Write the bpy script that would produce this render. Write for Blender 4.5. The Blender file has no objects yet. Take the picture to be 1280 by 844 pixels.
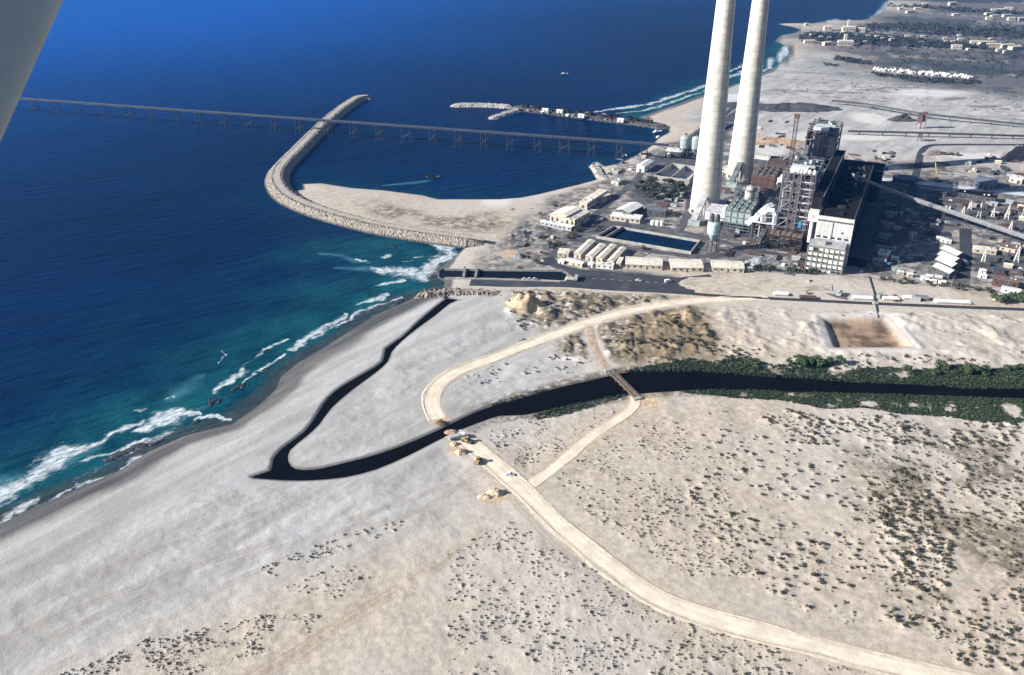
import bpy, math, random
import numpy as np
from mathutils import Vector, geometry
R = random.Random(7)
NR = np.random.default_rng(7)
scene = bpy.context.scene
COL = scene.collection

# ------------------------------------------------------------------ camera model
FPX, PITCH, CAMH = 1100.0, math.radians(27.3), 260.0      # focal length in px of the 1280 px photograph
SP, CP = math.sin(PITCH), math.cos(PITCH)
GZ = 1.5                                                   # level of the coastal plain above the sea


def at(px, py, z=GZ):
    """point of the place at height z seen at photo pixel (px, py)"""
    a, b = (px - 640) / FPX, (422 - py) / FPX
    dx, dy, dz = a, CP + b * SP, -SP + b * CP
    t = (z - CAMH) / dz
    return Vector((dx * t, dy * t, z))


AZ = math.radians(65)
UA = Vector((math.cos(AZ), math.sin(AZ), 0))               # the power station's long axis
UB = Vector((math.sin(AZ), -math.cos(AZ), 0))              # across it, towards the right
ORI = Vector((251.5, 614.2, 0))                            # front right corner of the turbine hall


def W(u, v, z=GZ):
    p = ORI + UA * u + UB * v
    return Vector((p.x, p.y, z))


# ------------------------------------------------------------------ noise and distance fields (numpy)
def _h(ix, iy, s):
    n = (ix.astype(np.int64) * 374761393 + iy.astype(np.int64) * 668265263 + s * 1442695041) & 0xFFFFFFFF
    n = ((n ^ (n >> 13)) * 1274126177) & 0xFFFFFFFF
    return ((n ^ (n >> 16)) & 0xFFFF) / 65535.0


def vnoise(x, y, s=0):
    ix, iy = np.floor(x), np.floor(y)
    fx, fy = x - ix, y - iy
    fx, fy = fx * fx * (3 - 2 * fx), fy * fy * (3 - 2 * fy)
    ix, iy = ix.astype(np.int64), iy.astype(np.int64)
    a, b, c, d = _h(ix, iy, s), _h(ix + 1, iy, s), _h(ix, iy + 1, s), _h(ix + 1, iy + 1, s)
    return (a + (b - a) * fx) * (1 - fy) + (c + (d - c) * fx) * fy


def fbm(x, y, scale, s=0, oct=3):
    t, amp, tot = 0, 1.0, 0.0
    for o in range(oct):
        k = 2 ** o / scale
        t = t + amp * vnoise(x * k + 17.3 * o, y * k - 9.1 * o, s + o)
        tot += amp
        amp *= 0.5
    return t / tot


def sstep(a, b, x):
    t = np.clip((x - a) / (b - a), 0, 1)
    return t * t * (3 - 2 * t)


def line_dist(x, y, pts, widths=None):
    """distance to a polyline; with widths, distance divided by the local width"""
    best = np.full(x.shape, 1e9)
    for i in range(len(pts) - 1):
        ax, ay, bx, by = pts[i][0], pts[i][1], pts[i + 1][0], pts[i + 1][1]
        dx, dy = bx - ax, by - ay
        L = dx * dx + dy * dy + 1e-9
        t = np.clip(((x - ax) * dx + (y - ay) * dy) / L, 0, 1)
        d = np.hypot(x - ax - t * dx, y - ay - t * dy)
        if widths is not None:
            d = d / (widths[i] + (widths[i + 1] - widths[i]) * t)
        best = np.minimum(best, d)
    return best


def poly_sd(x, y, pts):
    """signed distance to a polygon, positive inside"""
    n = len(pts)
    inside = np.zeros(x.shape, bool)
    for i in range(n):
        ax, ay, bx, by = pts[i][0], pts[i][1], pts[(i + 1) % n][0], pts[(i + 1) % n][1]
        if ay != by:
            c = ((ay > y) != (by > y)) & (x < (bx - ax) * (y - ay) / (by - ay) + ax)
            inside ^= c
    d = line_dist(x, y, list(pts) + [pts[0]])
    return np.where(inside, d, -d)


def pts_at(px, z=GZ):
    return [tuple(at(p[0], p[1], z)[:2]) for p in px]


def smooth_line(pts, step=4.0):
    """Catmull-Rom through 2D points, resampled"""
    P = [np.array(p, float) for p in pts]
    P = [2 * P[0] - P[1]] + P + [2 * P[-1] - P[-2]]
    out = []
    for i in range(1, len(P) - 2):
        p0, p1, p2, p3 = P[i - 1:i + 3]
        n = max(2, int(np.linalg.norm(p2 - p1) / step))
        for k in range(n):
            t = k / n
            out.append(0.5 * (2 * p1 + (p2 - p0) * t + (2 * p0 - 5 * p1 + 4 * p2 - p3) * t * t + (3 * p1 - p0 - 3 * p2 + p3) * t ** 3))
    out.append(P[-2])
    return out


# ------------------------------------------------------------------ materials
def new_mat(name):
    m = bpy.data.materials.new(name)
    m.use_nodes = True
    nt = m.node_tree
    return m, nt, nt.nodes['Principled BSDF']


def N(nt, typ, **kw):
    n = nt.nodes.new(typ)
    for k, v in kw.items():
        if k in n.inputs:
            n.inputs[k].default_value = v
        else:
            setattr(n, k, v)
    return n


def mixc(nt, fac, a, b, mode='MIX'):
    n = nt.nodes.new('ShaderNodeMix')
    n.data_type = 'RGBA'
    n.blend_type = mode
    for s, v in ((n.inputs[0], fac), (n.inputs[6], a), (n.inputs[7], b)):
        if isinstance(v, (int, float)):
            s.default_value = v
        elif isinstance(v, tuple):
            s.default_value = v + (1,) if len(v) == 3 else v
        else:
            nt.links.new(v, s)
    return n.outputs[2]


def noise(nt, vec, scale, detail=4, rough=.55):
    n = nt.nodes.new('ShaderNodeTexNoise')
    n.inputs['Scale'].default_value = scale
    n.inputs['Detail'].default_value = detail
    n.inputs['Roughness'].default_value = rough
    if vec is not None:
        nt.links.new(vec, n.inputs['Vector'])
    return n.outputs['Fac']


def ramp(nt, fac, a, b, lo=0.0, hi=1.0):
    n = nt.nodes.new('ShaderNodeMapRange')
    n.interpolation_type = 'SMOOTHSTEP'
    for i, v in enumerate((a, b, lo, hi)):
        n.inputs[i + 1].default_value = v
    nt.links.new(fac, n.inputs[0])
    return n.outputs[0]


def mth(nt, op, a, b=None, clamp=False):
    n = nt.nodes.new('ShaderNodeMath')
    n.operation = op
    n.use_clamp = clamp
    for s, v in zip(n.inputs, (a, b)):
        if v is None:
            continue
        if isinstance(v, (int, float)):
            s.default_value = v
        else:
            nt.links.new(v, s)
    return n.outputs[0]


def attr(nt, name):
    n = nt.nodes.new('ShaderNodeAttribute')
    n.attribute_name = name
    return n.outputs['Fac']


def coords(nt, kind='Object'):
    return nt.nodes.new('ShaderNodeTexCoord').outputs[kind]


def mapping(nt, vec, rotz=0, scale=(1, 1, 1)):
    n = nt.nodes.new('ShaderNodeMapping')
    n.vector_type = 'TEXTURE'                              # turn first, then stretch
    n.inputs['Rotation'].default_value = (0, 0, -rotz)
    n.inputs['Scale'].default_value = tuple(1 / k for k in scale)
    nt.links.new(vec, n.inputs['Vector'])
    return n.outputs[0]


def bump(nt, h, dist, strength=1.0):
    n = nt.nodes.new('ShaderNodeBump')
    n.inputs['Distance'].default_value = dist
    n.inputs['Strength'].default_value = strength
    nt.links.new(h, n.inputs['Height'])
    return n.outputs[0]


MATS = {}


def plain(name, col, rough=.8, metal=0.0, var=.3, scale=.6, dirt=None, streak=False, bands=0.0):
    """a worn painted / concrete / metal surface: base colour broken by two noises, optional dirt colour, streaks or lift bands"""
    if name in MATS:
        return MATS[name]
    m, nt, b = new_mat(name)
    c = coords(nt)
    n1 = noise(nt, c, scale, 5, .6)
    lo = tuple(x * (1 - var) for x in col)
    hi = tuple(min(.9, x * (1 + var * .5)) for x in col)
    out = mixc(nt, ramp(nt, n1, .3, .7), lo, hi)
    if streak:
        s = noise(nt, mapping(nt, c, 0, (1, 1, .06)), scale * 2.5, 4, .6)
        out = mixc(nt, ramp(nt, s, .5, .75, 0, .5), out, tuple(x * .55 for x in (dirt or col)))
    elif dirt:
        n2 = noise(nt, c, scale * .35, 4, .65)
        out = mixc(nt, ramp(nt, n2, .52, .68, 0, .8), out, dirt)
    if bands:
        w = nt.nodes.new('ShaderNodeTexWave')
        w.bands_direction = 'Z'
        w.inputs['Scale'].default_value = bands
        w.inputs['Distortion'].default_value = .4
        nt.links.new(c, w.inputs['Vector'])
        out = mixc(nt, ramp(nt, w.outputs['Fac'], .0, .16, .34, 0), out, tuple(x * .5 for x in col))
    nt.links.new(out, b.inputs['Base Color'])
    b.inputs['Roughness'].default_value = rough
    b.inputs['Metallic'].default_value = metal
    MATS[name] = m
    return m


def leafy(name, c0, c1):
    if name in MATS:
        return MATS[name]
    m, nt, b = new_mat(name)
    oi = nt.nodes.new('ShaderNodeObjectInfo')
    n1 = noise(nt, coords(nt), 1.7, 3)
    out = mixc(nt, ramp(nt, n1, .3, .7), c0, c1)
    geo = nt.nodes.new('ShaderNodeNewGeometry').outputs['Position']
    out = mixc(nt, ramp(nt, noise(nt, geo, .13, 3, .6), .45, .7, 0, .6), out, (c1[0] * 1.35, c1[1] * 1.1, c1[2] * 1.3))
    out = mixc(nt, mth(nt, 'MULTIPLY', oi.outputs['Random'], .5), out, tuple(x * .6 for x in c0))
    nt.links.new(out, b.inputs['Base Color'])
    b.inputs['Roughness'].default_value = .8
    MATS[name] = m
    return m


CONC = plain('chimney_concrete', (.57, .55, .50), .9, var=.22, scale=.12, dirt=(.36, .32, .27), streak=True, bands=.052)
WHITE = plain('white_cladding', (.70, .70, .685), .6, var=.12, scale=.25, dirt=(.5, .46, .4), streak=True)
CREAM = plain('cream_roofing', (.66, .62, .53), .8, var=.2, scale=.3, dirt=(.4, .35, .28))
GREYR = plain('grey_roofing', (.36, .37, .39), .8, var=.3, scale=.3, dirt=(.2, .19, .18))
WALLB = plain('beige_wall', (.48, .43, .36), .85, var=.25, scale=.4, dirt=(.3, .26, .22))
CONCR = plain('grey_concrete', (.33, .325, .31), .9, var=.25, scale=.3, dirt=(.24, .22, .2))
def matt(m):
    m.node_tree.nodes['Principled BSDF'].inputs['Specular IOR Level'].default_value = .08
    return m


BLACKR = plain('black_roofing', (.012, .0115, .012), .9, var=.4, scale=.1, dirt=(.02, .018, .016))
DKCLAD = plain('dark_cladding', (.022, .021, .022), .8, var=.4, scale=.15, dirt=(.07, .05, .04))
TEAL = plain('grey_green_metal', (.30, .36, .36), .55, var=.3, scale=.35, dirt=(.12, .13, .13), streak=True)
TEALD = plain('dark_green_grey_metal', (.12, .15, .155), .6, var=.35, scale=.3, dirt=(.05, .05, .05))
LILAC = plain('galvanised_duct', (.56, .55, .60), .5, var=.2, scale=.4, dirt=(.3, .28, .3))
STEEL = plain('grey_steelwork', (.17, .175, .195), .6, var=.3, scale=.4, dirt=(.12, .1, .09))
DSTEEL = plain('dark_steelwork', (.07, .075, .085), .6, var=.35, scale=.3, dirt=(.1, .06, .04))
RUST = plain('rust_red_steel', (.085, .05, .042), .85, var=.45, scale=.35, dirt=(.07, .045, .035))
REDP = plain('red_oxide_paint', (.125, .065, .058), .75, var=.3, scale=.5, dirt=(.1, .06, .05))
GLASS = plain('window_glass', (.035, .045, .06), .15, var=.3, scale=.5)
PALEGL = plain('pale_sun_blind', (.80, .80, .75), .5, var=.12, scale=.2)
BLUEP = plain('blue_paint', (.05, .2, .36), .5, var=.2, scale=1)
MUTEB = plain('faded_blue_paint', (.09, .12, .16), .6, var=.3, scale=.5, dirt=(.1, .08, .07))
YELLOW = plain('yellow_paint', (.40, .29, .10), .5, var=.2, scale=1, dirt=(.3, .22, .1))
RUBBER = plain('black_rubber', (.02, .02, .02), .9, var=.3, scale=2)
WOOD = plain('grey_timber', (.22, .17, .13), .9, var=.4, scale=.8, dirt=(.1, .08, .06))
BARK = plain('tree_bark', (.09, .07, .055), .9, var=.4, scale=1.5)
STRUT = plain('strut_paint', (.50, .53, .53), .45, var=.08, scale=8, dirt=(.4, .42, .41))
CARW = plain('white_car_paint', (.75, .76, .78), .3, var=.05, scale=1)
matt(BLACKR), matt(DKCLAD)


def wet_foot(m):
    nt = m.node_tree
    b = nt.nodes['Principled BSDF']
    src = b.inputs['Base Color'].links[0].from_socket
    sp = nt.nodes.new('ShaderNodeSeparateXYZ')
    nt.links.new(coords(nt), sp.inputs[0])
    nt.links.new(mixc(nt, ramp(nt, sp.outputs[2], .5, 1.6, .9, 0), src, (.045, .047, .042)), b.inputs['Base Color'])


ROCK = plain('limestone_armour', (.27, .24, .20), .95, var=.5, scale=.55, dirt=(.17, .155, .14))
ROCKD = plain('dark_wet_rock', (.045, .042, .04), .6, var=.5, scale=.5, dirt=(.02, .02, .02))
wet_foot(ROCK)
ROCKG = plain('grey_jetty_stone', (.36, .345, .33), .95, var=.45, scale=.3, dirt=(.15, .14, .13))
CLAY = plain('yellow_spoil', (.56, .47, .34), .95, var=.35, scale=.5, dirt=(.4, .3, .19))
COAL = plain('coal', (.05, .052, .06), .9, var=.4, scale=.15, dirt=(.09, .085, .085))
SPOIL = plain('grey_brown_spoil', (.23, .2, .175), .95, var=.4, scale=.2, dirt=(.13, .11, .1))
LEAF_D = leafy('dune_shrub_leaves', (.062, .062, .034), (.115, .105, .06))
LEAF_G = leafy('green_leaves', (.035, .065, .022), (.065, .10, .035))
LEAF_B = leafy('dark_tree_leaves', (.022, .036, .02), (.045, .062, .03))
LEAF_R = leafy('reed_leaves', (.024, .052, .02), (.055, .088, .032))


# ------------------------------------------------------------------ mesh builder
class MB:
    def __init__(s):
        s.v, s.f = [], []

    def add(s, vs, fs):
        k = len(s.v)
        s.v += [tuple(v) for v in vs]
        s.f += [tuple(i + k for i in f) for f in fs]
        return s

    def obox(s, o, a, b, c):
        o, a, b, c = Vector(o), Vector(a), Vector(b), Vector(c)
        if a.cross(b).dot(c) < 0:
            a, b = b, a
        return s.add([o, o + a, o + a + b, o + b, o + c, o + a + c, o + a + b + c, o + b + c],
                     [(0, 3, 2, 1), (4, 5, 6, 7), (0, 1, 5, 4), (1, 2, 6, 5), (2, 3, 7, 6), (3, 0, 4, 7)])

    def uv(s, u0, u1, v0, v1, z0, z1):
        """a box in the power station's own axes"""
        return s.obox(W(u0, v0, z0), UA * (u1 - u0), UB * (v1 - v0), (0, 0, z1 - z0))

    def tube(s, p, q, r0, r1=None, n=8, caps=True, turn=0.0):
        p, q = Vector(p), Vector(q)
        r1 = r0 if r1 is None else r1
        d = (q - p).normalized()
        x = d.orthogonal().normalized() if abs(d.z) < .95 else Vector((1, 0, 0))
        y = d.cross(x).normalized()
        x = y.cross(d)
        vs = []
        for c, r in ((p, r0), (q, r1)):
            for i in range(n):
                t = 2 * math.pi * i / n + turn
                vs.append(c + x * (r * math.cos(t)) + y * (r * math.sin(t)))
        fs = [(i, (i + 1) % n, n + (i + 1) % n, n + i) for i in range(n)]
        if caps:
            fs += [tuple(range(n - 1, -1, -1)), tuple(range(n, 2 * n))]
        return s.add(vs, fs)

    def bar(s, p, q, w):
        return s.tube(p, q, w * .707, n=4, turn=math.pi / 4)

    def lathe(s, c, prof, n=24):
        c = Vector(c)
        vs, fs = [], []
        for r, z in prof:
            for i in range(n):
                t = 2 * math.pi * i / n
                vs.append(c + Vector((r * math.cos(t), r * math.sin(t), z)))
        for k in range(len(prof) - 1):
            for i in range(n):
                j = (i + 1) % n
                fs.append((k * n + i, k * n + j, (k + 1) * n + j, (k + 1) * n + i))
        fs.append(tuple(range((len(prof) - 1) * n, len(prof) * n)))
        return s.add(vs, fs)

    def gable(s, o, a, b, h, z0, over=.4):
        """gable roof over footprint o + a (ridge direction) + b, eaves at z0"""
        o, a, b = Vector(o), Vector(a), Vector(b)
        ua, ub = a.normalized(), b.normalized()
        o = Vector((o.x, o.y, z0)) - ua * over - ub * over
        a, b = a + ua * 2 * over, b + ub * 2 * over
        t = Vector((0, 0, .18))
        up = Vector((0, 0, h))
        ring = [o, o + b / 2 + up, o + b, o + b - t, o + b / 2 + up - t, o - t]
        vs = ring + [p + a for p in ring]
        fs = [(i, (i + 1) % 6, 6 + (i + 1) % 6, 6 + i) for i in range(6)]
        fs += [(0, 5, 4, 1), (1, 4, 3, 2), (6, 7, 10, 11), (7, 8, 9, 10)]
        return s.add(vs, fs)

    def build(s, name, mat, root=None, parent=None, smooth=False, recalc=True):
        me = bpy.data.meshes.new(name)
        off = root.location if root is not None else Vector((0, 0, 0))
        me.from_pydata([(v[0] - off.x, v[1] - off.y, v[2] - off.z) for v in s.v], [], s.f)
        if recalc:
            import bmesh
            bm = bmesh.new()
            bm.from_mesh(me)
            bmesh.ops.recalc_face_normals(bm, faces=bm.faces)
            bm.to_mesh(me)
            bm.free()
        if smooth:
            me.polygons.foreach_set('use_smooth', [True] * len(me.polygons))
        me.materials.append(mat)
        o = bpy.data.objects.new(name, me)
        COL.objects.link(o)
        if parent is not None:
            o.parent = parent
        elif root is not None:
            o.parent = root
        return o


def tag(o, label=None, cat=None, group=None, kind=None):
    for k, v in (('label', label), ('category', cat), ('group', group), ('kind', kind)):
        if v:
            o[k] = v
    return o


def thing(name, label, cat, loc, group=None):
    o = bpy.data.objects.new(name, None)
    o.empty_display_size = 1
    COL.objects.link(o)
    o.location = Vector(loc)
    return tag(o, label, cat, group)


def solo(mb, name, mat, loc, label, cat, group=None, smooth=False):
    """a thing that is one mesh, its origin at loc"""
    off = Vector(loc)
    mb.v = [(v[0] - off.x, v[1] - off.y, v[2] - off.z) for v in mb.v]
    o = mb.build(name, mat, smooth=smooth)
    o.location = off
    return tag(o, label, cat, group)


def copy_thing(src, loc, rz=None, sc=None, label=None, group=None):
    c = src.copy()
    COL.objects.link(c)
    c.location = loc
    if rz is not None:
        c.rotation_euler = (0, 0, rz)
    if sc is not None:
        c.scale = sc if isinstance(sc, tuple) else (sc, sc, sc)
    for ch in list(src.children):
        d = ch.copy()
        COL.objects.link(d)
        d.parent = c
        for g in list(ch.children):
            e = g.copy()
            COL.objects.link(e)
            e.parent = d
    if label:
        c['label'] = label
    if group:
        c['group'] = group
    return c


# ------------------------------------------------------------------ outlines of the coast (photo pixels -> ground)
COAST_PX = [(0, 655), (40, 636), (95, 612), (150, 588), (185, 565), (230, 545), (290, 530), (322, 508), (345, 487), (352, 470),
            (375, 452), (410, 432), (440, 412), (474, 392), (508, 377), (530, 369), (553, 366), (556, 353), (546, 347), (548, 337), (560, 328),
            (572, 318), (582, 308), (570, 303), (548, 300), (500, 292), (440, 281), (395, 268), (362, 250), (360, 240), (379, 237), (378, 230),
            (402, 229), (440, 235), (480, 238), (528, 244), (548, 249), (585, 249), (625, 249), (650, 247), (672, 243), (705, 235), (722, 231), (740, 226),
            (754, 221), (750, 213), (740, 203), (748, 202), (756, 208), (775, 204), (795, 194), (812, 184), (824, 172), (836, 166), (836, 160), (812, 158),
            (800, 146), (815, 141), (850, 129), (880, 118), (909, 109), (940, 98), (962, 88), (978, 78), (988, 66), (984, 57), (962, 49), (970, 45),
            (990, 43), (1000, 38), (985, 33), (970, 29), (1004, 27), (1048, 25), (1078, 23.5), (1096, 20), (1103, 14), (1108, 6), (1110, 0)]
coast = pts_at(COAST_PX, 0)
c0, c1 = np.array(coast[0]), np.array(coast[5])
dirc = (c0 - c1) / np.linalg.norm(c0 - c1)
SHORE_AZ = math.atan2(-dirc[1], -dirc[0])
coast = [tuple(c0 + dirc * 4000)] + coast + [(1300, 3200), (2600, 6000), (7000, 14000), (14000, 40000), (60000, 40000), (60000, -20000), (0, -20000)]

RIVER_TOP = [(1400, 481), (1280, 483), (1150, 478), (1000, 470), (930, 465), (870, 461), (830, 460), (800, 463), (770, 468), (740, 475), (700, 484), (660, 495), (620, 506),
             (590, 517), (565, 529), (540, 541), (500, 558), (460, 571), (420, 581), (392, 587), (370, 586), (361, 577), (363, 563), (383, 546),
             (400, 530), (415, 510), (440, 488), (470, 466), (485, 452), (490, 440), (502, 427), (520, 412), (545, 394), (562, 380), (574, 375)]
RIVER_BOT = [(558, 373), (545, 383), (525, 400), (503, 421), (482, 436), (478, 452), (456, 466), (430, 481), (411, 496), (398, 515), (380, 540),
             (353, 560), (341, 574), (338, 588), (314, 596), (330, 599), (380, 601), (430, 597), (470, 587), (510, 570), (545, 552), (570, 540),
             (600, 528), (625, 520), (655, 519), (690, 512), (720, 506), (750, 500), (785, 494), (830, 490), (880, 488), (950, 489), (1000, 491), (1150, 496), (1280, 500), (1400, 503)]
river = [tuple(p) for p in smooth_line(pts_at(RIVER_TOP, 1.0), 7)] + [tuple(p) for p in smooth_line(pts_at(RIVER_BOT, 1.0), 7)]
CHANNEL = pts_at([(553, 346), (705, 351), (709, 343), (700, 339), (620, 337), (553, 338)], .6)

# roads: (name, pixels, width in m)
DIRT = [(1420, 905), (1300, 873), (1180, 846), (1100, 829), (1000, 803), (920, 782), (850, 760), (800, 735), (750, 699), (700, 657), (655, 613), (615, 577), (585, 553), (566, 541)]
DIRT2 = [(548, 524), (540, 508), (541, 492), (553, 476), (580, 461), (620, 446), (660, 431), (700, 416), (740, 402), (790, 388), (840, 379), (900, 374), (960, 372)]
BRANCH = [(664, 606), (690, 586), (715, 567), (745, 543), (775, 523), (792, 510), (796, 500), (793, 494)]
BRANCH2 = [(764, 464), (752, 450), (744, 436), (739, 420), (735, 407)]
ASPH = [(588, 352), (640, 354), (700, 354), (760, 358), (820, 361), (868, 364)]
ASPH_B = [(684, 322), (694, 331), (715, 338), (760, 343), (810, 347), (845, 350), (862, 349), (890, 346)]
RAILR = [(840, 365), (900, 370), (980, 374), (1060, 378), (1150, 382), (1280, 387), (1420, 392)]
YARDR = [(1207, 286), (1207, 300), (1207, 320), (1204, 348)]
UPR = [(1138, 243), (1144, 222), (1148, 205), (1151, 192), (1160, 183), (1185, 181), (1280, 181), (1400, 181)]
WHITER = [(1072, 219), (1120, 226), (1200, 234), (1280, 243), (1400, 257)]
YLINE = [(880, 336), (960, 338), (1060, 343), (1150, 353), (1280, 366), (1400, 378)]
PLANTR = [[(690, 322), (703, 304), (722, 286), (745, 268), (768, 248), (792, 228), (812, 206), (836, 199)], [(738, 277), (800, 280.5), (880, 296), (940, 312), (1000, 322)], [(728, 299), (790, 311), (868, 320), (900, 316)], [(800, 232), (840, 236), (862, 246), (856, 276), (848, 288)]]
ROADS = {'dirt': (smooth_line(pts_at(DIRT)), 7.7), 'dirt2': (smooth_line(pts_at(DIRT2)), 6.8), 'branch': (smooth_line(pts_at(BRANCH)), 5.2),
         'branch2': (smooth_line(pts_at(BRANCH2)), 4.0), 'asph': (smooth_line(pts_at(ASPH)), 14), 'asphb': (smooth_line(pts_at(ASPH_B)), 9), 'rail': (smooth_line(pts_at(RAILR)), 4.5),
         'yard': (smooth_line(pts_at(YARDR)), 9), 'up': (smooth_line(pts_at(UPR)), 7), 'white': (smooth_line(pts_at(WHITER)), 11), 'yl': (smooth_line(pts_at(YLINE)), 5)}

ROADS.update({'works%d' % i: (smooth_line(pts_at(p)), 7) for i, p in enumerate(PLANTR)})

PIT = pts_at([(1026, 395.5), (1108, 394.5), (1143, 435), (1040, 436)])
IND = pts_at([(590, 352), (610, 318), (640, 285), (690, 243), (745, 222), (812, 182), (880, 168), (960, 176), (1070, 196), (1280, 214), (1600, 240), (1600, 395), (1280, 368), (1060, 345), (880, 336), (690, 330), (640, 345)])
SCRUB = pts_at([(640, 362), (760, 366), (860, 372), (880, 390), (880, 440), (830, 455), (760, 452), (700, 440), (690, 420), (640, 390)])
OLIVE = pts_at([(790, 400), (880, 385), (900, 420), (905, 450), (830, 460), (770, 450)])
FARG = pts_at([(998, 52), (1010, 38), (1060, 30), (1110, 24), (1120, 6), (1140, -12), (1600, -12), (1600, 130), (1280, 112), (1200, 104), (1090, 98), (1060, 78), (1020, 62)])
DENSE = pts_at([(1060, 560), (1180, 545), (1320, 545), (1500, 700), (1500, 850), (1330, 860), (1180, 800), (1140, 740), (1090, 660)])
ROUGH2 = pts_at([(870, 382), (1000, 386), (1150, 390), (1420, 398), (1420, 455), (1280, 456), (1110, 452), (990, 448), (890, 440)])
HARB = pts_at([(400, 246), (470, 250), (560, 272), (640, 262), (660, 275), (610, 292), (520, 282), (440, 262)])
BEACH = pts_at([(-400, 1100), (60, 860), (330, 740), (480, 680), (560, 640), (600, 560), (700, 500), (740, 470), (690, 440), (700, 400), (640, 372), (560, 355), (480, 300), (100, 520), (-600, 800)])


def height(x, y, fields=False):
    d = poly_sd(x, y, coast)
    riv = poly_sd(x, y, river)
    cha = poly_sd(x, y, CHANNEL)
    ind = poly_sd(x, y, IND)
    rd = np.full(x.shape, 1e9)
    for pts, w in ROADS.values():
        rd = np.minimum(rd, line_dist(x, y, pts[::3] + [pts[-1]]) - w / 2)
    calm = sstep(2.5, 14, rd) * (1 - .9 * sstep(-10, 5, ind)) * sstep(15, 70, d) * sstep(2, 10, -riv)
    base = np.where(d > 0, GZ * (1 - np.exp(-np.maximum(d, 0) / 11)), np.maximum(d * .12, -9))
    rel = (fbm(x, y, 60, 3) - .5) * 2.2 + (fbm(x, y, 14, 9) - .5) * .8 + (fbm(x, y, 4, 19, 2) - .5) * .35
    z = base + calm * rel
    # the cut river, its mouth and the intake channel
    nearr = sstep(4.5, -.5, -riv - 1.5) if False else np.clip((riv + 5) / 5, 0, 1)
    hw = 1.02 + np.clip(-riv * .32, -1.3, .5)
    z = z * (1 - nearr) + np.minimum(z, hw) * nearr
    z = np.where(cha > -3, np.minimum(z, .62 + np.clip(-cha * .9, -1.5, 1.0)), z)
    # sandpit with a thrown-up rim, spoil cliff by the road end
    pit = poly_sd(x, y, PIT)
    z = z + .7 * np.exp(-((pit + 3.5) / 2.6) ** 2) - 3.2 * sstep(0, 7, pit)
    for (mx, my, rr, hh) in ((655, 384, 9, 6.5), (668, 381, 7, 5.5), (645, 378, 7, 4.2), (684, 392, 8, 2.5), (640, 388, 6, 2.5)):
        p = at(mx, my)
        q = np.hypot((x - p.x), (y - p.y) * .8)
        z = z + hh * (.6 + .7 * fbm(x, y, 5, 21)) * sstep(rr, rr * .25, q) * sstep(1, 4, rd)
    # road-side and yard roughness
    rough = sstep(-4, 8, ind) * sstep(1.5, 5, rd)
    z = z + rough * (fbm(x, y, 9, 5) - .5) * .7
    scr = sstep(-8, 8, poly_sd(x, y, SCRUB)) * sstep(1.5, 6, rd) * sstep(3, 9, -riv)
    z = z + scr * np.maximum(0, fbm(x, y, 8, 31) - .42) * 7
    r2 = sstep(-6, 10, poly_sd(x, y, ROUGH2)) * sstep(3, 9, rd) * sstep(5, 12, -riv) * sstep(2, 9, -pit)
    z = z + r2 * (np.maximum(0, fbm(x, y, 13, 41, 4) - .45) * 6 + (fbm(x, y, 3.5, 43, 2) - .5) * .5)
    if fields:
        return z, dict(d=d, riv=riv, cha=cha, ind=ind, rd=rd, pit=pit, scr=scr)
    return z


def hz(p):
    return float(height(np.array([p[0]]), np.array([p[1]]))[0])


# ------------------------------------------------------------------ polar ground grid
az = np.concatenate([np.linspace(-76, -42, 18)[:-1], np.linspace(-42, 42, 860), np.linspace(42, 76, 18)[1:]])
rr = np.concatenate([np.arange(90, 215, 3.0), np.arange(215, 480, .85), np.arange(480, 860, 1.3), np.arange(860, 1500, 3.2), np.geomspace(1500, 32000, 75)])
NA, NRR = len(az), len(rr)
azr = np.radians(az)
GX = rr[:, None] * np.sin(azr)[None, :]
GY = rr[:, None] * np.cos(azr)[None, :]
Z, FL = height(GX.ravel(), GY.ravel(), True)
GXf, GYf = GX.ravel(), GY.ravel()
Z = Z.reshape(GX.shape)


def grid_index(x, y):
    r = math.hypot(x, y)
    a = math.degrees(math.atan2(x, y))
    return int(np.searchsorted(rr, r)), int(np.searchsorted(az, a))


# ------------------------------------------------------------------ shrub positions (needed first: each stands on its own little sand mound)
def in_poly(px, py, poly):
    c = False
    n = len(poly)
    for i in range(n):
        (x0, y0), (x1, y1) = poly[i], poly[(i + 1) % n]
        if (y0 > py) != (y1 > py) and px < (x1 - x0) * (py - y0) / (y1 - y0) + x0:
            c = not c
    return c


SHRUBS = []           # x, y, radius, region


def scatter(poly, n, r0, r1, region, power=2.5, clump=0.0, seed=1, cs=14):
    xs = [p[0] for p in poly]
    ys = [p[1] for p in poly]
    k = tries = 0
    while k < n and tries < n * 60:
        tries += 1
        px, py = R.uniform(min(xs), max(xs)), R.uniform(min(ys), max(ys))
        if not in_poly(px, py, poly):
            continue
        p = at(px, py)
        if clump:
            nv = float(fbm(np.array([p.x]), np.array([p.y]), cs, seed, 2)[0])
            if R.random() > max(0.0, (nv - .5 + .28 * (1 - clump)) * 4):
                continue
        SHRUBS.append((p.x, p.y, r0 + (r1 - r0) * R.random() ** power, region))
        k += 1


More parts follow.
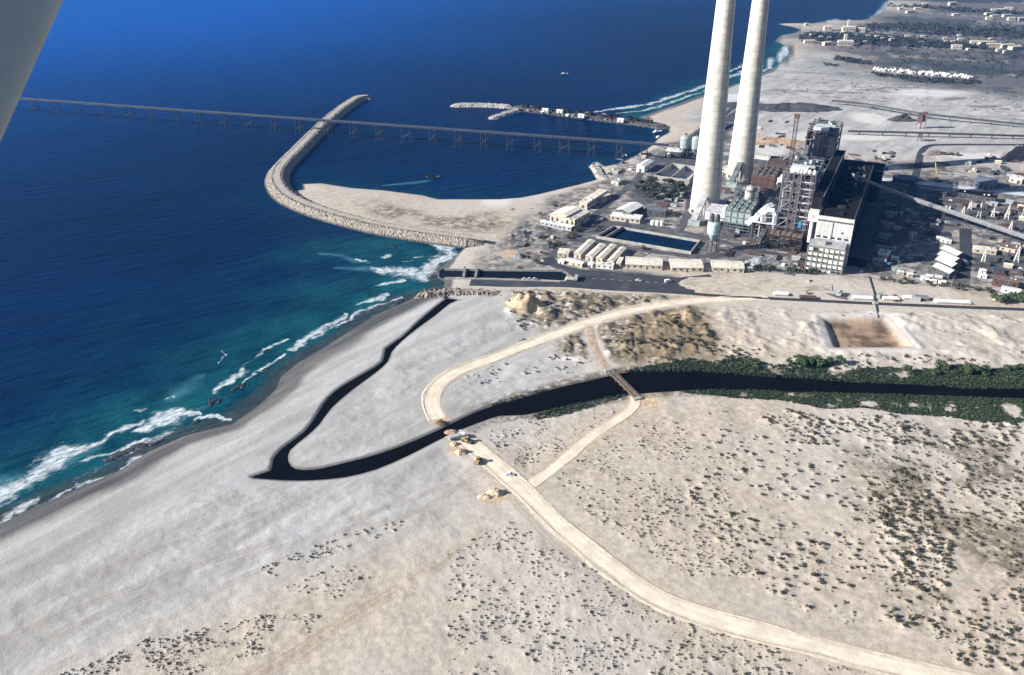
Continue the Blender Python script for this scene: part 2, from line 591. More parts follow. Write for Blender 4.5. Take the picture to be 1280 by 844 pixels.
scatter([(1090, 560), (1180, 545), (1320, 560), (1450, 760), (1330, 850), (1200, 830), (1130, 760), (1080, 650)], 2000, .35, 1.45, 'dense', 2.6, .3, 3, 22)
scatter([(1080, 600), (1150, 580), (1200, 640), (1180, 740), (1140, 740), (1110, 680)], 420, .5, 1.8, 'dense', 2.2, .25, 5, 12)
scatter([(820, 545), (1090, 545), (1120, 700), (1150, 790), (1060, 790), (960, 740), (880, 660)], 760, .35, 1.7, 'mid', 3.4, .1, 8, 18)
scatter([(880, 512), (1000, 512), (1280, 530), (1400, 535), (1400, 560), (1000, 560), (900, 540)], 620, .45, 1.8, 'bank', 2.4, .35, 11, 16)
scatter([(700, 555), (840, 520), (900, 600), (960, 720), (860, 720), (760, 660), (690, 610)], 1250, .28, .85, 'fine', 3, .2, 13, 9)
scatter([(590, 540), (760, 505), (780, 520), (700, 570), (650, 585)], 420, .25, .8, 'fine', 3, .3, 14, 8)
scatter([(700, 690), (800, 745), (960, 800), (1150, 850), (560, 870), (560, 690), (640, 650)], 2700, .2, .8, 'front', 3.6, .15, 17, 11)
scatter([(320, 712), (420, 672), (500, 648), (505, 660), (430, 690), (345, 722)], 170, .25, .8, 'front', 2.4, .4, 19, 6)
scatter([(60, 850), (180, 798), (330, 770), (400, 770), (380, 800), (220, 850)], 1000, .18, .7, 'front', 2.6, .5, 23, 7)
scatter([(340, 735), (430, 705), (480, 720), (420, 750)], 110, .25, .7, 'front', 2.5, .5, 27, 7)
scatter([(640, 365), (860, 376), (740, 398), (650, 430), (630, 400)], 150, .5, 1.8, 'scrub', 2, .7, 29, 10)
scatter([(745, 420), (860, 385), (905, 430), (880, 452), (800, 456), (760, 450)], 230, .6, 2.3, 'scrub', 2, .6, 31, 12)
scatter([(640, 450), (720, 425), (745, 455), (690, 475), (600, 480), (575, 470)], 90, .4, 1.5, 'scrub', 2, .6, 33, 10)
scatter([(900, 440), (1010, 448), (1180, 462), (1400, 452), (1400, 468), (1150, 470), (900, 456)], 120, .8, 2.4, 'bank', 2, .7, 35, 14)
scatter([(890, 430), (1000, 440), (1100, 445), (1290, 440), (1290, 456), (1110, 456), (990, 449), (890, 445)], 90, .6, 1.8, 'bank', 2, .4, 36, 12)
scatter([(900, 386), (1420, 394), (1420, 440), (1140, 436), (1000, 432), (900, 430)], 120, .3, 1.0, 'bank', 3, .4, 38, 12)
scatter([(640, 270), (700, 240), (760, 300), (690, 330), (640, 340)], 45, .8, 2.2, 'scrub', 2, .3, 37, 12)
rdS = np.full(len(SHRUBS), 1e9)
_sx, _sy = np.array([s[0] for s in SHRUBS]), np.array([s[1] for s in SHRUBS])
for _p, _w in ROADS.values():
    rdS = np.minimum(rdS, line_dist(_sx, _sy, _p) - _w / 2)
rvS = poly_sd(_sx, _sy, river)
SHRUBS = [s for s, a, b in zip(SHRUBS, rdS, rvS) if a > 2.0 + s[2] and b < -2.5]
for (sx, sy, sr, reg) in SHRUBS:                          # mounds of sand caught by the shrubs
    i, j = grid_index(sx, sy)
    wi = max(2, int(3 * sr / max(.5, rr[min(i, NRR - 1)] - rr[i - 1])) + 1)
    wj = max(2, int(3 * sr / (math.hypot(sx, sy) * .0017)) + 1)
    i0, i1, j0, j1 = max(0, i - wi), min(NRR, i + wi), max(0, j - wj), min(NA, j + wj)
    q = ((GX[i0:i1, j0:j1] - sx + .3 * sr) ** 2 + (GY[i0:i1, j0:j1] - sy + .1 * sr) ** 2) / (1.25 * sr) ** 2
    Z[i0:i1, j0:j1] += .27 * sr * np.exp(-q)


def gz(x, y):
    """ground level by bilinear look-up in the grid"""
    r, a = math.hypot(x, y), math.degrees(math.atan2(x, y))
    i = min(max(int(np.searchsorted(rr, r)), 1), NRR - 1)
    j = min(max(int(np.searchsorted(az, a)), 1), NA - 1)
    t = min(max((r - rr[i - 1]) / (rr[i] - rr[i - 1]), 0), 1)
    s = min(max((a - az[j - 1]) / (az[j] - az[j - 1]), 0), 1)
    return float((Z[i - 1, j - 1] * (1 - s) + Z[i - 1, j] * s) * (1 - t) + (Z[i, j - 1] * (1 - s) + Z[i, j] * s) * t)


def on(px, py):
    p = at(px, py)
    return Vector((p.x, p.y, gz(p.x, p.y)))


def grid_mesh(name, zz, keep, mat, attrs, smooth=True):
    """faces of the polar grid where keep (a per-vertex mask) holds at any corner"""
    idx = np.arange(NA * NRR).reshape(NRR, NA)
    q = np.stack([idx[:-1, :-1], idx[:-1, 1:], idx[1:, 1:], idx[1:, :-1]], -1).reshape(-1, 4)[:, ::-1]
    k = keep.ravel()
    q = q[k[q].any(1)]
    used = np.unique(q)
    remap = np.full(NA * NRR, -1, np.int64)
    remap[used] = np.arange(len(used))
    q = remap[q]
    co = np.stack([GXf[used], GYf[used], zz.ravel()[used]], -1)
    me = bpy.data.meshes.new(name)
    me.vertices.add(len(co))
    me.vertices.foreach_set('co', co.ravel())
    me.loops.add(q.size)
    me.loops.foreach_set('vertex_index', q.ravel().astype(np.int32))
    me.polygons.add(len(q))
    me.polygons.foreach_set('loop_start', (np.arange(len(q)) * 4).astype(np.int32))
    me.update(calc_edges=True)
    me.polygons.foreach_set('use_smooth', [smooth] * len(q))
    for an, av in attrs.items():
        a = me.attributes.new(an, 'FLOAT', 'POINT')
        a.data.foreach_set('value', av.ravel()[used].astype(np.float32))
    me.materials.append(mat)
    me.validate()
    o = bpy.data.objects.new(name, me)
    COL.objects.link(o)
    return tag(o, kind='structure')


# -- ground material
def ground_material():
    m, nt, b = new_mat('sandy_ground')
    c = coords(nt)
    big, mid = noise(nt, c, .006, 4), noise(nt, c, .05, 5)
    fine, grain = noise(nt, c, .35, 5, .65), noise(nt, c, 1.6, 4, .7)
    shore = mapping(nt, c, -SHORE_AZ, (.012, .11, 1))
    streak = noise(nt, shore, 1.0, 6, .6)
    beach = mixc(nt, ramp(nt, streak, .3, .7), (.31, .30, .288), (.485, .48, .478))
    str2 = noise(nt, mapping(nt, c, -SHORE_AZ, (.0035, .035, 1)), 1.0, 6, .65)
    beach = mixc(nt, ramp(nt, str2, .40, .58, .5, 0), beach, (.27, .262, .25))
    beach = mixc(nt, ramp(nt, mid, .4, .7, 0, .35), beach, (.44, .445, .46))
    dune = mixc(nt, ramp(nt, fine, .3, .72), (.36, .305, .25), (.535, .47, .40))
    dune = mixc(nt, ramp(nt, big, .4, .62, 0, .55), dune, (.48, .455, .43))
    out = mixc(nt, attr(nt, 'beach'), dune, beach)
    out = mixc(nt, ramp(nt, grain, .5, .8, 0, .35), out, (.2, .19, .18))
    # harbour-side sand and industrial ground: mottled dust, oil, concrete
    im = mixc(nt, ramp(nt, noise(nt, c, .045, 6, .7), .38, .62), (.115, .11, .11), (.37, .34, .31))
    im = mixc(nt, ramp(nt, noise(nt, c, .16, 5, .7), .47, .6, 0, .85), im, (.07, .069, .073))
    im = mixc(nt, ramp(nt, noise(nt, c, .11, 5, .7), .58, .66, 0, .7), im, (.62, .59, .56))
    im = mixc(nt, ramp(nt, noise(nt, c, .07, 3, .7), .6, .7, 0, .45), im, (.25, .13, .09))
    out = mixc(nt, attr(nt, 'ind'), out, im)
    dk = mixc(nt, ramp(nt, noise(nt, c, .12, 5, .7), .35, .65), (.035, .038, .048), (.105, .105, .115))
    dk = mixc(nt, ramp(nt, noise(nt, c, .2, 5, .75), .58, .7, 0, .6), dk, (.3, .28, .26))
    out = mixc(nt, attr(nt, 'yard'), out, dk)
    vegn = ramp(nt, noise(nt, c, .22, 5, .7), .36, .56)
    out = mixc(nt, mth(nt, 'MULTIPLY', attr(nt, 'veg'), vegn), out, (.125, .10, .065))
    oln = ramp(nt, noise(nt, c, .12, 5, .7), .3, .6, .35, 1)
    out = mixc(nt, mth(nt, 'MULTIPLY', attr(nt, 'olive'), oln), out, (.20, .155, .095))
    # far fields: strips of crop, fallow and scrub
    fc = mapping(nt, c, .35, (.0022, .011, 1))
    fv = nt.nodes.new('ShaderNodeTexVoronoi')
    fv.inputs['Scale'].default_value = 1
    nt.links.new(fc, fv.inputs['Vector'])
    sepx = nt.nodes.new('ShaderNodeSeparateColor')
    nt.links.new(fv.outputs['Color'], sepx.inputs[0])
    ff = mixc(nt, ramp(nt, sepx.outputs[0], .3, .8), (.045, .055, .062), (.13, .125, .128))
    ff = mixc(nt, ramp(nt, noise(nt, mapping(nt, c, .3, (.004, .016, 1)), 1, 5, .65), .52, .66, 0, .7), ff, (.30, .285, .28))
    out = mixc(nt, attr(nt, 'farm'), out, ff)
    sc = noise(nt, mapping(nt, c, .15, (.008, .035, 1)), 1, 5, .7)
    out = mixc(nt, mth(nt, 'MULTIPLY', attr(nt, 'heath'), ramp(nt, mth(nt, 'ADD', mth(nt, 'MULTIPLY', sc, .6), mth(nt, 'MULTIPLY', noise(nt, mapping(nt, c, .1, (.03, .1, 1)), 1, 5, .7), .4)), .49, .59)), out, (.15, .14, .135))
    out = mixc(nt, attr(nt, 'white'), out, (.62, .60, .58))
    out = mixc(nt, attr(nt, 'clay'), out, mixc(nt, ramp(nt, fine, .35, .65), (.38, .27, .16), (.58, .45, .3)))
    out = mixc(nt, attr(nt, 'pit'), out, mixc(nt, ramp(nt, mid, .4, .6), (.11, .075, .052), (.33, .235, .16)))
    out = mixc(nt, attr(nt, 'track'), out, (.27, .225, .18))
    wet = attr(nt, 'wet')
    out = mixc(nt, mth(nt, 'MULTIPLY', wet, .93), out, mixc(nt, ramp(nt, streak, .35, .65), (.06, .058, .055), (.135, .128, .118)))
    nt.links.new(out, b.inputs['Base Color'])
    nt.links.new(ramp(nt, wet, .3, 1, .95, .42), b.inputs['Roughness'])
    b.inputs['Specular IOR Level'].default_value = .25
    hh = mth(nt, 'ADD', mth(nt, 'MULTIPLY', fine, .75), mth(nt, 'MULTIPLY', grain, .42))
    micro = noise(nt, c, 4.5, 3, .7)
    hh = mth(nt, 'ADD', hh, mth(nt, 'MULTIPLY', micro, .12))
    nt.links.new(bump(nt, hh, .5, .85), b.inputs['Normal'])
    return m


d, riv, ind, rd = FL['d'], FL['riv'], FL['ind'], FL['rd']


def soft(poly, f=20):
    return sstep(-f, f, poly_sd(GXf, GYf, poly))


n20 = fbm(GXf, GYf, 25, 51)
WX = GXf + (fbm(GXf, GYf, 16, 201, 4) - .5) * 13 + (fbm(GXf, GYf, 4.5, 203, 2) - .5) * 3
WY = GYf + (fbm(GXf, GYf, 16, 205, 4) - .5) * 13 + (fbm(GXf, GYf, 4.5, 207, 2) - .5) * 3
wetw = 6 + 12 * fbm(GXf, GYf, 45, 61)
opensea = sstep(-20, 20, poly_sd(GXf, GYf, pts_at([(-3000, 1500), (-900, 600), (400, 300), (505, 300), (560, 330), (560, 380), (430, 470), (200, 610), (-300, 900)], 0)))
northb = sstep(-20, 20, poly_sd(GXf, GYf, pts_at([(740, 160), (880, 90), (1000, 40), (1200, 20), (1000, 110), (850, 150)], 0)))
wet = sstep(1.15, .55, d / (wetw * (.18 + opensea * 1.0 + northb * .7)))
wet = np.maximum(wet, sstep(2.2, .3, -riv - .2 * n20) * .85)
beach = soft(BEACH, 25)
flats = soft(pts_at([(850, 150), (905, 112), (985, 75), (1010, 62), (1060, 80), (1100, 98), (1290, 112), (1600, 130), (1600, 215), (1280, 210), (1070, 194), (960, 172)]), 20)
beach = np.maximum(beach, flats)
farm = sstep(-110, 90, poly_sd(GXf, GYf, FARG) + (fbm(GXf, GYf, 160, 501) - .5) * 260)
heath = sstep(0, 160, poly_sd(GXf, GYf, pts_at([(960, 118), (1010, 75), (1100, 92), (1290, 110), (1700, 150), (1700, 200), (1280, 155), (1040, 120)])) + 90) * (1 - farm)
indm = sstep(-12, 12, ind + (n20 - .5) * 30) * sstep(4, 14, d)
harb = soft(HARB, 10)
white = .5 * sstep(5, 2, np.abs(FL['pit'] + 3.8 + (n20 - .5) * 9)) * sstep(.3, .55, n20 + .15)
for (x0, y0, x1, y1) in ((1062, 140, 1110, 156), (1170, 190, 1270, 200), (1080, 205, 1130, 215), (1100, 112, 1230, 122), (985, 165, 1060, 180), (880, 118, 960, 128), (985, 178, 930, 196), (690, 445, 725, 452), (1035, 168, 1130, 176), (600, 232, 640, 262)):
    p = at((x0 + x1) / 2, (y0 + y1) / 2)
    e, g = at(x1, (y0 + y1) / 2), at((x0 + x1) / 2, y1)
    white = np.maximum(white, .75 * sstep(1.2, .5, np.hypot((GXf - p.x) / (abs(e.x - p.x) + 1), (GYf - p.y) / (abs(g.y - p.y) + 1)) + .5 * (n20 - .5)))
clay = np.zeros_like(d)
for (mx, my, rad) in ((656, 384, 14), (668, 381, 9), (585, 553, 9), (618, 620, 7), (812, 503, 9), (640, 318, 14), (850, 395, 10), (575, 560, 8)):
    p = at(mx, my)
    clay = np.maximum(clay, .8 * sstep(1.1, .45, np.hypot(GXf - p.x, GYf - p.y) / rad + .7 * (n20 - .5)))
clay = np.maximum(clay, .75 * sstep(3.5, .5, np.minimum(line_dist(GXf, GYf, ROADS['dirt'][0][::3]) - 4.3, np.minimum(line_dist(GXf, GYf, ROADS['dirt2'][0][::3]) - 3.8, line_dist(GXf, GYf, ROADS['branch'][0][::3]) - 2.6)) + (n20 - .5) * 3))
for tr in ([(598, 660), (540, 705), (470, 748), (400, 790), (300, 850), (240, 890)], [(604, 663), (548, 707), (480, 750), (410, 793), (312, 853)], [(1290, 720), (1235, 760), (1215, 800), (1215, 850)], [(1000, 640), (860, 600), (820, 560), (815, 510)]):
    tl = line_dist(GXf, GYf, smooth_line(pts_at(tr)))
    clay = np.maximum(clay, .4 * sstep(1.3, .3, tl))
track = np.zeros_like(d)
for tr, a in (([(-40, 815), (120, 752), (300, 690), (470, 640), (560, 605)], .5), ([(-40, 835), (160, 755), (330, 690), (480, 650)], .4), ([(-40, 790), (150, 705), (330, 640)], .45), ([(20, 860), (200, 770), (380, 690), (520, 640), (600, 590)], .4),
              ([(600, 661), (542, 706), (472, 750), (402, 792), (302, 852)], .55), ([(606, 664), (550, 709), (482, 752), (412, 796), (316, 855)], .5), ([(540, 640), (548, 655), (560, 668)], .5), ([(1300, 690), (1240, 745), (1212, 790), (1222, 850)], .5),
              ([(820, 505), (815, 560), (850, 610), (930, 650), (1010, 690)], .3), ([(700, 660), (735, 690), (780, 725), (850, 760)], .35), ([(640, 625), (680, 668), (720, 702), (780, 742), (860, 782)], .4),
              ([(560, 470), (600, 480), (650, 478), (700, 470)], .35), ([(470, 500), (430, 540), (420, 560)], .25), ([(1060, 390), (1010, 410), (1000, 440), (960, 446)], .4), ([(1140, 392), (1180, 415), (1250, 425), (1400, 430)], .4)):
    ln = smooth_line(pts_at(tr))
    dl = line_dist(WX * .12 + GXf * .88, WY * .12 + GYf * .88, ln)
    track = np.maximum(track, a * sstep(.95, .25, np.abs(dl - 1.0)) * sstep(.3, .5, fbm(GXf, GYf, 22, 401)))
veg = np.maximum(FL['scr'], .75 * soft(DENSE, 25) * sstep(.45, .6, fbm(GXf, GYf, 30, 71)))
veg = np.maximum(veg, .8 * harb * sstep(.4, .55, fbm(GXf, GYf, 40, 81)))
veg = np.maximum(veg, .9 * sstep(9, 4, -riv) * sstep(-60, -20, poly_sd(GXf, GYf, pts_at([(680, 440), (1500, 430), (1500, 560), (860, 540), (680, 535)]))))
yard = np.zeros_like(d)  # dark yard ground; first patch also paints shadow over pale ground beside the hall
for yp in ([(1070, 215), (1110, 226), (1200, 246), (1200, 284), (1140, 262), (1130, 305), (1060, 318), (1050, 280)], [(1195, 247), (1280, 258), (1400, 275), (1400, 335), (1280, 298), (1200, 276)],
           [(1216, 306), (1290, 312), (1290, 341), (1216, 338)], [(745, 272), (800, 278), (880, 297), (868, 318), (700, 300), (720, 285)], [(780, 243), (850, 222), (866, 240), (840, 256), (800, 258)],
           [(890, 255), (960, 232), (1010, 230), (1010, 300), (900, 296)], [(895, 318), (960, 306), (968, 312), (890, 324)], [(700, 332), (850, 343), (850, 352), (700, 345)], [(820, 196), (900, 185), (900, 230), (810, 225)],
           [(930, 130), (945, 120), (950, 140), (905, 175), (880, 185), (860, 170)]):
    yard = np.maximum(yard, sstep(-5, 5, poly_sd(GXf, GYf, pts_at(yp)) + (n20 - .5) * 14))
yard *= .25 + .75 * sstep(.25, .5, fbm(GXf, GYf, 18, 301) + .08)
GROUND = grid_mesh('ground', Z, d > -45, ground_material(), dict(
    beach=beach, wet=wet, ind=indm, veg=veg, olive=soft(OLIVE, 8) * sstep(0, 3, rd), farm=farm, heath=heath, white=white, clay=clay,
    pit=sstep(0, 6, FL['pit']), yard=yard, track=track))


# -- sea
def sea_material():
    m, nt, b = new_mat('sea_water')
    c = coords(nt)
    sh = attr(nt, 'shallow')
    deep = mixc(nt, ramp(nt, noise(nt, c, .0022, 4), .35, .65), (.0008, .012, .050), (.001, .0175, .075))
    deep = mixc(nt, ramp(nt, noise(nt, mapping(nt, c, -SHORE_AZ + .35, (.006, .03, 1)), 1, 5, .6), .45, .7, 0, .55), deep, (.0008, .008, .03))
    deep = mixc(nt, attr(nt, 'offing_sky'), deep, (.0005, .068, .34))  # offshore blue: deep water plus sky reflection put into the colour
    teal = mixc(nt, ramp(nt, noise(nt, c, .03, 4), .3, .7), (.003, .042, .068), (.009, .095, .12))
    out = mixc(nt, ramp(nt, mth(nt, 'ADD', sh, mth(nt, 'MULTIPLY', mth(nt, 'SUBTRACT', noise(nt, c, .02, 5, .65), .5), .45)), .05, .95), deep, teal)
    out = mixc(nt, ramp(nt, attr(nt, 'milky'), .15, .9, 0, .75), out, (.06, .2, .26))
    out = mixc(nt, ramp(nt, attr(nt, 'murk'), .2, 1, 0, .85), out, (.045, .055, .058))
    f = attr(nt, 'foam')
    fn = noise(nt, mapping(nt, c, -SHORE_AZ, (.2, .42, 1)), 1, 9, .8)
    fm = ramp(nt, mth(nt, 'ADD', mth(nt, 'MULTIPLY', f, .86), mth(nt, 'MULTIPLY', mth(nt, 'SUBTRACT', fn, .5), 2.6)), .42, 1.0)
    fm = mth(nt, 'MULTIPLY', fm, ramp(nt, f, .0, .12))
    # a whitecap here and there on open water
    wc = noise(nt, mapping(nt, c, -SHORE_AZ, (.05, .16, 1)), 1, 3, .5)
    fm = mth(nt, 'MAXIMUM', fm, ramp(nt, wc, .835, .87, 0, .4))
    out = mixc(nt, fm, out, (.62, .67, .71))
    nt.links.new(out, b.inputs['Base Color'])
    nt.links.new(mth(nt, 'ADD', .32, mth(nt, 'MULTIPLY', fm, .6)), b.inputs['Roughness'])
    b.inputs['IOR'].default_value = 1.33
    b.inputs['Specular IOR Level'].default_value = .035
    b.inputs['Specular Tint'].default_value = (.45, .72, 1, 1)
    w1 = noise(nt, mapping(nt, c, -SHORE_AZ + .4, (.03, .14, 1)), 1, 6, .6)
    w2 = noise(nt, mapping(nt, c, -SHORE_AZ, (.25, .6, 1)), 1, 4, .6)
    hh = mth(nt, 'ADD', mth(nt, 'MULTIPLY', w1, 4.5), mth(nt, 'MULTIPLY', w2, .8))
    hh = mth(nt, 'ADD', hh, mth(nt, 'MULTIPLY', fm, .25))
    nt.links.new(bump(nt, hh, 1.0, 1.0), b.inputs['Normal'])
    return m


FOAM = [([(-60, 668), (0, 618), (26, 607), (52, 588), (79, 566), (109, 556), (144, 543), (175, 526)], [7, 7, 7, 7.5, 7, 3, 2.6, 1.6]),
        ([(168, 539), (185, 530), (201, 521), (232, 514), (258, 517)], [2, 4, 5, 3.5, 1.5]),
        ([(266, 493), (289, 475), (311, 464)], [2.2, 3.5, 2]), ([(321, 441), (338, 433), (356, 424)], [1.6, 2.2, 1.6]),
        ([(361, 438), (394, 417), (415, 404), (433, 392)], [1.8, 3.5, 3.2, 2]), ([(450, 378), (465, 373), (479, 368)], [2.5, 4, 2.5]),
        ([(474, 357), (490, 352), (505, 350)], [1.5, 3, 2]), ([(466, 337), (490, 338), (509, 341), (531, 346), (545, 333), (553, 326), (562, 318)], [3, 6, 9, 8, 6, 6, 4]),
        ([(565, 318), (560, 312), (548, 305)], [5, 6, 4]), ([(540, 338), (555, 322)], [7, 7]),
        ([(449, 325), (455, 327), (461, 327)], [1.6, 2.5, 1.6]), ([(482, 320), (490, 319)], [1.8, 1.8]), ([(523, 321), (530, 321)], [1.6, 1.6]), ([(505, 327), (516, 327)], [1, 1]),
        ([(-20, 668), (0, 655), (26, 634), (40, 626)], [3, 3.5, 4, 2.5]), ([(44, 640), (74, 623), (100, 608)], [.8, 1, .8]),
        ([(92, 613), (131, 602), (165, 586), (176, 571)], [1, 1.6, 2, 1.6]), ([(109, 573), (140, 566), (175, 552)], [2.2, 1.6, 1.4]),
        ([(180, 513), (186, 511)], [2, 2]), ([(270, 440), (278, 452), (275, 455)], [.4, .6, .4]), ([(205, 500), (213, 498)], [1, 1]),
        ([(240, 523), (275, 520), (292, 524)], [.9, 1, .8]), ([(300, 480), (330, 462), (352, 446)], [1.2, 1.6, 1.2]), ([(410, 412), (440, 395), (468, 383), (500, 371)], [1.2, 1.4, 1.6, 1.6]),
        ([(742, 140), (765, 137), (790, 134), (810, 131), (828, 125), (855, 116), (880, 108), (910, 97), (940, 86), (962, 76), (979, 66), (982, 57)], [3, 5, 6, 6, 5, 5, 6, 6, 7, 9, 10, 7]),
        ([(770, 142), (800, 139), (825, 133), (850, 124), (885, 112)], [1.5, 3, 4, 4, 2]), ([(935, 96), (958, 86), (974, 77), (984, 66)], [3, 5, 6, 5]), ([(905, 92), (925, 84), (945, 76)], [2, 4, 3]),
        ([(1040, 26.5), (1080, 25), (1099, 20.5), (1106, 12), (1110, 2)], [8, 10, 10, 12, 14])]
foam = np.zeros_like(d)
LUMP = .68 + .72 * fbm(GXf, GYf, 11, 209, 3)
for px, ws in FOAM:
    foam = np.maximum(foam, np.clip((1.15 - .62 * line_dist(WX, WY, pts_at(px, 0), ws)) * LUMP, 0, 1))
foam = np.maximum(foam, .5 * opensea * sstep(2.6, .4, np.abs(d + 26 + 14 * (fbm(GXf, GYf, 70, 191) - .5) + 4 * (fbm(GXf, GYf, 9, 193) - .5))) * sstep(.4, .58, fbm(GXf, GYf, 45, 195)))
foam = np.maximum(foam, .52 * opensea * sstep(5, 0, np.abs(d + 9 + 16 * (fbm(GXf, GYf, 60, 91) - .5))) * sstep(.42, .62, fbm(GXf, GYf, 40, 95)))
foam = np.maximum(foam, .5 * opensea * sstep(1.8, .3, np.abs(d + 1.6 + 3 * (fbm(GXf, GYf, 22, 211) - .5))) * sstep(.4, .6, fbm(GXf, GYf, 30, 213)))
foam = np.clip(foam + .3 * opensea * sstep(1, 5, -d) * sstep(38, 16, -d) * sstep(.35, .6, fbm(GXf, GYf, 55, 221)), 0, 1)
milky = np.zeros_like(d)
for px, ws in (([(400, 317), (425, 319), (444, 326), (461, 328)], [5, 7, 7, 4]), ([(420, 335), (450, 336), (470, 336), (510, 335)], [4, 9, 10, 10]), ([(215, 498), (235, 482), (250, 470)], [9, 16, 9]),
               ([(0, 600), (60, 590), (120, 560)], [10, 10, 8]), ([(480, 232), (520, 228), (538, 226)], [4, 9, 4])):
    milky = np.maximum(milky, np.clip(1 - line_dist(GXf, GYf, pts_at(px, 0), ws), 0, 1))
milky *= .25 + .8 * fbm(GXf, GYf, 14, 223)
milky = np.maximum(milky, .55 * np.clip(foam, 0, 1))
shal = np.exp(np.minimum(d, 0) / 55) * (.35 + .65 * np.maximum(opensea, northb)) + .25 * np.exp(np.minimum(d, 0) / 160) * opensea
murk = opensea * sstep(-20, -2, d + 8 * (fbm(GXf, GYf, 30, 97) - .5))
SEA = grid_mesh('sea', np.zeros_like(Z), d < 14, sea_material(), dict(foam=foam, shallow=np.clip(shal, 0, 1), milky=milky, murk=murk, offing_sky=sstep(120, 1350, -d)))


def still_water(name, col):
    m, nt, b = new_mat(name)
    c = coords(nt)
    nt.links.new(mixc(nt, ramp(nt, noise(nt, c, .05, 4), .35, .65), tuple(x * .7 for x in col), col), b.inputs['Base Color'])
    b.inputs['Roughness'].default_value = .12
    b.inputs['IOR'].default_value = 1.33
    b.inputs['Specular IOR Level'].default_value = .0
    nt.links.new(bump(nt, noise(nt, c, .6, 4), .12, .4), b.inputs['Normal'])
    return m


RW = still_water('river_water', (.006, .0055, .004))
grid_mesh('river', np.full_like(Z, .98), (riv > -2.2), RW, {})
grid_mesh('intake_channel_water', np.full_like(Z, .55), (FL['cha'] > -1.5), still_water('channel_water', (.012, .016, .022)), {})


# ------------------------------------------------------------------ roads
def strip(name, key, mat, prof, off, wob=.9, z0=None):
    """road sheet draped on the ground; prof lists (position across as a fraction of half width, extra metres, height)"""
    pts, w = ROADS[key]
    P = np.array(pts)
    T = np.gradient(P, axis=0)
    T /= np.linalg.norm(T, axis=1)[:, None] + 1e-9
    Nn = np.stack([T[:, 1], -T[:, 0]], 1)
    mb = MB()
    k = len(prof)
    ph = [R.uniform(0, 99) for _ in prof]
    for i in range(len(P)):
        for j, (fr, ex, zz) in enumerate(prof):
            sgn = 1 if fr > 0 else -1 if fr < 0 else 0
            wv = (float(vnoise(np.array([i * .3 + ph[j]]), np.array([j * 7.0]), 4)[0]) - .5) * 2 * wob
            q = P[i] + Nn[i] * (fr * w / 2 + sgn * (ex + wv))
            hv = zz * (1 if abs(zz) < .2 else .4 + 1.2 * float(vnoise(np.array([i * .8 + ph[j]]), np.array([3.0]), 8)[0]))
            mb.v.append((q[0], q[1], (gz(q[0], q[1]) if z0 is None else z0) + off + hv))
    mb.f = [(i * k + j, i * k + j + 1, (i + 1) * k + j + 1, (i + 1) * k + j) for i in range(len(P) - 1) for j in range(k - 1)]
    o = mb.build(name, mat, smooth=False, recalc=False)
    a = o.data.attributes.new('across', 'FLOAT', 'POINT')
    a.data.foreach_set('value', np.array([p[0] for p in prof] * len(P), np.float32))
    if o.data.polygons and o.data.polygons[0].normal.z < 0:
        o.data.flip_normals()
    return tag(o, kind='structure')


def dirt_material():
    m, nt, b = new_mat('compacted_dirt')
    c = coords(nt)
    out = mixc(nt, ramp(nt, noise(nt, c, .12, 6, .65), .3, .7), (.56, .485, .385), (.72, .64, .52))
    ab = mth(nt, 'ABSOLUTE', attr(nt, 'across'))
    rut = mth(nt, 'MULTIPLY', ramp(nt, mth(nt, 'ABSOLUTE', mth(nt, 'SUBTRACT', ab, .45)), .0, .22, 1, 0), ramp(nt, noise(nt, c, .06, 4), .35, .65))
    out = mixc(nt, mth(nt, 'MULTIPLY', rut, .55), out, (.80, .73, .62))
    out = mixc(nt, ramp(nt, mth(nt, 'ADD', ab, mth(nt, 'MULTIPLY', noise(nt, c, .5, 4), .5)), 1.0, 1.4, 0, .95), out, (.42, .365, .30))
    nt.links.new(out, b.inputs['Base Color'])
    b.inputs['Roughness'].default_value = .95
    nt.links.new(bump(nt, noise(nt, c, .8, 5, .7), .3, .6), b.inputs['Normal'])
    return m


DIRTM = dirt_material()
bermed = [(-1, 2.6, -.12), (-1, .9, .22), (-1, .2, .06), (-.5, 0, .05), (0, 0, .08), (.5, 0, .05), (1, .2, .06), (1, .9, .22), (1, 2.4, -.12)]
flat = [(-1, .5, -.1), (-.95, 0, .05), (-.5, 0, .06), (0, 0, .08), (.5, 0, .06), (.95, 0, .05), (1, .5, -.1)]
tarred = [(-1, .12, -.1), (-1, 0, .03), (-.5, 0, .06), (0, 0, .08), (.5, 0, .06), (1, 0, .03), (1, .12, -.1)]
strip('dirt_road', 'dirt', DIRTM, bermed, .05)
strip('dirt_road', 'dirt2', DIRTM, bermed, .05)
strip('dirt_track', 'branch', DIRTM, flat, .10)
strip('dirt_track', 'branch2', plain('brown_track', (.40, .31, .23), .95, var=.3, scale=.3), flat, .06)
ASPHM = plain('asphalt', (.032, .035, .046), .9, var=.3, scale=.12, dirt=(.065, .063, .068))
LINEM = plain('road_paint', (.6, .6, .58), .8, var=.2, scale=1)
strip('asphalt_road', 'asph', ASPHM, tarred, .05, .15)
strip('asphalt_road', 'asphb', ASPHM, tarred, .09, .15)
strip('asphalt_road', 'rail', plain('dark_asphalt', (.03, .032, .038), .9, var=.25, scale=.2), tarred, .06, .1)
strip('asphalt_road', 'yard', ASPHM, tarred, .06, .3)
strip('asphalt_road', 'up', ASPHM, tarred, .06, .3)
strip('concrete_road', 'white', plain('pale_concrete', (.50, .53, .57), .85, var=.2, scale=.15, dirt=(.36, .36, .37)), tarred, .05, .3)
strip('concrete_road', 'yl', plain('dusty_concrete', (.40, .37, .34), .9, var=.25, scale=.2, dirt=(.24, .22, .2)), tarred, .04, .2)
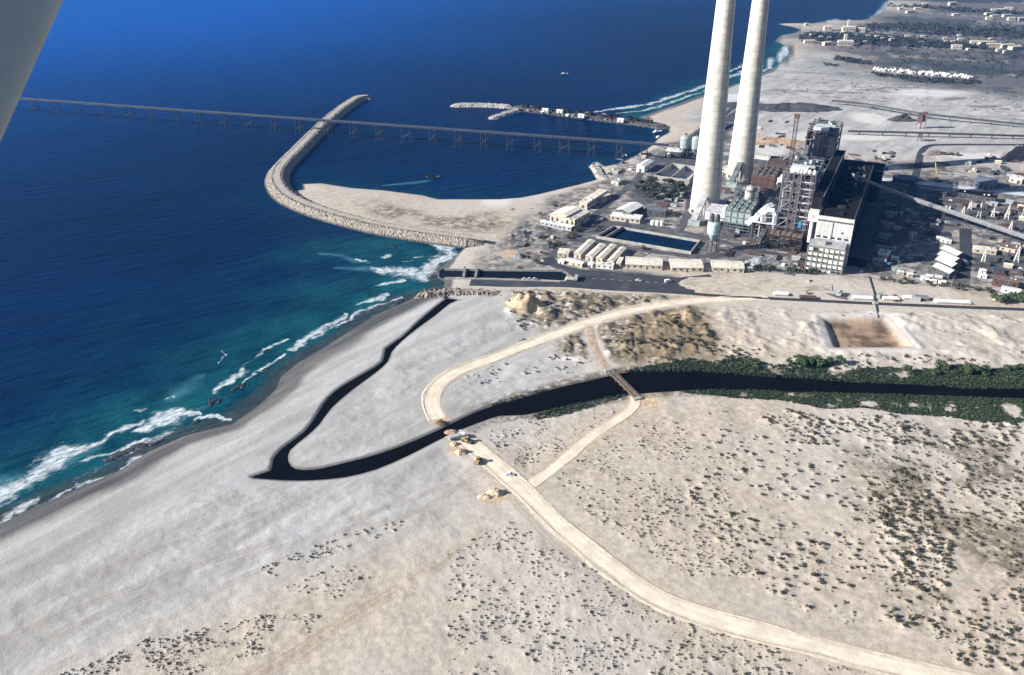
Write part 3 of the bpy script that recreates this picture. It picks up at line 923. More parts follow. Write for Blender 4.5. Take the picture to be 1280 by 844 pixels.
for i in range(len(PLANTR)):
    strip('works_road', 'works%d' % i, plain('works_tarmac', (.065, .066, .075), .9, var=.3, scale=.12, dirt=(.15, .145, .14)), tarred, .05 + .012 * i, .35)
# broad paved apron between the two asphalt roads, its painted dashes
ap = [(706, 338), (760, 344), (810, 348), (846, 352), (852, 360), (858, 364), (820, 361), (760, 358), (726, 356), (716, 346)]
pp = pts_at(ap)
mb = MB()
mb.add([(x, y, GZ + .075) for x, y in pp], [tuple(range(len(pp)))])
mb.add([(x, y, GZ - .3) for x, y in pp], [])
mb.f += [(i, (i + 1) % len(pp), len(pp) + (i + 1) % len(pp), len(pp) + i) for i in range(len(pp))]
tag(mb.build('paved_apron', ASPHM), kind='structure')
mb = MB()
lp = smooth_line(pts_at([(740, 348.5), (790, 351.5), (840, 355)]), 3)
for i in range(0, len(lp) - 1, 2):
    a, c_ = Vector((*lp[i], GZ + .19)), Vector((*lp[i + 1], GZ + .19))
    sd = (c_ - a).normalized().cross(Vector((0, 0, 1))) * .15
    mb.add([a - sd, c_ - sd, c_ + sd, a + sd], [(0, 1, 2, 3)])
tag(mb.build('road_markings', LINEM), kind='structure')
# kerbed traffic island where the road narrows
isl = pts_at([(850, 352), (862, 347), (900, 346.5), (980, 350), (1040, 354), (1040, 363), (960, 364), (880, 365), (858, 361)])
mb = MB()
kn = len(isl)
mb.add([(x, y, GZ - .2) for x, y in isl] + [(x, y, GZ + .3) for x, y in isl], [(i, (i + 1) % kn, kn + (i + 1) % kn, kn + i) for i in range(kn)] + [tuple(range(kn, 2 * kn))])
tag(mb.build('traffic_island', plain('island_sand', (.46, .40, .34), .95, var=.3, scale=.25, dirt=(.24, .2, .16))), kind='structure')


# ------------------------------------------------------------------ swept rubble works (breakwater, jetties, groyne)
def rubble(px, zc, half, slope, mat, rough, seed, step=1.6, taper=True, zbase=-2.0):
    """a mound of armour stone swept along a crest line; returns the builder and crest points"""
    pts = smooth_line([tuple(at(a, b, zc)[:2]) for a, b in px], step)
    P = np.array(pts)
    T = np.gradient(P, axis=0)
    T /= np.linalg.norm(T, axis=1)[:, None] + 1e-9
    Nn = np.stack([T[:, 1], -T[:, 0]], 1)
    run = (zc - zbase) * slope
    k1 = max(5, int(run / 1.0))
    sl_ = [half + run * i / k1 for i in range(k1, 0, -1)]
    xs = [-v for v in sl_] + [-half, -half * .75, -half * .5, -half * .25, 0, half * .25, half * .5, half * .75, half] + sl_[::-1]
    mb = MB()
    rnd = np.random.default_rng(seed)
    n = len(P)
    for i in range(n):
        endf = min(1, (min(i, n - 1 - i) if taper else i) * step / (half + run) + .12) if taper else 1
        for x in xs:
            a = abs(x)
            z = zc if a <= half else zc - (a - half) / slope
            jit = rnd.normal(0, rough) if a > half * .6 else rnd.normal(0, rough * .25)
            q = P[i] + Nn[i] * (x * (.35 + .65 * endf) + rnd.normal(0, rough * .45)) + T[i] * rnd.normal(0, rough * .45)
            mb.v.append((q[0], q[1], (z + jit - zbase) * (endf ** .5) + zbase))
    k = len(xs)
    mb.f = [(i * k + j, i * k + j + 1, (i + 1) * k + j + 1, (i + 1) * k + j) for i in range(n - 1) for j in range(k - 1)]
    return mb, P, Nn


mb, BP, BN = rubble([(465, 120), (450, 120), (438, 126), (420, 139), (400, 157), (375, 182), (356, 201), (347, 214), (347, 226), (356, 239), (374, 250), (400, 260), (430, 269), (470, 279), (510, 286), (550, 292), (590, 297), (606, 300)],
                    5.2, 5.4, 1.35, ROCK, .3, 3, 1.0)
bw = solo(mb, 'breakwater', ROCK, (BP[290][0], BP[290][1], 0), 'long curved rubble breakwater of pale stone closing the harbour', 'breakwater')
ml = MB()                                       # the level crest road of the breakwater
for i in range(6, len(BP)):
    for x in (-3.2, -1, 1, 3.2):
        q = BP[i] + BN[i] * (x + R.uniform(-.25, .25))
        ml.v.append((q[0], q[1], 5.55 + R.uniform(-.05, .05)))
ml.f = [(i * 4 + j, i * 4 + j + 1, (i + 1) * 4 + j + 1, (i + 1) * 4 + j) for i in range(len(BP) - 7) for j in range(3)]
ml.build('crest_road', plain('crest_gravel', (.38, .345, .30), .95, var=.3, scale=.3, dirt=(.36, .31, .25)), bw, recalc=False)
mb, JP, JN = rubble([(562, 131), (575, 130), (600, 130), (625, 131), (641, 133)], 2.6, 5.5, 1.2, ROCKG, .5, 5, 1.6)
solo(mb, 'jetty', ROCKG, (JP[10][0], JP[10][1], 0), 'pale flat stone jetty arm reaching farthest out to sea at the harbour mouth', 'jetty', 'stone jetties of the small harbour')
mb, JP, JN = rubble([(611, 147), (622, 144), (640, 138), (655, 132)], 2.4, 4.5, 1.2, ROCKG, .4, 6, 1.6)
solo(mb, 'jetty', ROCKG, (JP[10][0], JP[10][1], 0), 'short stone spur branching off the jetty into the harbour', 'jetty', 'stone jetties of the small harbour')
mb, JP, JN = rubble([(638, 132), (665, 135), (700, 140), (740, 145), (775, 149), (805, 153), (838, 158)], 2.8, 7.5, 1.3, SPOIL, .5, 7, 1.4)
solo(mb, 'jetty', plain('oily_quay_stone', (.075, .07, .068), .95, var=.5, scale=.4, dirt=(.16, .15, .14)), (JP[10][0], JP[10][1], 0), 'long dark quay with sheds and boats joining the jetty to the beach', 'jetty', 'stone jetties of the small harbour')
QP, QN = JP, JN
mb, JP, JN = rubble([(517, 369), (530, 366), (550, 364), (570, 363), (600, 364), (630, 366)], 2.6, 3.0, 1.4, ROCKG, .8, 8, 1.2)
solo(mb, 'rock_groyne', plain('brown_groyne_stone', (.27, .23, .195), .95, var=.6, scale=.4, dirt=(.1, .085, .075)), (JP[10][0], JP[10][1], 0), 'low groyne of brown boulders below the end of the asphalt road', 'groyne')
mb, JP, JN = rubble([(741, 203), (747, 211), (752, 219), (760, 223)], 2.4, 2.6, 1.2, ROCKG, .4, 9, 1.4)
solo(mb, 'mole', ROCKG, (JP[5][0], JP[5][1], 0), 'stubby pale concrete mole on the harbour shore below the hangars', 'mole')


# ------------------------------------------------------------------ reef rocks in the surf
def boulder(mb, c, r, seed, flat=.6, n=10):
    rnd = random.Random(seed)
    c = Vector(c)
    k = []
    prof = [(.0, -.5), (.8, -.4), (1.0, 0), (.85, .45), (.5, .8), (.05, .95)]
    for rr_, z in prof:
        for i in range(n):
            t = 2 * math.pi * i / n
            j = 1 + rnd.uniform(-.22, .22)
            k.append(c + Vector((r[0] * rr_ * math.cos(t) * j, r[1] * rr_ * math.sin(t) * j, r[2] * z * (1 + rnd.uniform(-.15, .15)))))
    fs = [(a * n + i, a * n + (i + 1) % n, (a + 1) * n + (i + 1) % n, (a + 1) * n + i) for a in range(len(prof) - 1) for i in range(n)]
    fs.append(tuple(range((len(prof) - 1) * n, len(prof) * n)))
    mb.add(k, fs)


for i, (px, py, rx, ry, lab) in enumerate(((158, 564, 10, 3.2, 'longest dark reef rock lying between two bands of white surf'), (297, 484, 4, 3, 'dark reef rock just seaward of the widest wet sand'),
                                          (267, 502, 2.6, 4.5, 'narrow dark reef rock at the foot of a breaking wave'), (107, 633, 3.4, 1.6, 'lone dark rock on the wet sand at lower left'), (332, 461, 2.5, 1.2, 'small dark rock at the water edge beyond the other reef rocks'), (196, 553, 3.4, 1.2, 'short dark rock close to the end of the longest reef rock'), (318, 470, 1.8, 1.0, 'low dark rock between the breaking wave and the wet sand'), (245, 528, 2.2, .9, 'low dark rock awash in the middle of the bay surf'), (500, 377, 3.2, 1.6, 'dark rock awash just below the brown boulder groyne'))):
    p = at(px, py, .2)
    mb = MB()
    for k in range(9):
        t = k / 8 - .5
        q = Vector((math.cos(SHORE_AZ), math.sin(SHORE_AZ), 0)) * (t * 2 * rx * .85)
        boulder(mb, (p.x + q.x + R.uniform(-.4, .4) * ry, p.y + q.y + R.uniform(-.4, .4) * ry, .1), (rx * .28, ry * R.uniform(.4, .8), R.uniform(.3, .6)), i * 20 + k)
    solo(mb, 'reef_rock', ROCKD, p, lab, 'rock', 'reef rocks in the surf')


# ------------------------------------------------------------------ the long coal pier
def deck_px(x):
    return 124 + (x - 22) * 57.0 / 793


DZ = 17.5
p0, p1 = at(-70, deck_px(-70), DZ), at(836, deck_px(836), DZ)
dv = (p1 - p0).normalized()
sd = dv.cross(Vector((0, 0, 1)))
pier = thing('pier', 'long straight trestle pier carrying a coal conveyor across the harbour and out to sea', 'pier', (p1.x, p1.y, 0))
mb = MB()
mb.obox(p0 - sd * 2.1, p1 - p0, sd * 4.2, (0, 0, .5))
mb.build('deck', plain('pier_deck', (.04, .052, .078), .8, var=.2, scale=.1), pier)
mb = MB()
mb.obox(p0 - sd * 1.0 + Vector((0, 0, 1.0)), p1 - p0, sd * 1.8, (0, 0, 1.0))
mb.build('conveyor_casing', plain('pier_casing', (.055, .07, .105), .7, var=.25, scale=.08), pier)
mb = MB()
for s in (-2.05, 2.05):
    mb.obox(p0 + sd * s + Vector((0, 0, 1.9)), p1 - p0, sd * .12, (0, 0, .12))
L = (p1 - p0).length
for i in range(int(L / 6)):
    for s in (-2.05, 2.05):
        q = p0 + dv * (i * 6) + sd * s
        mb.bar(q + Vector((0, 0, .6)), q + Vector((0, 0, 2)), .1)
mb.build('railing', DSTEEL, pier)
for x in [-50, -20, 11, 42, 70, 98, 128, 159, 188, 219, 248, 279, 310, 342, 373, 408, 441, 474, 508, 541, 573, 605, 638, 672, 706, 740, 775, 806]:
    big = x in (159, 310, 508, 706, 11)
    c = at(x, deck_px(x), DZ)
    mb = MB()
    k = 4.6 if big else 2.6
    for a in (-k, k):
        for s in (-1, 1):
            mb.tube(c + dv * a + sd * (2.7 * s), c + dv * (a * 1.25) + sd * (4.6 * s) + Vector((0, 0, -DZ - 2)), .29, .29, 8)
            mb.bar(c + dv * a * 1.1 + sd * (3.4 * s) - Vector((0, 0, 6)), c - dv * a * 1.15 + sd * (3.8 * s) - Vector((0, 0, 12)), .2)
        mb.bar(c + dv * a - sd * 3.2 - Vector((0, 0, .5)), c + dv * a + sd * 3.2 - Vector((0, 0, .5)), 1.0)
        mb.bar(c + dv * a * 1.1 - sd * 3.5 - Vector((0, 0, 8)), c + dv * a * 1.1 + sd * 3.5 - Vector((0, 0, 8)), .5)
    mb.build('trestle', plain('pier_leg_steel', (.03, .034, .045), .7, var=.3, scale=.5), pier)


# ------------------------------------------------------------------ chimneys
def chimney(px, r0, r1, H, label):
    c = at(*px)
    t = thing('chimney', label, 'chimney', c, 'tall chimneys of the power station')
    mb = MB()
    prof = []
    n = 48
    for i in range(n + 1):
        z = H * i / n
        f = z / H
        prof.append((r0 + (r1 - r0) * (1 - (1 - f) ** 1.35), z - .5))
    mb.lathe(c, prof, 56)
    mb.build('shaft', CONC, t, smooth=True)
    m2 = MB()
    m2.lathe(c, [(r0 + .7, -.5), (r0 + .7, 1.3), (r0 + .2, 1.6)], 56)
    m2.build('plinth', CONCR, t)
    for z in (H - 6,):
        f = z / H
        rz = r0 + (r1 - r0) * (1 - (1 - f) ** 1.35)
        m3 = MB()
        m3.lathe(c, [(rz, z - .15), (rz + 1.5, z - .15), (rz + 1.5, z + .1), (rz + 1.42, z + .1), (rz + 1.42, z + 1.1), (rz + 1.5, z + 1.1), (rz + 1.5, z + 1.2), (rz + 1.35, z + 1.2), (rz + 1.35, z + .1), (rz, z + .1)], 40)
        m3.build('gallery', STEEL, t)
    m4 = MB()
    m4.lathe(c, [(r1 - .1, H - 1), (r1 + .25, H - 1), (r1 + .25, H - .3), (r1 - 1, H - .3), (r1 - 1.2, H - 3)], 48)
    m4.build('rim', CONCR, t)
    m6 = MB()
    for k in range(80):
        za, zb_ = 3 + k * 2.95, 3 + (k + 1) * 2.95
        ra, rb = [r0 + (r1 - r0) * (1 - (1 - (z + .5) / H) ** 1.35) + .35 for z in (za, zb_)]
        dl = (UA * -.5 + UB * .85).normalized()
        for sl_ in (-.45, .45):
            sv = dl.cross(Vector((0, 0, 1))) * sl_
            m6.bar(c + dl * ra + sv + Vector((0, 0, za)), c + dl * rb + sv + Vector((0, 0, zb_)), .14)
    m6.build('ladder', DSTEEL, t)
    m5 = MB()
    q = Vector((-UB.x, -UB.y, 0)).lerp(-UA, .55).normalized()
    s = q.cross(Vector((0, 0, 1)))
    m5.obox(c + q * (r0 - 1.0) - s * 1.6, s * 3.2, q * 1.25, (0, 0, 4.2))
    m5.build('door', DSTEEL, t)
    return t


chimney((880, 265), 12.9, 6.3, 246, 'nearer and thicker of the two pale concrete chimneys, beside the water basin')
chimney((924, 222), 12.6, 6.2, 246, 'farther of the two pale concrete chimneys, standing behind the rusty steelwork')


# ------------------------------------------------------------------ power station block
def frame_mb(u0, u1, v0, v1, z0, z1, nu, nv, dz, w=.9, brace=True, rails=False):
    mb = MB()
    us = [u0 + (u1 - u0) * i / nu for i in range(nu + 1)]
    vs = [v0 + (v1 - v0) * i / nv for i in range(nv + 1)]
    for u in us:
        for v in vs:
            if u in (u0, u1) or v in (v0, v1):
                mb.bar(W(u, v, z0), W(u, v, z1), w)
    nz = max(1, int((z1 - z0) / dz))
    for k in range(1, nz + 1):
        z = z0 + (z1 - z0) * k / nz
        for v in vs:
            mb.bar(W(u0, v, z), W(u1, v, z), w * .8)
        for u in us:
            mb.bar(W(u, v0, z), W(u, v1, z), w * .8)
        if brace and k % 2:
            zb = z - (z1 - z0) / nz
            for u in (u0, u1):
                for a, b in ((vs[0], vs[1]), (vs[-1], vs[-2])):
                    mb.bar(W(u, a, zb), W(u, b, z), w * .5)
            for v in (v0, v1):
                for a, b in ((us[0], us[1]), (us[-1], us[-2])):
                    mb.bar(W(a, v, zb), W(b, v, z), w * .5)
    return mb


# turbine hall
hall = thing('turbine_hall', 'long turbine hall with a white end wall and a black roof', 'hall', W(80, -12, 0))
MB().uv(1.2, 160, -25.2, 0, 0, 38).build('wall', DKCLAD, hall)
ENDW = plain('end_wall_sheeting', (.52, .52, .515), .7, var=.18, scale=.25, dirt=(.34, .31, .28), streak=True)
ew = MB().uv(0, 1.0, -25.6, .4, 0, 40).build('end_wall', ENDW, hall)
mb = MB()
for k in range(1, 9):
    v = -25.6 + k * 26 / 9
    mb.uv(-.07, -.01, v - .1, v + .1, 22.6, 36.0)
for z in (26, 31):
    mb.uv(-.065, -.012, -25.5, .3, z, z + .16)
mb.build('panel_joint', GREYR, hall, parent=ew)
MB().uv(-.12, -.02, -7.2, -5.8, 28, 29.6).build('vent', DSTEEL, hall, parent=ew)
MB().uv(-.6, -.02, -14.6, -13.9, 22.6, 36).build('downpipe', GREYR, hall, parent=ew)
mb = MB()
for k in range(5):
    mb.uv(-.12, -.02, -24.5 + k * 5, -21.5 + k * 5, 23.2, 24.8)
mb.build('window', GLASS, hall, parent=ew)
MB().uv(-.25, -.05, -25.1, -.2, 36.2, 37.3).build('louvre_band', DSTEEL, hall)
MB().uv(-.25, -.05, -25.1, -.2, 19.6, 22.5).build('canopy_band', GREYR, hall)
r = MB().uv(1.2, 160, -24.6, -.6, 38.05, 38.4).build('roof', BLACKR, hall)
for u in range(12, 156, 16):
    MB().uv(u, u + 5, -15, -9, 38.4, 40.2).build('roof_vent', DKCLAD, hall, parent=r)
mb = MB()
mb.uv(1.2, 160, -.55, .05, 38.05, 39.3)
mb.uv(1.2, 160, -25.25, -24.65, 38.05, 39.3)
mb.build('parapet', DSTEEL, hall)
MB().uv(62, 64, -25, -.6, 38.4, 41).build('roof_step', DKCLAD, hall, parent=r)
for k in range(12):
    u = R.uniform(66, 156)
    v = R.uniform(-23, -4)
    MB().uv(u, u + R.uniform(1.5, 4), v, v + R.uniform(1.5, 3), 38.45, R.uniform(39.2, 41.5)).build('roof_plant', R.choice((DSTEEL, TEALD, DKCLAD, RUST)), hall, parent=r)
mb = MB()
for k in range(9):
    mb.uv(8 + k * 16.5, 17 + k * 16.5, .02, .2, 12, 19)
mb.build('side_glazing', GLASS, hall)
# annexe along the dark side, the block at the far end
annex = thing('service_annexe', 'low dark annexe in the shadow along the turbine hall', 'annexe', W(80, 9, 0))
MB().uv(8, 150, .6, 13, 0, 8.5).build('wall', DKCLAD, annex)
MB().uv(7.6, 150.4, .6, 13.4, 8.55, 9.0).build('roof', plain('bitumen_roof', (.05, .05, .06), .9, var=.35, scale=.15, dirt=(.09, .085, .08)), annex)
mb = MB()
for k in range(11):
    mb.uv(14 + k * 12, 20 + k * 12, 13.0, 13.15, 2, 5.5)
mb.build('shutter_door', DSTEEL, annex)
fb = thing('boiler_store', 'square black-roofed block at the far end of the turbine hall', 'building', W(179, -12, 0))
MB().uv(163, 196, -30, 8, 0, 31).build('wall', DKCLAD, fb)
MB().uv(162.6, 196.4, -30.4, 8.4, 31.05, 31.9).build('roof', BLACKR, fb)
mb = MB()
for k in range(5):
    mb.uv(162.8, 162.95, -26 + k * 7, -22 + k * 7, 12, 22)
mb.build('window', GLASS, fb)
# office block with sun blinds
off = thing('office_block', 'grey concrete office block with a grid of pale blinds against the white end wall', 'office', W(-8, -14, 0))
MB().uv(-14, -.5, -27.5, -1.5, 0, 21).build('wall', DSTEEL, off)
MB().uv(-13.8, -.5, -27.2, -1.8, 21.05, 21.5).build('roof', GREYR, off)
mb = MB()
for k in range(5):
    mb.uv(-14.9, -14.05, -27.8, -1.2, 4.0 + k * 4.15 - .35, 4.0 + k * 4.15 + .25)
for k in range(8):
    v = -27.6 + k * 26.2 / 7
    mb.uv(-14.8, -14.05, v - .32, v + .32, 0, 21.2)
mb.build('sun_fin', plain('weathered_concrete', (.2, .205, .19), .9, var=.3, scale=.4, dirt=(.2, .2, .18)), off)
for i in range(7):
    for k in range(5):
        v = -27.6 + i * 26.2 / 7 + .5
        z = .4 + k * 4.15
        if R.random() < .86:
            MB().uv(-14.35, -14.1, v, v + 2.75, z + R.choice((.4, .6, 1.0)), z + 3.2).build('blind', PALEGL, off)
        else:
            MB().uv(-14.2, -14.06, v, v + 2.75, z + .4, z + 3.2).build('window', GLASS, off)
for k in range(3):
    MB().uv(-10 + k * 3.5, -8 + k * 3.5, -1.45, -1.3, 2, 19).build('stair_window', GLASS, off)
MB().uv(-11, -5, -22, -16, 21.5, 24).build('lift_house', CONCR, off)

# bunker bay
bay = thing('bunker_bay', 'tall narrow dark coal bunker bay between the boilers and the turbine hall', 'bunker bay', W(90, -30, 0))
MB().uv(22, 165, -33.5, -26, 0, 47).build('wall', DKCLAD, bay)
MB().uv(21.6, 165.4, -33.8, -25.7, 47.05, 47.8).build('roof', BLACKR, bay)
mb = MB()
mb.bar(W(21.6, -34, 48), W(165, -34, 48), .5)
mb.bar(W(21.6, -25.6, 48), W(165, -25.6, 48), .5)
mb.build('edge_rail', STEEL, bay)
wt = MB().uv(15, 21.4, -34, -26.5, 29.5, 37.5).build('transfer_house', WHITE, bay)
MB().uv(14.8, 14.98, -31.6, -29.4, 32, 35).build('louvre', GREYR, bay, parent=wt)
mb = MB()
mb.tube(W(17.5, -30.5, 12), W(17.5, -30.5, 29.4), 1.7, 1.7, 12)
mb.build('drop_chute', WHITE, bay)


def boiler(u0, label, H, open_front, cladm):
    t = thing('boiler_house', label, 'boiler house', W(u0 + 22, -46, 0), 'boiler houses of the power station')
    v0, v1 = -59, -34.6
    frame_mb(u0, u0 + 45, v0, v1, 0, H, 5, 3, 7.4, .95).build('steel_frame', STEEL, t)
    mb = MB()
    for k in range(1, 8):
        z = H * k / 8
        mb.uv(u0 + .5, u0 + 44.5, v0 + .5, v0 + 5 + (k % 3) * 2, z, z + .25)
        mb.uv(u0 + .5, u0 + 7 + (k * 5 % 4), v0 + .5, v1 - .5, z + .3, z + .55)
    mb.build('floor_grating', plain('floor_grating', (.16, .165, .18), .7, var=.3, scale=.4), t)
    mb = MB()
    mb.uv(u0 + 5, u0 + 42, v0 + 3.5, v1 - 1.5, 6, H - 5)
    mb.build('furnace_casing', cladm, t)
    if not open_front:
        for k in range(4):
            for j in range(6):
                if (k * 7 + j * 3) % 5:
                    MB().uv(u0 - .85, u0 - .55, v0 + .4 + k * 6.1, v0 + 6 + k * 6.1, 8 + j * 9.2, 16.4 + j * 9.2).build('cladding_panel', R.choice((LILAC, STEEL, TEALD, STEEL, DSTEEL)), t)
                MB().uv(u0 + 1 + k * 11, u0 + 11 + k * 11, v0 - .85, v0 - .55, 8 + j * 9.2, 16.4 + j * 9.2).build('cladding_panel', R.choice((STEEL, TEALD, DSTEEL, STEEL)), t)
    mb = MB()
    for k in range(7):
        z = 12 + k * (H - 22) / 7
        mb.uv(u0 + 4.6, u0 + 42.4, v0 + 3.1, v1 - 1.1, z, z + .8)
    mb.build('buckstay', DSTEEL, t)
    mb = MB()
    mb.tube(W(u0 + 14, v0 + 5, H + 2.2), W(u0 + 14, v1 - 3, H + 2.2), 1.5, 1.5, 12)
    mb.build('steam_drum', TEAL, t, smooth=False)
    MB().uv(u0 + 4, u0 + 12, v0 + 4, v0 + 17, H - 1.8, H + 2.6).build('penthouse', WHITE if open_front else LILAC, t)
    MB().uv(u0 + 18, u0 + 40, v0 + 3, v1 - 5, H - .8, H + 1.0).build('roof_deck', TEALD, t)
    for a, b in ((4, 20), (4, 23.6)) if open_front else ((22, 18), (30, 16)):
        mb = MB()
        mb.lathe(W(u0 + a, v0 + b - 1, H), [(1.5, 0), (1.5, 1.2), (1.2, 2.4), (.5, 3.1), (.05, 3.2)], 14)
        mb.build('header_tank', WHITE, t, smooth=True)
    for k in range(12):
        u, v = u0 + R.uniform(14, 42), v0 + R.uniform(2, 20)
        s = R.uniform(.8, 2.2)
        MB().uv(u, u + s * 1.6, v, v + s, H + .2, H + 1 + s * 1.2).build('roof_plant', R.choice((TEAL, DSTEEL, STEEL, LILAC, TEALD)), t)
    # risers and ducts seen through the open steel
    for k in range(9):
        v = v0 + 1.2 + k * 2.6
        mb = MB()
        mb.tube(W(u0 + R.uniform(1, 7), v, 4 + R.uniform(0, 20)), W(u0 + R.uniform(1, 7), v, H - R.uniform(3, 18)), R.uniform(.35, .9), None, 10)
        mb.build('riser_pipe', R.choice((STEEL, TEAL, LILAC, RUST)), t)
    mb = MB()
    for k in range(16):
        z = 3 + k * (H - 6) / 16
        mb.bar(W(u0 - .6, v0 + 9, z), W(u0 - .6, v0 + 13, z + (H - 6) / 16), .16)
        mb.uv(u0 - 2.0, u0 - .1, v0 + 7, v0 + 8, z, z + .2)
        mb.uv(u0 - 2.0, u0 - .1, v0 + 13, v0 + 14, z, z + .2)
    for v in (8, 14):
        for u in (-2.1, -.1):
            mb.bar(W(u0 + u, v0 + v, 0), W(u0 + u, v0 + v, H - 1), .4)
    mb.build('stair_tower', plain('pale_steelwork', (.22, .20, .215), .6, var=.3, scale=.4), t)
    for k in range(8):
        z = 20 + k * 5.6
        if z < H - 3:
            MB().uv(u0 - .75, u0 - .2, v0 + 14.5, v1 - .5, z, z + .9).build('walkway', plain('pale_walkway', (.5, .5, .53), .6, var=.2, scale=.5), t)
    MB().uv(u0 - 1.2, u0 + .2, v1 - 7.6, v1 - 5.2, 17, 22).build('lift_car', BLUEP if open_front else TEAL, t)
    return t


boiler(33, 'nearer boiler house of open grey steelwork still being built beside the white hall end', 60, True, plain('boiler_casing', (.045, .043, .048), .8, var=.4, scale=.2, dirt=(.16, .09, .06)))
boiler(150, 'farther boiler house, clad higher and taller than the one in front of it', 66, False, plain('boiler_casing_far', (.085, .08, .09), .8, var=.35, scale=.15, dirt=(.12, .09, .08)))


t = thing('machine_house', 'grey-green machine house crowded with roof plant between the two boiler houses', 'machine house', W(114, -47, 0))
MB().uv(80, 148, -58.5, -35, 0, 33).build('wall', TEALD, t)
for k in range(5):
    MB().uv(79.7, 79.95, -58 + k * 4.6, -54.2 + k * 4.6, 21, 31).build('wall_panel', R.choice((TEAL, DSTEEL, STEEL)), t)
for k in range(9):
    MB().uv(82 + k * 7.2, 87.5 + k * 7.2, -58.75, -58.52, 12, 31).build('wall_panel', R.choice((TEALD, DSTEEL, STEEL, TEAL)), t)
rf = MB().uv(79.6, 148.4, -58.9, -34.6, 33.05, 33.6).build('roof', DSTEEL, t)
for k in range(46):
    u, v, q = R.uniform(81, 144), R.uniform(-58, -38), R.uniform(1.2, 3.6)
    MB().uv(u, u + q * 1.4, v, v + q, 33.6, 34 + q * R.uniform(.6, 1.4)).build('roof_plant', R.choice((TEAL, TEALD, STEEL, LILAC, DSTEEL, WHITE, RUST)), t, parent=rf)
for k in range(10):
    v = -57 + k * 2.1
    MB().tube(W(82, v, 34.6), W(146, v + R.uniform(-1, 1), 34.6 + R.uniform(0, 2)), R.uniform(.25, .6), None, 8).build('roof_pipe', R.choice((TEAL, STEEL, LILAC)), t, parent=rf)


t = thing('scaffold', 'dark brown scaffold of tubes and boards in front of the nearer boiler house', 'scaffold', W(24, -48, 0))
frame_mb(16, 31, -62, -36, 0, 16, 4, 6, 2.6, .32).build('tube_frame', plain('brown_scaffold', (.06, .042, .036), .8, var=.4, scale=.5), t)
for k in range(1, 6):
    for j in range(3):
        if R.random() < .75:
            MB().uv(16.3 + R.uniform(0, 4), 26 + R.uniform(0, 4), -61.5 + j * 8.6, -54 + j * 8.6, k * 2.7 - .1, k * 2.7 + .05).build('boards', R.choice((WOOD, DSTEEL, RUST)), t)
for k in range(14):
    u, v = R.uniform(17, 29), R.uniform(-61, -38)
    MB().uv(u, u + R.uniform(1, 3), v, v + R.uniform(1, 3), .05, R.uniform(2, 11)).build('machine', R.choice((DSTEEL, RUST, TEALD, STEEL)), t)


def airheater(u0, label, H=16):
    t = thing('air_heater_bay', label, 'air heaters', W(u0 + 10, -69, 0), 'duct bays between boilers and filters')
    frame_mb(u0, u0 + 26, -78, -60, 0, H, 3, 3, 5.2, .7).build('steel_frame', STEEL, t)
    MB().uv(u0 + 3, u0 + 24, -75, -62, 2, H - 2).build('heater_casing', RUST, t)
    MB().uv(u0 - .5, u0 + 26.5, -78.5, -59.6, H + .05, H + .5).build('deck', LILAC, t)

    def duct(pts, w, name='duct'):
        mb = MB()
        for a, b in zip(pts[:-1], pts[1:]):
            mb.bar(W(*a), W(*b), w)
        return mb.build(name, LILAC, t)
    duct([(u0 + 5, -76, H + 1), (u0 + 5, -74, H + 6), (u0 + 8, -69, H + 11), (u0 + 12, -66, H + 12)], 4.4)
    duct([(u0 + 2, -70, H + 1.5), (u0 + 2, -70, H + 8), (u0 + 2, -67.6, H + 10.5), (u0 + 2, -62, H + 10.5), (u0 + 2, -60.5, H + 8), (u0 + 2, -60.5, H - 7)], 3.6)
    duct([(u0 + 15, -75, H + 2), (u0 + 15, -70, H + 8), (u0 + 15, -62, H + 9)], 4.6)
    duct([(u0 + 6, -82, 12), (u0 + 5, -77, H + 2)], 4.4)
    for k in range(4):
        mb = MB()
        mb.tube(W(u0 - .8, -77 + k * 5.5, 1), W(u0 - .8, -77 + k * 5.5, H - 1 - k), .5, None, 8)
        mb.build('pipe', R.choice((STEEL, RUST, TEAL)), t)
    return t


airheater(33, 'nearer bay of big pale ducts arching over open steelwork beside the boilers')
airheater(150, 'farther bay of pale ducts in front of the far boiler house')


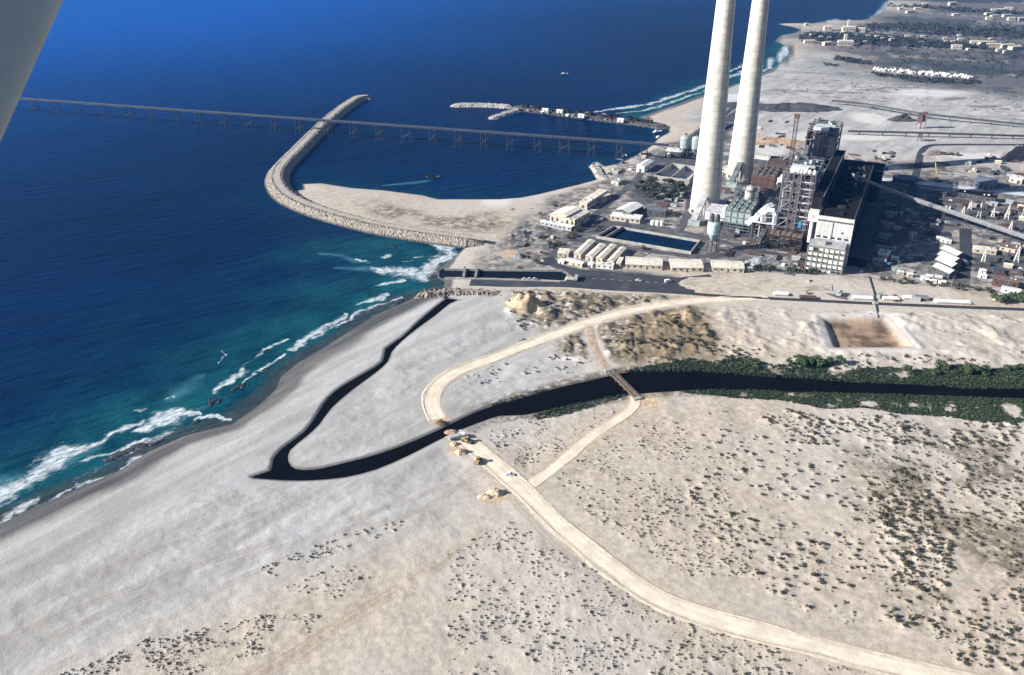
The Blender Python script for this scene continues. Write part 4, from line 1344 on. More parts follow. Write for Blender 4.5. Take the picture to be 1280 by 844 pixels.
def filter_block(u0, label, wallm, trimm, roofm, done):
    t = thing('precipitator', label, 'dust filter', W(u0 + 16, -91, 0), 'dust filters between chimneys and boilers')
    u1, v0, v1 = u0 + 34, -102.5, -81
    mb = MB()
    for u in (u0 + .5, u0 + 11, u0 + 22, u1 - .5):
        for k in range(5):
            mb.bar(W(u, v0 + .5 + k * 5.1, 0), W(u, v0 + .5 + k * 5.1, 8), .8)
    for z in (3.5, 6.2):
        mb.uv(u0, u0 + .6, v0, v1, z, z + .7)
        mb.uv(u1 - .6, u1, v0, v1, z, z + .7)
    mb.build('support_frame', trimm, t)
    mb = MB()
    for i in range(4):
        for k in range(4):
            c = W(u0 + 4.2 + i * 8.5, v0 + 2.7 + k * 5.35, 0)
            mb.tube(Vector((c.x, c.y, 4.5)), Vector((c.x, c.y, 8.9)), .7, 3.0, 4, turn=.3)
    mb.build('hopper', trimm, t)
    MB().uv(u0, u1, v0, v1, 8.5, 19.5).build('casing', trimm, t)
    for k in range(4):
        for z0, z1 in ((9.6, 13.6), (14.6, 18.6)):
            MB().uv(u0 - .3, u0 - .03, v0 + .8 + k * 5.3, v0 + 4.9 + k * 5.3, z0, z1).build('wall_panel', wallm, t)
    for i in range(6):
        MB().uv(u0 + 1 + i * 5.6, u0 + 5 + i * 5.6, v0 - .3, v0 - .03, 9.6, 18.6).build('wall_panel', wallm, t)
    mb = MB()
    for i in range(6):
        for k in range(4):
            u, v = u0 + 1 + i * 5.5, v0 + 1.0 + k * 5.3
            mb.uv(u, u + 4.0, v, v + 3.6, 19.55, 20.3 + .9 * ((i + k) % 2))
    mb.build('roof_housing', roofm, t)
    mb = MB()
    for i in range(6):
        for k in range(4):
            u, v = u0 + 2 + i * 5.5, v0 + 2.2 + k * 5.3
            mb.uv(u, u + 1.7, v, v + 1.5, 21.3, 22.8)
    mb.build('rectifier', trimm, t)
    mb = MB()
    for v in (v0 - .1, v1 + .1):
        mb.bar(W(u0, v, 20.8), W(u1, v, 20.8), .2)
    for u in (u0 - .1, u1 + .1):
        mb.bar(W(u, v0, 20.8), W(u, v1, 20.8), .2)
    mb.build('railing', STEEL, t)
    if done:
        MB().uv(u0 + 3, u0 + 26, v0 - 17, v0 - .5, 8, 15).build('outlet_duct', LILAC, t)
        mb = MB()
        for k in range(6):
            mb.uv(u0 + 3 + k * 4, u0 + 4 + k * 4, v0 - 17.2, v0 - .5, 15.05, 15.7)
        mb.build('duct_stiffener', GREYR, t)
        mb = MB()
        mb.obox(W(u0 + 3, v0 - 3.2, 15.1), UA * 12, UB * 2.7, (0, 0, 4.2))
        mb.build('duct_riser', WHITE, t)
    return t


filter_block(43, 'finished grey-green dust filter block with pale panels beside the nearer chimney', TEAL, TEALD, TEAL, True)
filter_block(152, 'unfinished rust-coloured dust filter block beside the farther chimney', RUST, REDP, TEALD, False)
mb = MB()
t = thing('process_tank', 'pale round vessel rising behind the roof of the finished dust filter', 'tank', W(84, -91, 0))
mb.lathe(W(84, -91, 0), [(4.2, 0), (4.2, 27), (3.4, 29), (1.2, 30), (.1, 30.1)], 20)
mb.build('shell', plain('pale_tank_metal', (.46, .45, .42), .5, var=.3, scale=.3, dirt=(.2, .16, .13), streak=True), t, smooth=False)
mb = MB()
mb.lathe(W(84, -91, 0), [(4.3, 26), (5.2, 26), (5.2, 26.3), (5.1, 26.3), (5.1, 27.3), (5.2, 27.3), (5.2, 27.4), (5.0, 27.4), (5.0, 26.3), (4.3, 26.3)], 20)
mb.build('gallery', STEEL, t)
# flue ducts that lean to the chimneys
for c, lab in (((866, 281), 'slanting grey flue leaning against the foot of the nearer chimney'), ((913, 233), 'slanting dark flue at the foot of the farther chimney')):
    p = at(*c)
    t = thing('flue_duct', lab, 'flue', p, 'flues at the chimney feet')
    mb = MB()
    q = p + UA * 22 + UB * 3
    mb.obox(p - UB * 2.5, q - p + Vector((0, 0, 17)), UB * 5, (0, 0, 3.2))
    mb.build('duct', GREYR if c[0] < 900 else TEALD, t)
    mb = MB()
    for k in (.3, .6, .9):
        for s in (-2, 2):
            m = p.lerp(q, k) + UB * s
            mb.bar(m, m + Vector((0, 0, 17 * k + .3)), .7)
    mb.build('support', STEEL, t)
    MB().obox(p - UB * 4 - UA * 2, UB * 10, UA * 5, (0, 0, 4)).build('fan_house', TEAL, t)
# low duct houses by the chimneys
for (u, v, a, b, h, m, lab) in ((84, -121, 14, 17, 9, plain('blue_grey_roof', (.15, .18, .25), .7, var=.3, scale=.3), 'low blue-grey fan house behind the finished dust filter'),
                                (104, -104, 20, 14, 7, RUST, 'rusty steel shed between the two dust filters'), (126, -112, 14, 22, 12, TEALD, 'dark green-grey machine house in front of the rust-coloured filter'),
                                (106, -84, 22, 20, 14, DSTEEL, 'dark plant room between the two boiler houses'), (196, -96, 18, 17, 22, RUST, 'brown cube-shaped steel block behind the rust-coloured filter')):
    t = thing('plant_shed', lab, 'shed', W(u + a / 2, v + b / 2, 0))
    MB().uv(u, u + a, v, v + b, 0, h).build('wall', m, t)
    MB().uv(u - .4, u + a + .4, v - .4, v + b + .4, h + .05, h + .5).build('roof', m if h > 10 else GREYR, t)
    for k in range(5):
        x, y, s = u + R.uniform(1, a - 3), v + R.uniform(1, b - 3), R.uniform(1, 2.4)
        MB().uv(x, x + s, y, y + s, h + .5, h + .6 + s).build('roof_plant', R.choice((STEEL, TEAL, RUST, LILAC)), t)
    MB().uv(u - .15, u - .02, v + b * .3, v + b * .6, 0, min(h * .6, 5)).build('door', DSTEEL, t)


def lattice(name, c, w, H, mat, label, cat, group=None, taper=1.0, dz=3.0):
    c = Vector(c)
    mb = MB()
    n = int(H / dz)

    def cor(k):
        z = H * k / n
        s = w / 2 * (1 + (taper - 1) * k / n)
        return [c + UA * (s * a) + UB * (s * b) + Vector((0, 0, z)) for a, b in ((-1, -1), (-1, 1), (1, 1), (1, -1))]
    th = max(.22, w * .09)
    for k in range(n):
        p, q = cor(k), cor(k + 1)
        for i in range(4):
            mb.bar(p[i], q[i], th)
            mb.bar(p[i], q[(i + 1) % 4], th * .7)
            mb.bar(q[i], q[(i + 1) % 4], th * .7)
    return solo(mb, name, mat, c, label, cat, group)


mast = thing('tower_crane', 'tall red-brown lattice crane mast rising above the nearer boiler house', 'crane', at(975, 291))
c = at(975, 291)
o = lattice('mast', c, 2.6, 95, plain('brown_mast_steel', (.085, .05, .048), .8, var=.3, scale=.4), None, None)
o.parent = mast
o.location = (0, 0, 0)
MB().obox(c - UA * 3 - UB * 3, UA * 6, UB * 6, (0, 0, 1.4)).build('base', CONCR, mast)
mb = MB()
mb.obox(c - UA * 2 - UB * 2 + Vector((0, 0, 95)), UA * 4, UB * 4, (0, 0, 3))
mb.build('slewing_head', REDP, mast)
lattice('climbing_mast', W(32, -46, GZ), 2.6, 62, STEEL, 'grey lattice hoist mast against the front of the nearer boiler house', 'hoist mast')
lattice('climbing_mast', W(30, -37, GZ), 2.0, 58, plain('pale_steelwork', (.22, .20, .215)), 'pale thin hoist mast beside the white transfer house', 'hoist mast')

for i in range(5):
    t = thing('transformer', 'grey finned transformer in the row on the dark side of the turbine hall', 'transformer', W(14 + i * 30, 22, 0), 'transformers beside the hall')
    u = 14 + i * 30
    MB().uv(u - 4, u + 4, 19, 25, 0, 4.6).build('tank', STEEL, t)
    mb = MB()
    for k in range(9):
        mb.uv(u - 3.8 + k * .9, u - 3.4 + k * .9, 25, 26.4, .6, 4)
    mb.build('radiator', DSTEEL, t)
    for k in (-2, 0, 2):
        MB().tube(W(u + k, 22, 4.6), W(u + k, 22, 7), .3, .16, 8).build('bushing', TEAL, t)
    MB().uv(u + 5.2, u + 5.7, 17, 27, 0, 6.5).build('blast_wall', CONCR, t)
for i, (u0, u1, v, h, lab) in enumerate(((46, 150, -108, 8, 'long pipe rack running past the dust filters'), (84, 146, -79, 12, 'high pipe rack between the two filter blocks'), (10, 31, -70, 7, 'short pipe rack in front of the pale ducts'))):
    t = thing('pipe_rack', lab, 'pipe rack', W((u0 + u1) / 2, v, 0), 'pipe racks of the power station')
    mb = MB()
    n = int((u1 - u0) / 7)
    for k in range(n + 1):
        u = u0 + (u1 - u0) * k / n
        for s_ in (0, 4):
            mb.bar(W(u, v + s_, 0), W(u, v + s_, h + 3), .4)
        for z in (h, h + 2.6):
            mb.bar(W(u, v - .3, z), W(u, v + 4.3, z), .35)
    for s_ in (0, 4):
        mb.bar(W(u0, v + s_, h), W(u1, v + s_, h), .3)
    mb.build('frame', DSTEEL, t)
    for k in range(6):
        MB().tube(W(u0 - 1, v + .5 + k * .62, h + .45 + 2.6 * (k % 2)), W(u1 + 1, v + .5 + k * .62, h + .45 + 2.6 * (k % 2)), R.uniform(.18, .34), None, 8).build('pipe', R.choice((LILAC, STEEL, RUST, TEAL)), t)
# transfer tower on legs in front of the filters
c = at(889, 313)
t = thing('ash_silo', 'grey-green cone-bottomed ash silo on tall legs at the corner of the basin', 'silo', c)
mb = MB()
for i in range(6):
    a = i * math.pi / 3 + .3
    mb.tube(c + Vector((4.4 * math.cos(a), 4.4 * math.sin(a), -.3)), c + Vector((4.0 * math.cos(a), 4.0 * math.sin(a), 15)), .42, None, 8)
    b = a + math.pi / 3
    mb.bar(c + Vector((4.2 * math.cos(a), 4.2 * math.sin(a), 6)), c + Vector((4.1 * math.cos(b), 4.1 * math.sin(b), 11)), .25)
    mb.bar(c + Vector((4.2 * math.cos(a), 4.2 * math.sin(a), 6)), c + Vector((4.2 * math.cos(b), 4.2 * math.sin(b), 6)), .3)
mb.build('leg', DSTEEL, t)
mb = MB()
mb.lathe(c, [(1.2, 8), (4.6, 14.5), (5.0, 22.5), (4.4, 24)], 24)
mb.build('shell', plain('pale_teal_metal', (.42, .55, .55), .5, var=.2, scale=.3, dirt=(.2, .24, .24), streak=True), t, smooth=False)
for s in (-2.1, 2.2):
    mb = MB()
    q = c + UB * s
    mb.lathe(Vector((q.x, q.y, c.z)), [(2.0, 24), (2.0, 28.5), (1.4, 30), (.2, 30.6)], 14)
    mb.build('filter_head', DSTEEL, t)
MB().obox(c - UB * 5 - UA * 1 + Vector((0, 0, 24)), UB * 10, UA * 2, (0, 0, .3)).build('gallery', STEEL, t)
mb = MB()
mb.bar(c + UB * 5 + Vector((0, 0, 0)), c + UB * 5.2 + Vector((0, 0, 24)), .5)
for k in range(40):
    mb.bar(c + UB * 5 - UA * .5 + Vector((0, 0, k * .6)), c + UB * 5 + UA * .5 + Vector((0, 0, k * .6)), .12)
mb.build('ladder', STEEL, t)

# twin silos behind the nearer chimney
for px, lab in (((855, 196), 'left one of the pair of fat grey-green silos left of the nearer chimney'), ((869, 197), 'right one of the pair of fat grey-green silos, half behind the nearer chimney')):
    c = at(*px)
    t = thing('silo', lab, 'silo', c, 'pair of grey-green silos')
    mb = MB()
    mb.lathe(c, [(1.5, 5), (5.2, 10), (5.2, 20.5), (4.6, 21.6), (1.0, 23.2), (.1, 23.3)], 24)
    mb.build('shell', TEAL, t)
    mb = MB()
    for i in range(6):
        a = i * math.pi / 3
        mb.tube(c + Vector((4.6 * math.cos(a), 4.6 * math.sin(a), -.3)), c + Vector((4.6 * math.cos(a), 4.6 * math.sin(a), 11)), .4, None, 8)
    mb.build('leg', DSTEEL, t)
    MB().obox(c - UA * 1 - UB * 1 + Vector((0, 0, 23)), UA * 2, UB * 2, (0, 0, 2)).build('top_hatch', DSTEEL, t)


# ------------------------------------------------------------------ sheds and houses given by three roof corners
def corners(p0, p1, p2, z):
    a, b, c = at(*p0, z), at(*p1, z), at(*p2, z)
    e1 = b - a
    n = e1.normalized().cross(Vector((0, 0, 1)))
    w = (c - a).dot(n)
    e2 = n * w
    o = Vector((a.x, a.y, GZ))
    return o, e1, e2


def shed(name, label, cat, p0, p1, p2, z, roofm=CREAM, wallm=WALLB, style='flat', ridge=1, rise=1.2, group=None, doors=1, windows=0, holes=True, minw=2.0):
    """p0-p1 one roof edge in the photo, p2 on the opposite edge; z the eaves level"""
    o, e1, e2 = corners(p0, p1, p2, z)
    if e2.length < minw:
        e2 = e2.normalized() * minw
    t = thing(name, label, cat, o + e1 / 2 + e2 / 2, group)
    h = z - GZ
    MB().obox(o - Vector((0, 0, .4)), e1, e2, (0, 0, h + .35)).build('wall', wallm, t)
    mb = MB()
    if style == 'gable':
        a, b = (e1, e2) if ridge == 1 else (e2, e1)
        mb.gable(o, a, b, rise, z, .35)
        g = MB()                                             # gable triangles of wall
        for k in (0, 1):
            q = o + a * k
            s = a.normalized() * (.1 if k == 0 else -.1)
            q0, q1 = Vector((q.x, q.y, z - .1)) + s, Vector((q.x, q.y, z - .1)) + b + s
            g.add([q0, q1, (q0 + q1) / 2 + Vector((0, 0, rise - .15)), q0 + s, q1 + s, (q0 + q1) / 2 + s + Vector((0, 0, rise - .15))], [(0, 1, 2), (5, 4, 3), (0, 3, 4, 1), (1, 4, 5, 2), (2, 5, 3, 0)])
        g.build('gable_wall', wallm, t)
    elif style == 'saw':
        n = max(2, int(e1.length / 7))
        for k in range(n):
            q = o + e1 * (k / n)
            a = e1 / n
            up = Vector((0, 0, 1.6))
            q = Vector((q.x, q.y, z))
            mb.add([q, q + a, q + a + e2, q + e2, q + a * .85 + up, q + a * .85 + e2 + up], [(0, 1, 4), (0, 4, 5, 3), (1, 2, 5, 4), (2, 3, 5), (0, 3, 2, 1)])
    else:
        u1, u2 = e1.normalized(), e2.normalized()
        mb.obox(Vector((o.x, o.y, z)) - u1 * .3 - u2 * .3, e1 + u1 * .6, e2 + u2 * .6, (0, 0, .35))
    r = mb.build('roof', roofm, t)
    if style == 'flat' and e1.length * e2.length > 60:
        for k in range(3):
            q = Vector((o.x, o.y, z + .35)) + e1 * R.uniform(.1, .85) + e2 * R.uniform(.1, .8)
            MB().obox(q, e1.normalized() * R.uniform(.8, 2), e2.normalized() * R.uniform(.8, 1.6), (0, 0, R.uniform(.5, 1.2))).build('roof_vent', R.choice((GREYR, WHITE, STEEL)), t, parent=r)
    # openings on the two walls that face the camera side
    fl = [(o, e1, e2), (o + e2, e1, -e2), (o, e2, e1), (o + e1, e2, -e1)]
    fl = [(q, a, n) for q, a, n in fl if (q + a / 2).dot(-n.normalized()) < 0 or True]
    fl.sort(key=lambda f: (-(f[2].normalized())).y)
    for q, a, n in fl[:2]:
        nn = -n.normalized()
        ua = a.normalized()
        Lw = a.length
        k = max(1, int(Lw / 4.2))
        for i in range(k):
            if h < 2.4 or not holes:
                continue
            s = Lw * (i + .5) / k
            if doors and i == k // 2:
                ww, z0, z1, nm, mt = min(2.6 if h > 4 else 1.1, Lw * .5), .05, min(h * .72, 3.6), 'door', DSTEEL
            else:
                ww, z0, z1, nm, mt = min(1.7, Lw * .4), h * .38, h * .74, 'window', GLASS
            qq = q + ua * (s - ww / 2) + nn * .03
            MB().obox(Vector((qq.x, qq.y, GZ + z0)), ua * ww, nn * .08, (0, 0, z1 - z0)).build(nm, mt, t)
    return t


GC = 'cream-roofed sheds by the road junction'
shed('long_shed', 'leftmost of the four parallel cream-roofed sheds by the road junction', 'shed', (717.5, 316.5), (735.5, 299.5), (726.5, 317.5), 5.5, CREAM, WALLB, 'gable', 1, .8, GC)
shed('long_shed', 'second from left of the four parallel cream-roofed sheds', 'shed', (732, 320), (749, 304.5), (741, 321.5), 5.5, CREAM, WALLB, 'gable', 1, .8, GC)
shed('long_shed', 'third from left of the four parallel cream-roofed sheds', 'shed', (745, 322.3), (763, 305.3), (753.5, 323.2), 5.5, CREAM, WALLB, 'gable', 1, .8, GC)
shed('long_shed', 'rightmost of the four parallel cream-roofed sheds', 'shed', (759, 325.8), (775.5, 308.8), (767, 326.8), 5.5, CREAM, WALLB, 'gable', 1, .8, GC)
shed('site_office', 'small cream hut at the left end of the parallel sheds', 'hut', (697, 316.3), (710.5, 317.4), (705, 311), 4.5, CREAM, WALLB)
shed('site_office', 'low white hut nearest the road bend, below the parallel sheds', 'hut', (706.5, 325), (727.5, 330.2), (711, 322), 4.5, WHITE, WALLB, 'gable', 1, .7)
shed('site_office', 'tiny white hut at the very corner of the road bend', 'hut', (697.5, 325.3), (704.5, 327), (699, 322.3), 4, WHITE, WHITE)
shed('site_office', 'white hut with a row of windows under the third parallel shed', 'hut', (745, 330.5), (766.5, 332.6), (747.5, 327.5), 4.5, CREAM, WHITE, doors=0)
shed('site_office', 'small square white hut between the two low front huts', 'hut', (734.5, 329.5), (740.5, 330.5), (736, 326.8), 4.2, WHITE, WHITE)
shed('site_office', 'narrow tall cream hut at the right foot of the parallel sheds', 'hut', (770.5, 328.6), (775.5, 329.2), (773, 321.5), 5, CREAM, WALLB)
shed('barrack', 'long grey-beige barrack right of the parallel sheds', 'barrack', (782, 330), (828, 332.2), (781.6, 320.6), 5.2, CREAM, WALLB, 'gable', 1, 1.2)
shed('barrack', 'long grey-beige barrack facing the traffic island', 'barrack', (839.5, 334.3), (879.5, 335), (838.5, 323.6), 5.2, CREAM, WALLB, 'gable', 1, 1.2)
shed('barrack', 'pale barrack right below the ash silo', 'barrack', (890.8, 334.2), (930.5, 336), (890, 325), 5.2, CREAM, WALLB, 'gable', 1, 1.2)
shed('site_office', 'small bright white hut in front of the grey mound', 'hut', (934, 334.5), (942.5, 335), (934.5, 330.5), 4.2, WHITE, WHITE)
# hangars by the harbour
t = shed('hangar', 'largest cream-roofed hangar by the harbour with a dark ridge line', 'hangar', (687.5, 267.5), (718.5, 274.5), (702.5, 256.8), 9.5, CREAM, WALLB, 'gable', 2, 2.4)
o, e1, e2 = corners((687.5, 267.5), (718.5, 274.5), (702.5, 256.8), 11.2)
MB().obox(Vector((o.x, o.y, 10.6)) + e1 * .62, e1 * .05, e2, (0, 0, .7)).build('ridge_vent', DSTEEL, t)
shed('lean_to', 'long narrow white canopy in front of the largest hangar', 'canopy', (675.5, 276.5), (714, 284.5), (677.5, 274.2), 5, WHITE, GREYR, doors=0)
shed('store_shed', 'cream-roofed store stepping down behind the largest hangar', 'store', (724, 252.5), (734, 254.3), (751, 236.5), 7.5, CREAM, WALLB, 'flat')
shed('store_shed', 'small white store at the right end of the stepped store', 'store', (752, 246.5), (763, 243.3), (748, 242.5), 6, WHITE, WALLB, 'flat')
shed('workshop', 'white-roofed workshop with a dark gable right of the hangars', 'workshop', (769.5, 262), (786.5, 266), (778, 251), 8, WHITE, DSTEEL, 'gable', 2, 2)
shed('workshop', 'dark blue-roofed workshop beside the white dusty yard', 'workshop', (809, 262), (832, 264.5), (812, 257), 7.5, plain('slate_roof', (.1, .11, .15), .8, var=.3, scale=.3), DSTEEL, 'gable', 1, 1.2)
shed('office_hut', 'long flat white office along the upper edge of the basin', 'office', (763, 269.5), (800, 274), (764.5, 264.8), 6, WHITE, WALLB)
shed('store_shed', 'lone white house with a dark side near the harbour shore', 'house', (796, 206.8), (805.5, 208.3), (804.5, 199.3), 8, WHITE, WHITE, 'gable', 2, 1.5)
shed('pump_house', 'long white-roofed pump house left of the twin silos', 'pump house', (832, 189), (851.5, 190.5), (834, 184.5), 7, WHITE, DSTEEL)
shed('pump_house', 'small flat pale hut among the shore rubble', 'hut', (764, 226), (773, 228), (770, 222), 4.5, GREYR, WALLB)
shed('store_shed', 'long white roof crossing behind the farther chimney', 'store', (938, 197.5), (964, 201), (939, 193.5), 8, WHITE, DSTEEL)
shed('store_shed', 'pale flat roof left of the farther chimney', 'store', (900, 193), (914, 195), (901, 188.5), 7, GREYR, DSTEEL)
shed('store_shed', 'grey roofed store between the two chimneys', 'store', (901, 209), (914, 212), (903, 203), 6, GREYR, WALLB)
# right-hand yard
for k, lab in enumerate(('front one of the four parallel white-ridged workshops right of the hall', 'second from front of the four white-ridged workshops', 'third from front of the four white-ridged workshops', 'rear one of the four parallel white-ridged workshops')):
    dx, dy = (0, 3.3, 6, 9.5)[k], (0, -9, -15.8, -23.5)[k]
    shed('gabled_workshop', lab, 'workshop', (1166 + dx, 332.5 + dy * .95), (1187 + dx, 342 + dy * .95), (1168.5 + dx, 327 + dy * .95), 6.5, plain('white_sheet_roof', (.46, .46, .45), .5, var=.15, scale=.3, dirt=(.4, .38, .35)), DSTEEL, 'gable', 1, 2.2, 'white-ridged workshops')
shed('long_store', 'long brown-walled store with a thin white roof edge at the right border', 'store', (1242, 348), (1274, 353.5), (1243, 343.5), 7, plain('brown_roof', (.15, .1, .085), .9, var=.3, scale=.3), RUST)
shed('long_store', 'low white-fronted shed below the long brown store', 'shed', (1252, 360), (1276, 364.5), (1253, 357.5), 4.5, WHITE, WHITE)
shed('store_shed', 'white flat block in the shadow right of the office block', 'store', (1097, 317), (1110, 319.5), (1099, 311), 6, WHITE, WALLB)
shed('store_shed', 'blue-grey warehouse beside the pale concrete road', 'warehouse', (1218, 227), (1243, 231), (1222, 219.5), 8, plain('blue_grey_sheet', (.14, .17, .22), .6, var=.25, scale=.3), plain('blue_grey_sheet', (.14, .17, .22)), 'gable', 1, 1.5)
shed('store_shed', 'long dark blue shed behind the turbine hall', 'shed', (1116, 222), (1143, 226), (1118, 216), 6, plain('slate_roof', (.1, .11, .15)), DSTEEL, 'gable', 1, 1.2)
shed('store_shed', 'white box shed right of the blue-grey warehouse', 'shed', (1262, 222), (1278, 225), (1264, 218), 6, WHITE, WALLB)
shed('store_shed', 'dark low roof along the far side of the concrete road', 'shed', (1198, 240), (1245, 248), (1199, 236.5), 6, BLACKR, DSTEEL)
shed('store_shed', 'pale low store under the sloping conveyor', 'store', (1218, 311), (1246, 314), (1219, 307), 5, CREAM, WALLB)
shed('store_shed', 'small brown store under the sloping conveyor', 'store', (1250, 308), (1276, 313), (1252, 303), 5, plain('brown_roof', (.15, .1, .085)), WALLB)

# white site huts and green tanks along the fence
for i, (px, py, mt) in enumerate(((1155, 350, WHITE), (1160, 352, WHITE), (1166, 353, WHITE), (1171, 353, TEAL), (1177, 355, WHITE), (1161, 348, WHITE), (1172, 349, WHITE), (1174, 300, WHITE), (1179, 302, WHITE), (1185, 304, WHITE), (1118, 325, WHITE), (1227, 347, WHITE), (1228, 341, WHITE), (1120, 339, TEAL), (1125, 343, WALLB), (1137, 346, WALLB))):
    p = at(px, py)
    row = 'fence' if i < 7 else 'shade' if i < 10 else 'yard'
    labs = {'fence': 'small site cabin parked in the row by the fence, right of the hall', 'shade': 'little white cabin in the group behind the white-ridged workshops', 'yard': None}
    lab = labs[row] or ('white cabin beside the white flat block', 'white cabin at the upper corner of the yard wall', 'white cabin just behind the yard wall cabin', 'pale green cabin in front of the hall shadow', 'beige cabin right of the pale green cabin', 'beige cabin farthest right before the row of cabins')[i - 10]
    a = R.uniform(.9, 1.1)
    t = thing('site_cabin', lab, 'cabin', p, 'site cabins right of the hall')
    MB().obox(p - UB * 2.6 - UA * 1.3, UB * 5.2 * a, UA * 2.6, (0, 0, 2.7)).build('wall', mt, t)
    MB().obox(p - UB * 2.7 - UA * 1.4 + Vector((0, 0, 2.72)), UB * 5.4 * a, UA * 2.8, (0, 0, .18)).build('roof', WHITE if mt is not TEAL else TEAL, t)
    MB().obox(p - UB * .6 - UA * 1.36, UB * .9, UA * .05, (0, 0, 2)).build('door', DSTEEL, t)
    MB().obox(p + UB * .8 - UA * 1.36 + Vector((0, 0, 1.1)), UB * 1.0, UA * .05, (0, 0, .9)).build('window', GLASS, t)


# basins
def basin(name, label, pcs, wall_h, floorm, water, thick=1.0, floor_z=None, ribs=0):
    P = [at(*p, GZ + wall_h) for p in pcs]
    cen = sum(P, Vector()) / len(P)
    t = thing(name, label, 'basin', (cen.x, cen.y, GZ))
    mb = MB()
    n = len(P)
    inn = [p + (cen - p).normalized() * thick * 1.5 for p in P]
    zt, zb, zi = GZ + wall_h, GZ - .4, GZ + .1
    ring = [(p.x, p.y, zb) for p in P] + [(p.x, p.y, zt) for p in P] + [(p.x, p.y, zt) for p in inn] + [(p.x, p.y, zi) for p in inn]
    fs = []
    for k in range(3):
        fs += [(k * n + i, k * n + (i + 1) % n, (k + 1) * n + (i + 1) % n, (k + 1) * n + i) for i in range(n)]
    mb.add(ring, fs)
    mb.build('wall', CONCR, t)
    mb = MB()
    fz = floor_z if floor_z is not None else GZ + .15
    mb.add([(p.x, p.y, fz) for p in inn], [tuple(range(n))])
    mb.build('water' if water else 'floor', floorm, t, recalc=False)
    if t.children[-1].data.polygons[0].normal.z < 0:
        t.children[-1].data.flip_normals()
    return t, inn


t, inn = basin('water_basin', 'big rectangular concrete basin of dark blue water below the nearer chimney', [(745, 294.5), (767, 281.5), (875.5, 300), (864, 314.5)], 2.6, still_water('basin_water', (.006, .02, .05)), True, thick=.6, floor_z=GZ + .4)
a, b = inn[0].lerp(inn[3], .09), inn[1].lerp(inn[2], .09)
MB().obox(Vector((a.x, a.y, GZ)), b - a, (inn[3] - inn[0]).normalized() * .8, (0, 0, 3.1)).build('dividing_wall', CONCR, t)
t, inn = basin('settling_basin', 'empty two-bay concrete settling basin left of the nearer chimney', [(816.5, 219), (840, 203.7), (876, 208.6), (862, 225)], 6, plain('pale_basin_floor', (.45, .45, .48), .9, var=.15, scale=.2), False)
a, b = inn[0].lerp(inn[3], .47), inn[1].lerp(inn[2], .47)
MB().obox(Vector((a.x, a.y, GZ)), b - a, (inn[3] - inn[0]).normalized() * .9, (0, 0, 5.8)).build('dividing_wall', CONCR, t)

for i, (px, lab) in enumerate((((816, 281), 'leftmost of three small white tanks by the far edge of the basin'), ((821.7, 281.5), 'middle one of three small white tanks by the basin'), ((827.3, 281.8), 'rightmost of three small white tanks by the basin'), ((836, 196), 'single white round tank left of the twin silos'))):
    c = at(*px)
    t = thing('storage_tank', lab, 'tank', c, 'small white tanks')
    mb = MB()
    mb.lathe(c, [(2.1, -.2), (2.1, 3.2), (1.6, 3.9), (.6, 4.3), (.05, 4.35)], 18)
    mb.build('shell', WHITE, t)
    mb = MB()
    for k in range(8):
        mb.bar(c + Vector((-.3, -2.2, .5 + k * .4)), c + Vector((.3, -2.2, .5 + k * .4)), .08)
    mb.build('ladder', STEEL, t)


# ------------------------------------------------------------------ conveyors
def gallery(name, label, pts, w, h, mat, legm, every, roofm=None, group=None, box=True):
    P = [at(a, b, z) for a, b, z in pts]
    t = thing(name, label, 'conveyor', (P[0].x, P[0].y, GZ), group)
    mb, rf, legs = MB(), MB(), []
    for a, b in zip(P[:-1], P[1:]):
        s = (b - a).cross(Vector((0, 0, 1))).normalized()
        mb.obox(a - s * w / 2, b - a, s * w, (0, 0, h))
        if box:
            rf.obox(a - s * (w / 2 + .25) + Vector((0, 0, h + .02)), b - a, s * (w + .5), (0, 0, .3))
        n = max(1, int((b - a).length / every))
        for i in range(n):
            q = a.lerp(b, (i + .5) / n)
            lg = MB()
            legs.append(lg)
            lg.bar(q - s * w * .5 - Vector((0, 0, .3)), q + s * w * .5 - Vector((0, 0, .3)), .4)
            for e in (-1, 1):
                lg.bar(q + s * (e * w * .45), Vector((q.x, q.y, GZ - .3)) + s * (e * w * .8), .5)
            if q.z > 6:
                lg.bar(q - s * w * .5 - Vector((0, 0, q.z * .4)), q + s * w * .5 - Vector((0, 0, q.z * .2)), .3)
    mb.build('casing', mat, t)
    if box:
        rf.build('roof', roofm or mat, t)
    for lg in legs:
        lg.build('trestle', legm, t)
    return t


gallery('conveyor_gallery', 'long pale conveyor gallery sloping down from the turbine hall to the right border', [(1066, 221, 40), (1110, 239, 24), (1142, 251, 15), (1280, 298, 9), (1400, 340, 9)], 3.3, 2.4, STEEL, DSTEEL, 18, plain('pale_gallery_roof', (.36, .36, .37), .6, var=.2, scale=.15))
gallery('yard_conveyor', 'dark conveyor line farthest back across the sand', [(1040, 127, 5), (1080, 131, 5), (1150, 143, 6), (1280, 157, 5), (1420, 172, 5)], 2.6, 1.7, DSTEEL, DSTEEL, 22, group='dark conveyors across the sand')
gallery('yard_conveyor', 'dark conveyor line crossing the sand below the red loading tower', [(1060, 165, 5), (1148, 167, 6), (1280, 171, 5), (1420, 175, 5)], 2.2, 1.5, DSTEEL, DSTEEL, 22, group='dark conveyors across the sand')
gallery('yard_conveyor', 'dark conveyor slanting up behind the nearer chimney to the beach', [(845, 190, 4), (872, 166, 7), (905, 145, 10), (925, 128, 12)], 3.5, 2, DSTEEL, DSTEEL, 20, group='dark conveyors across the sand')
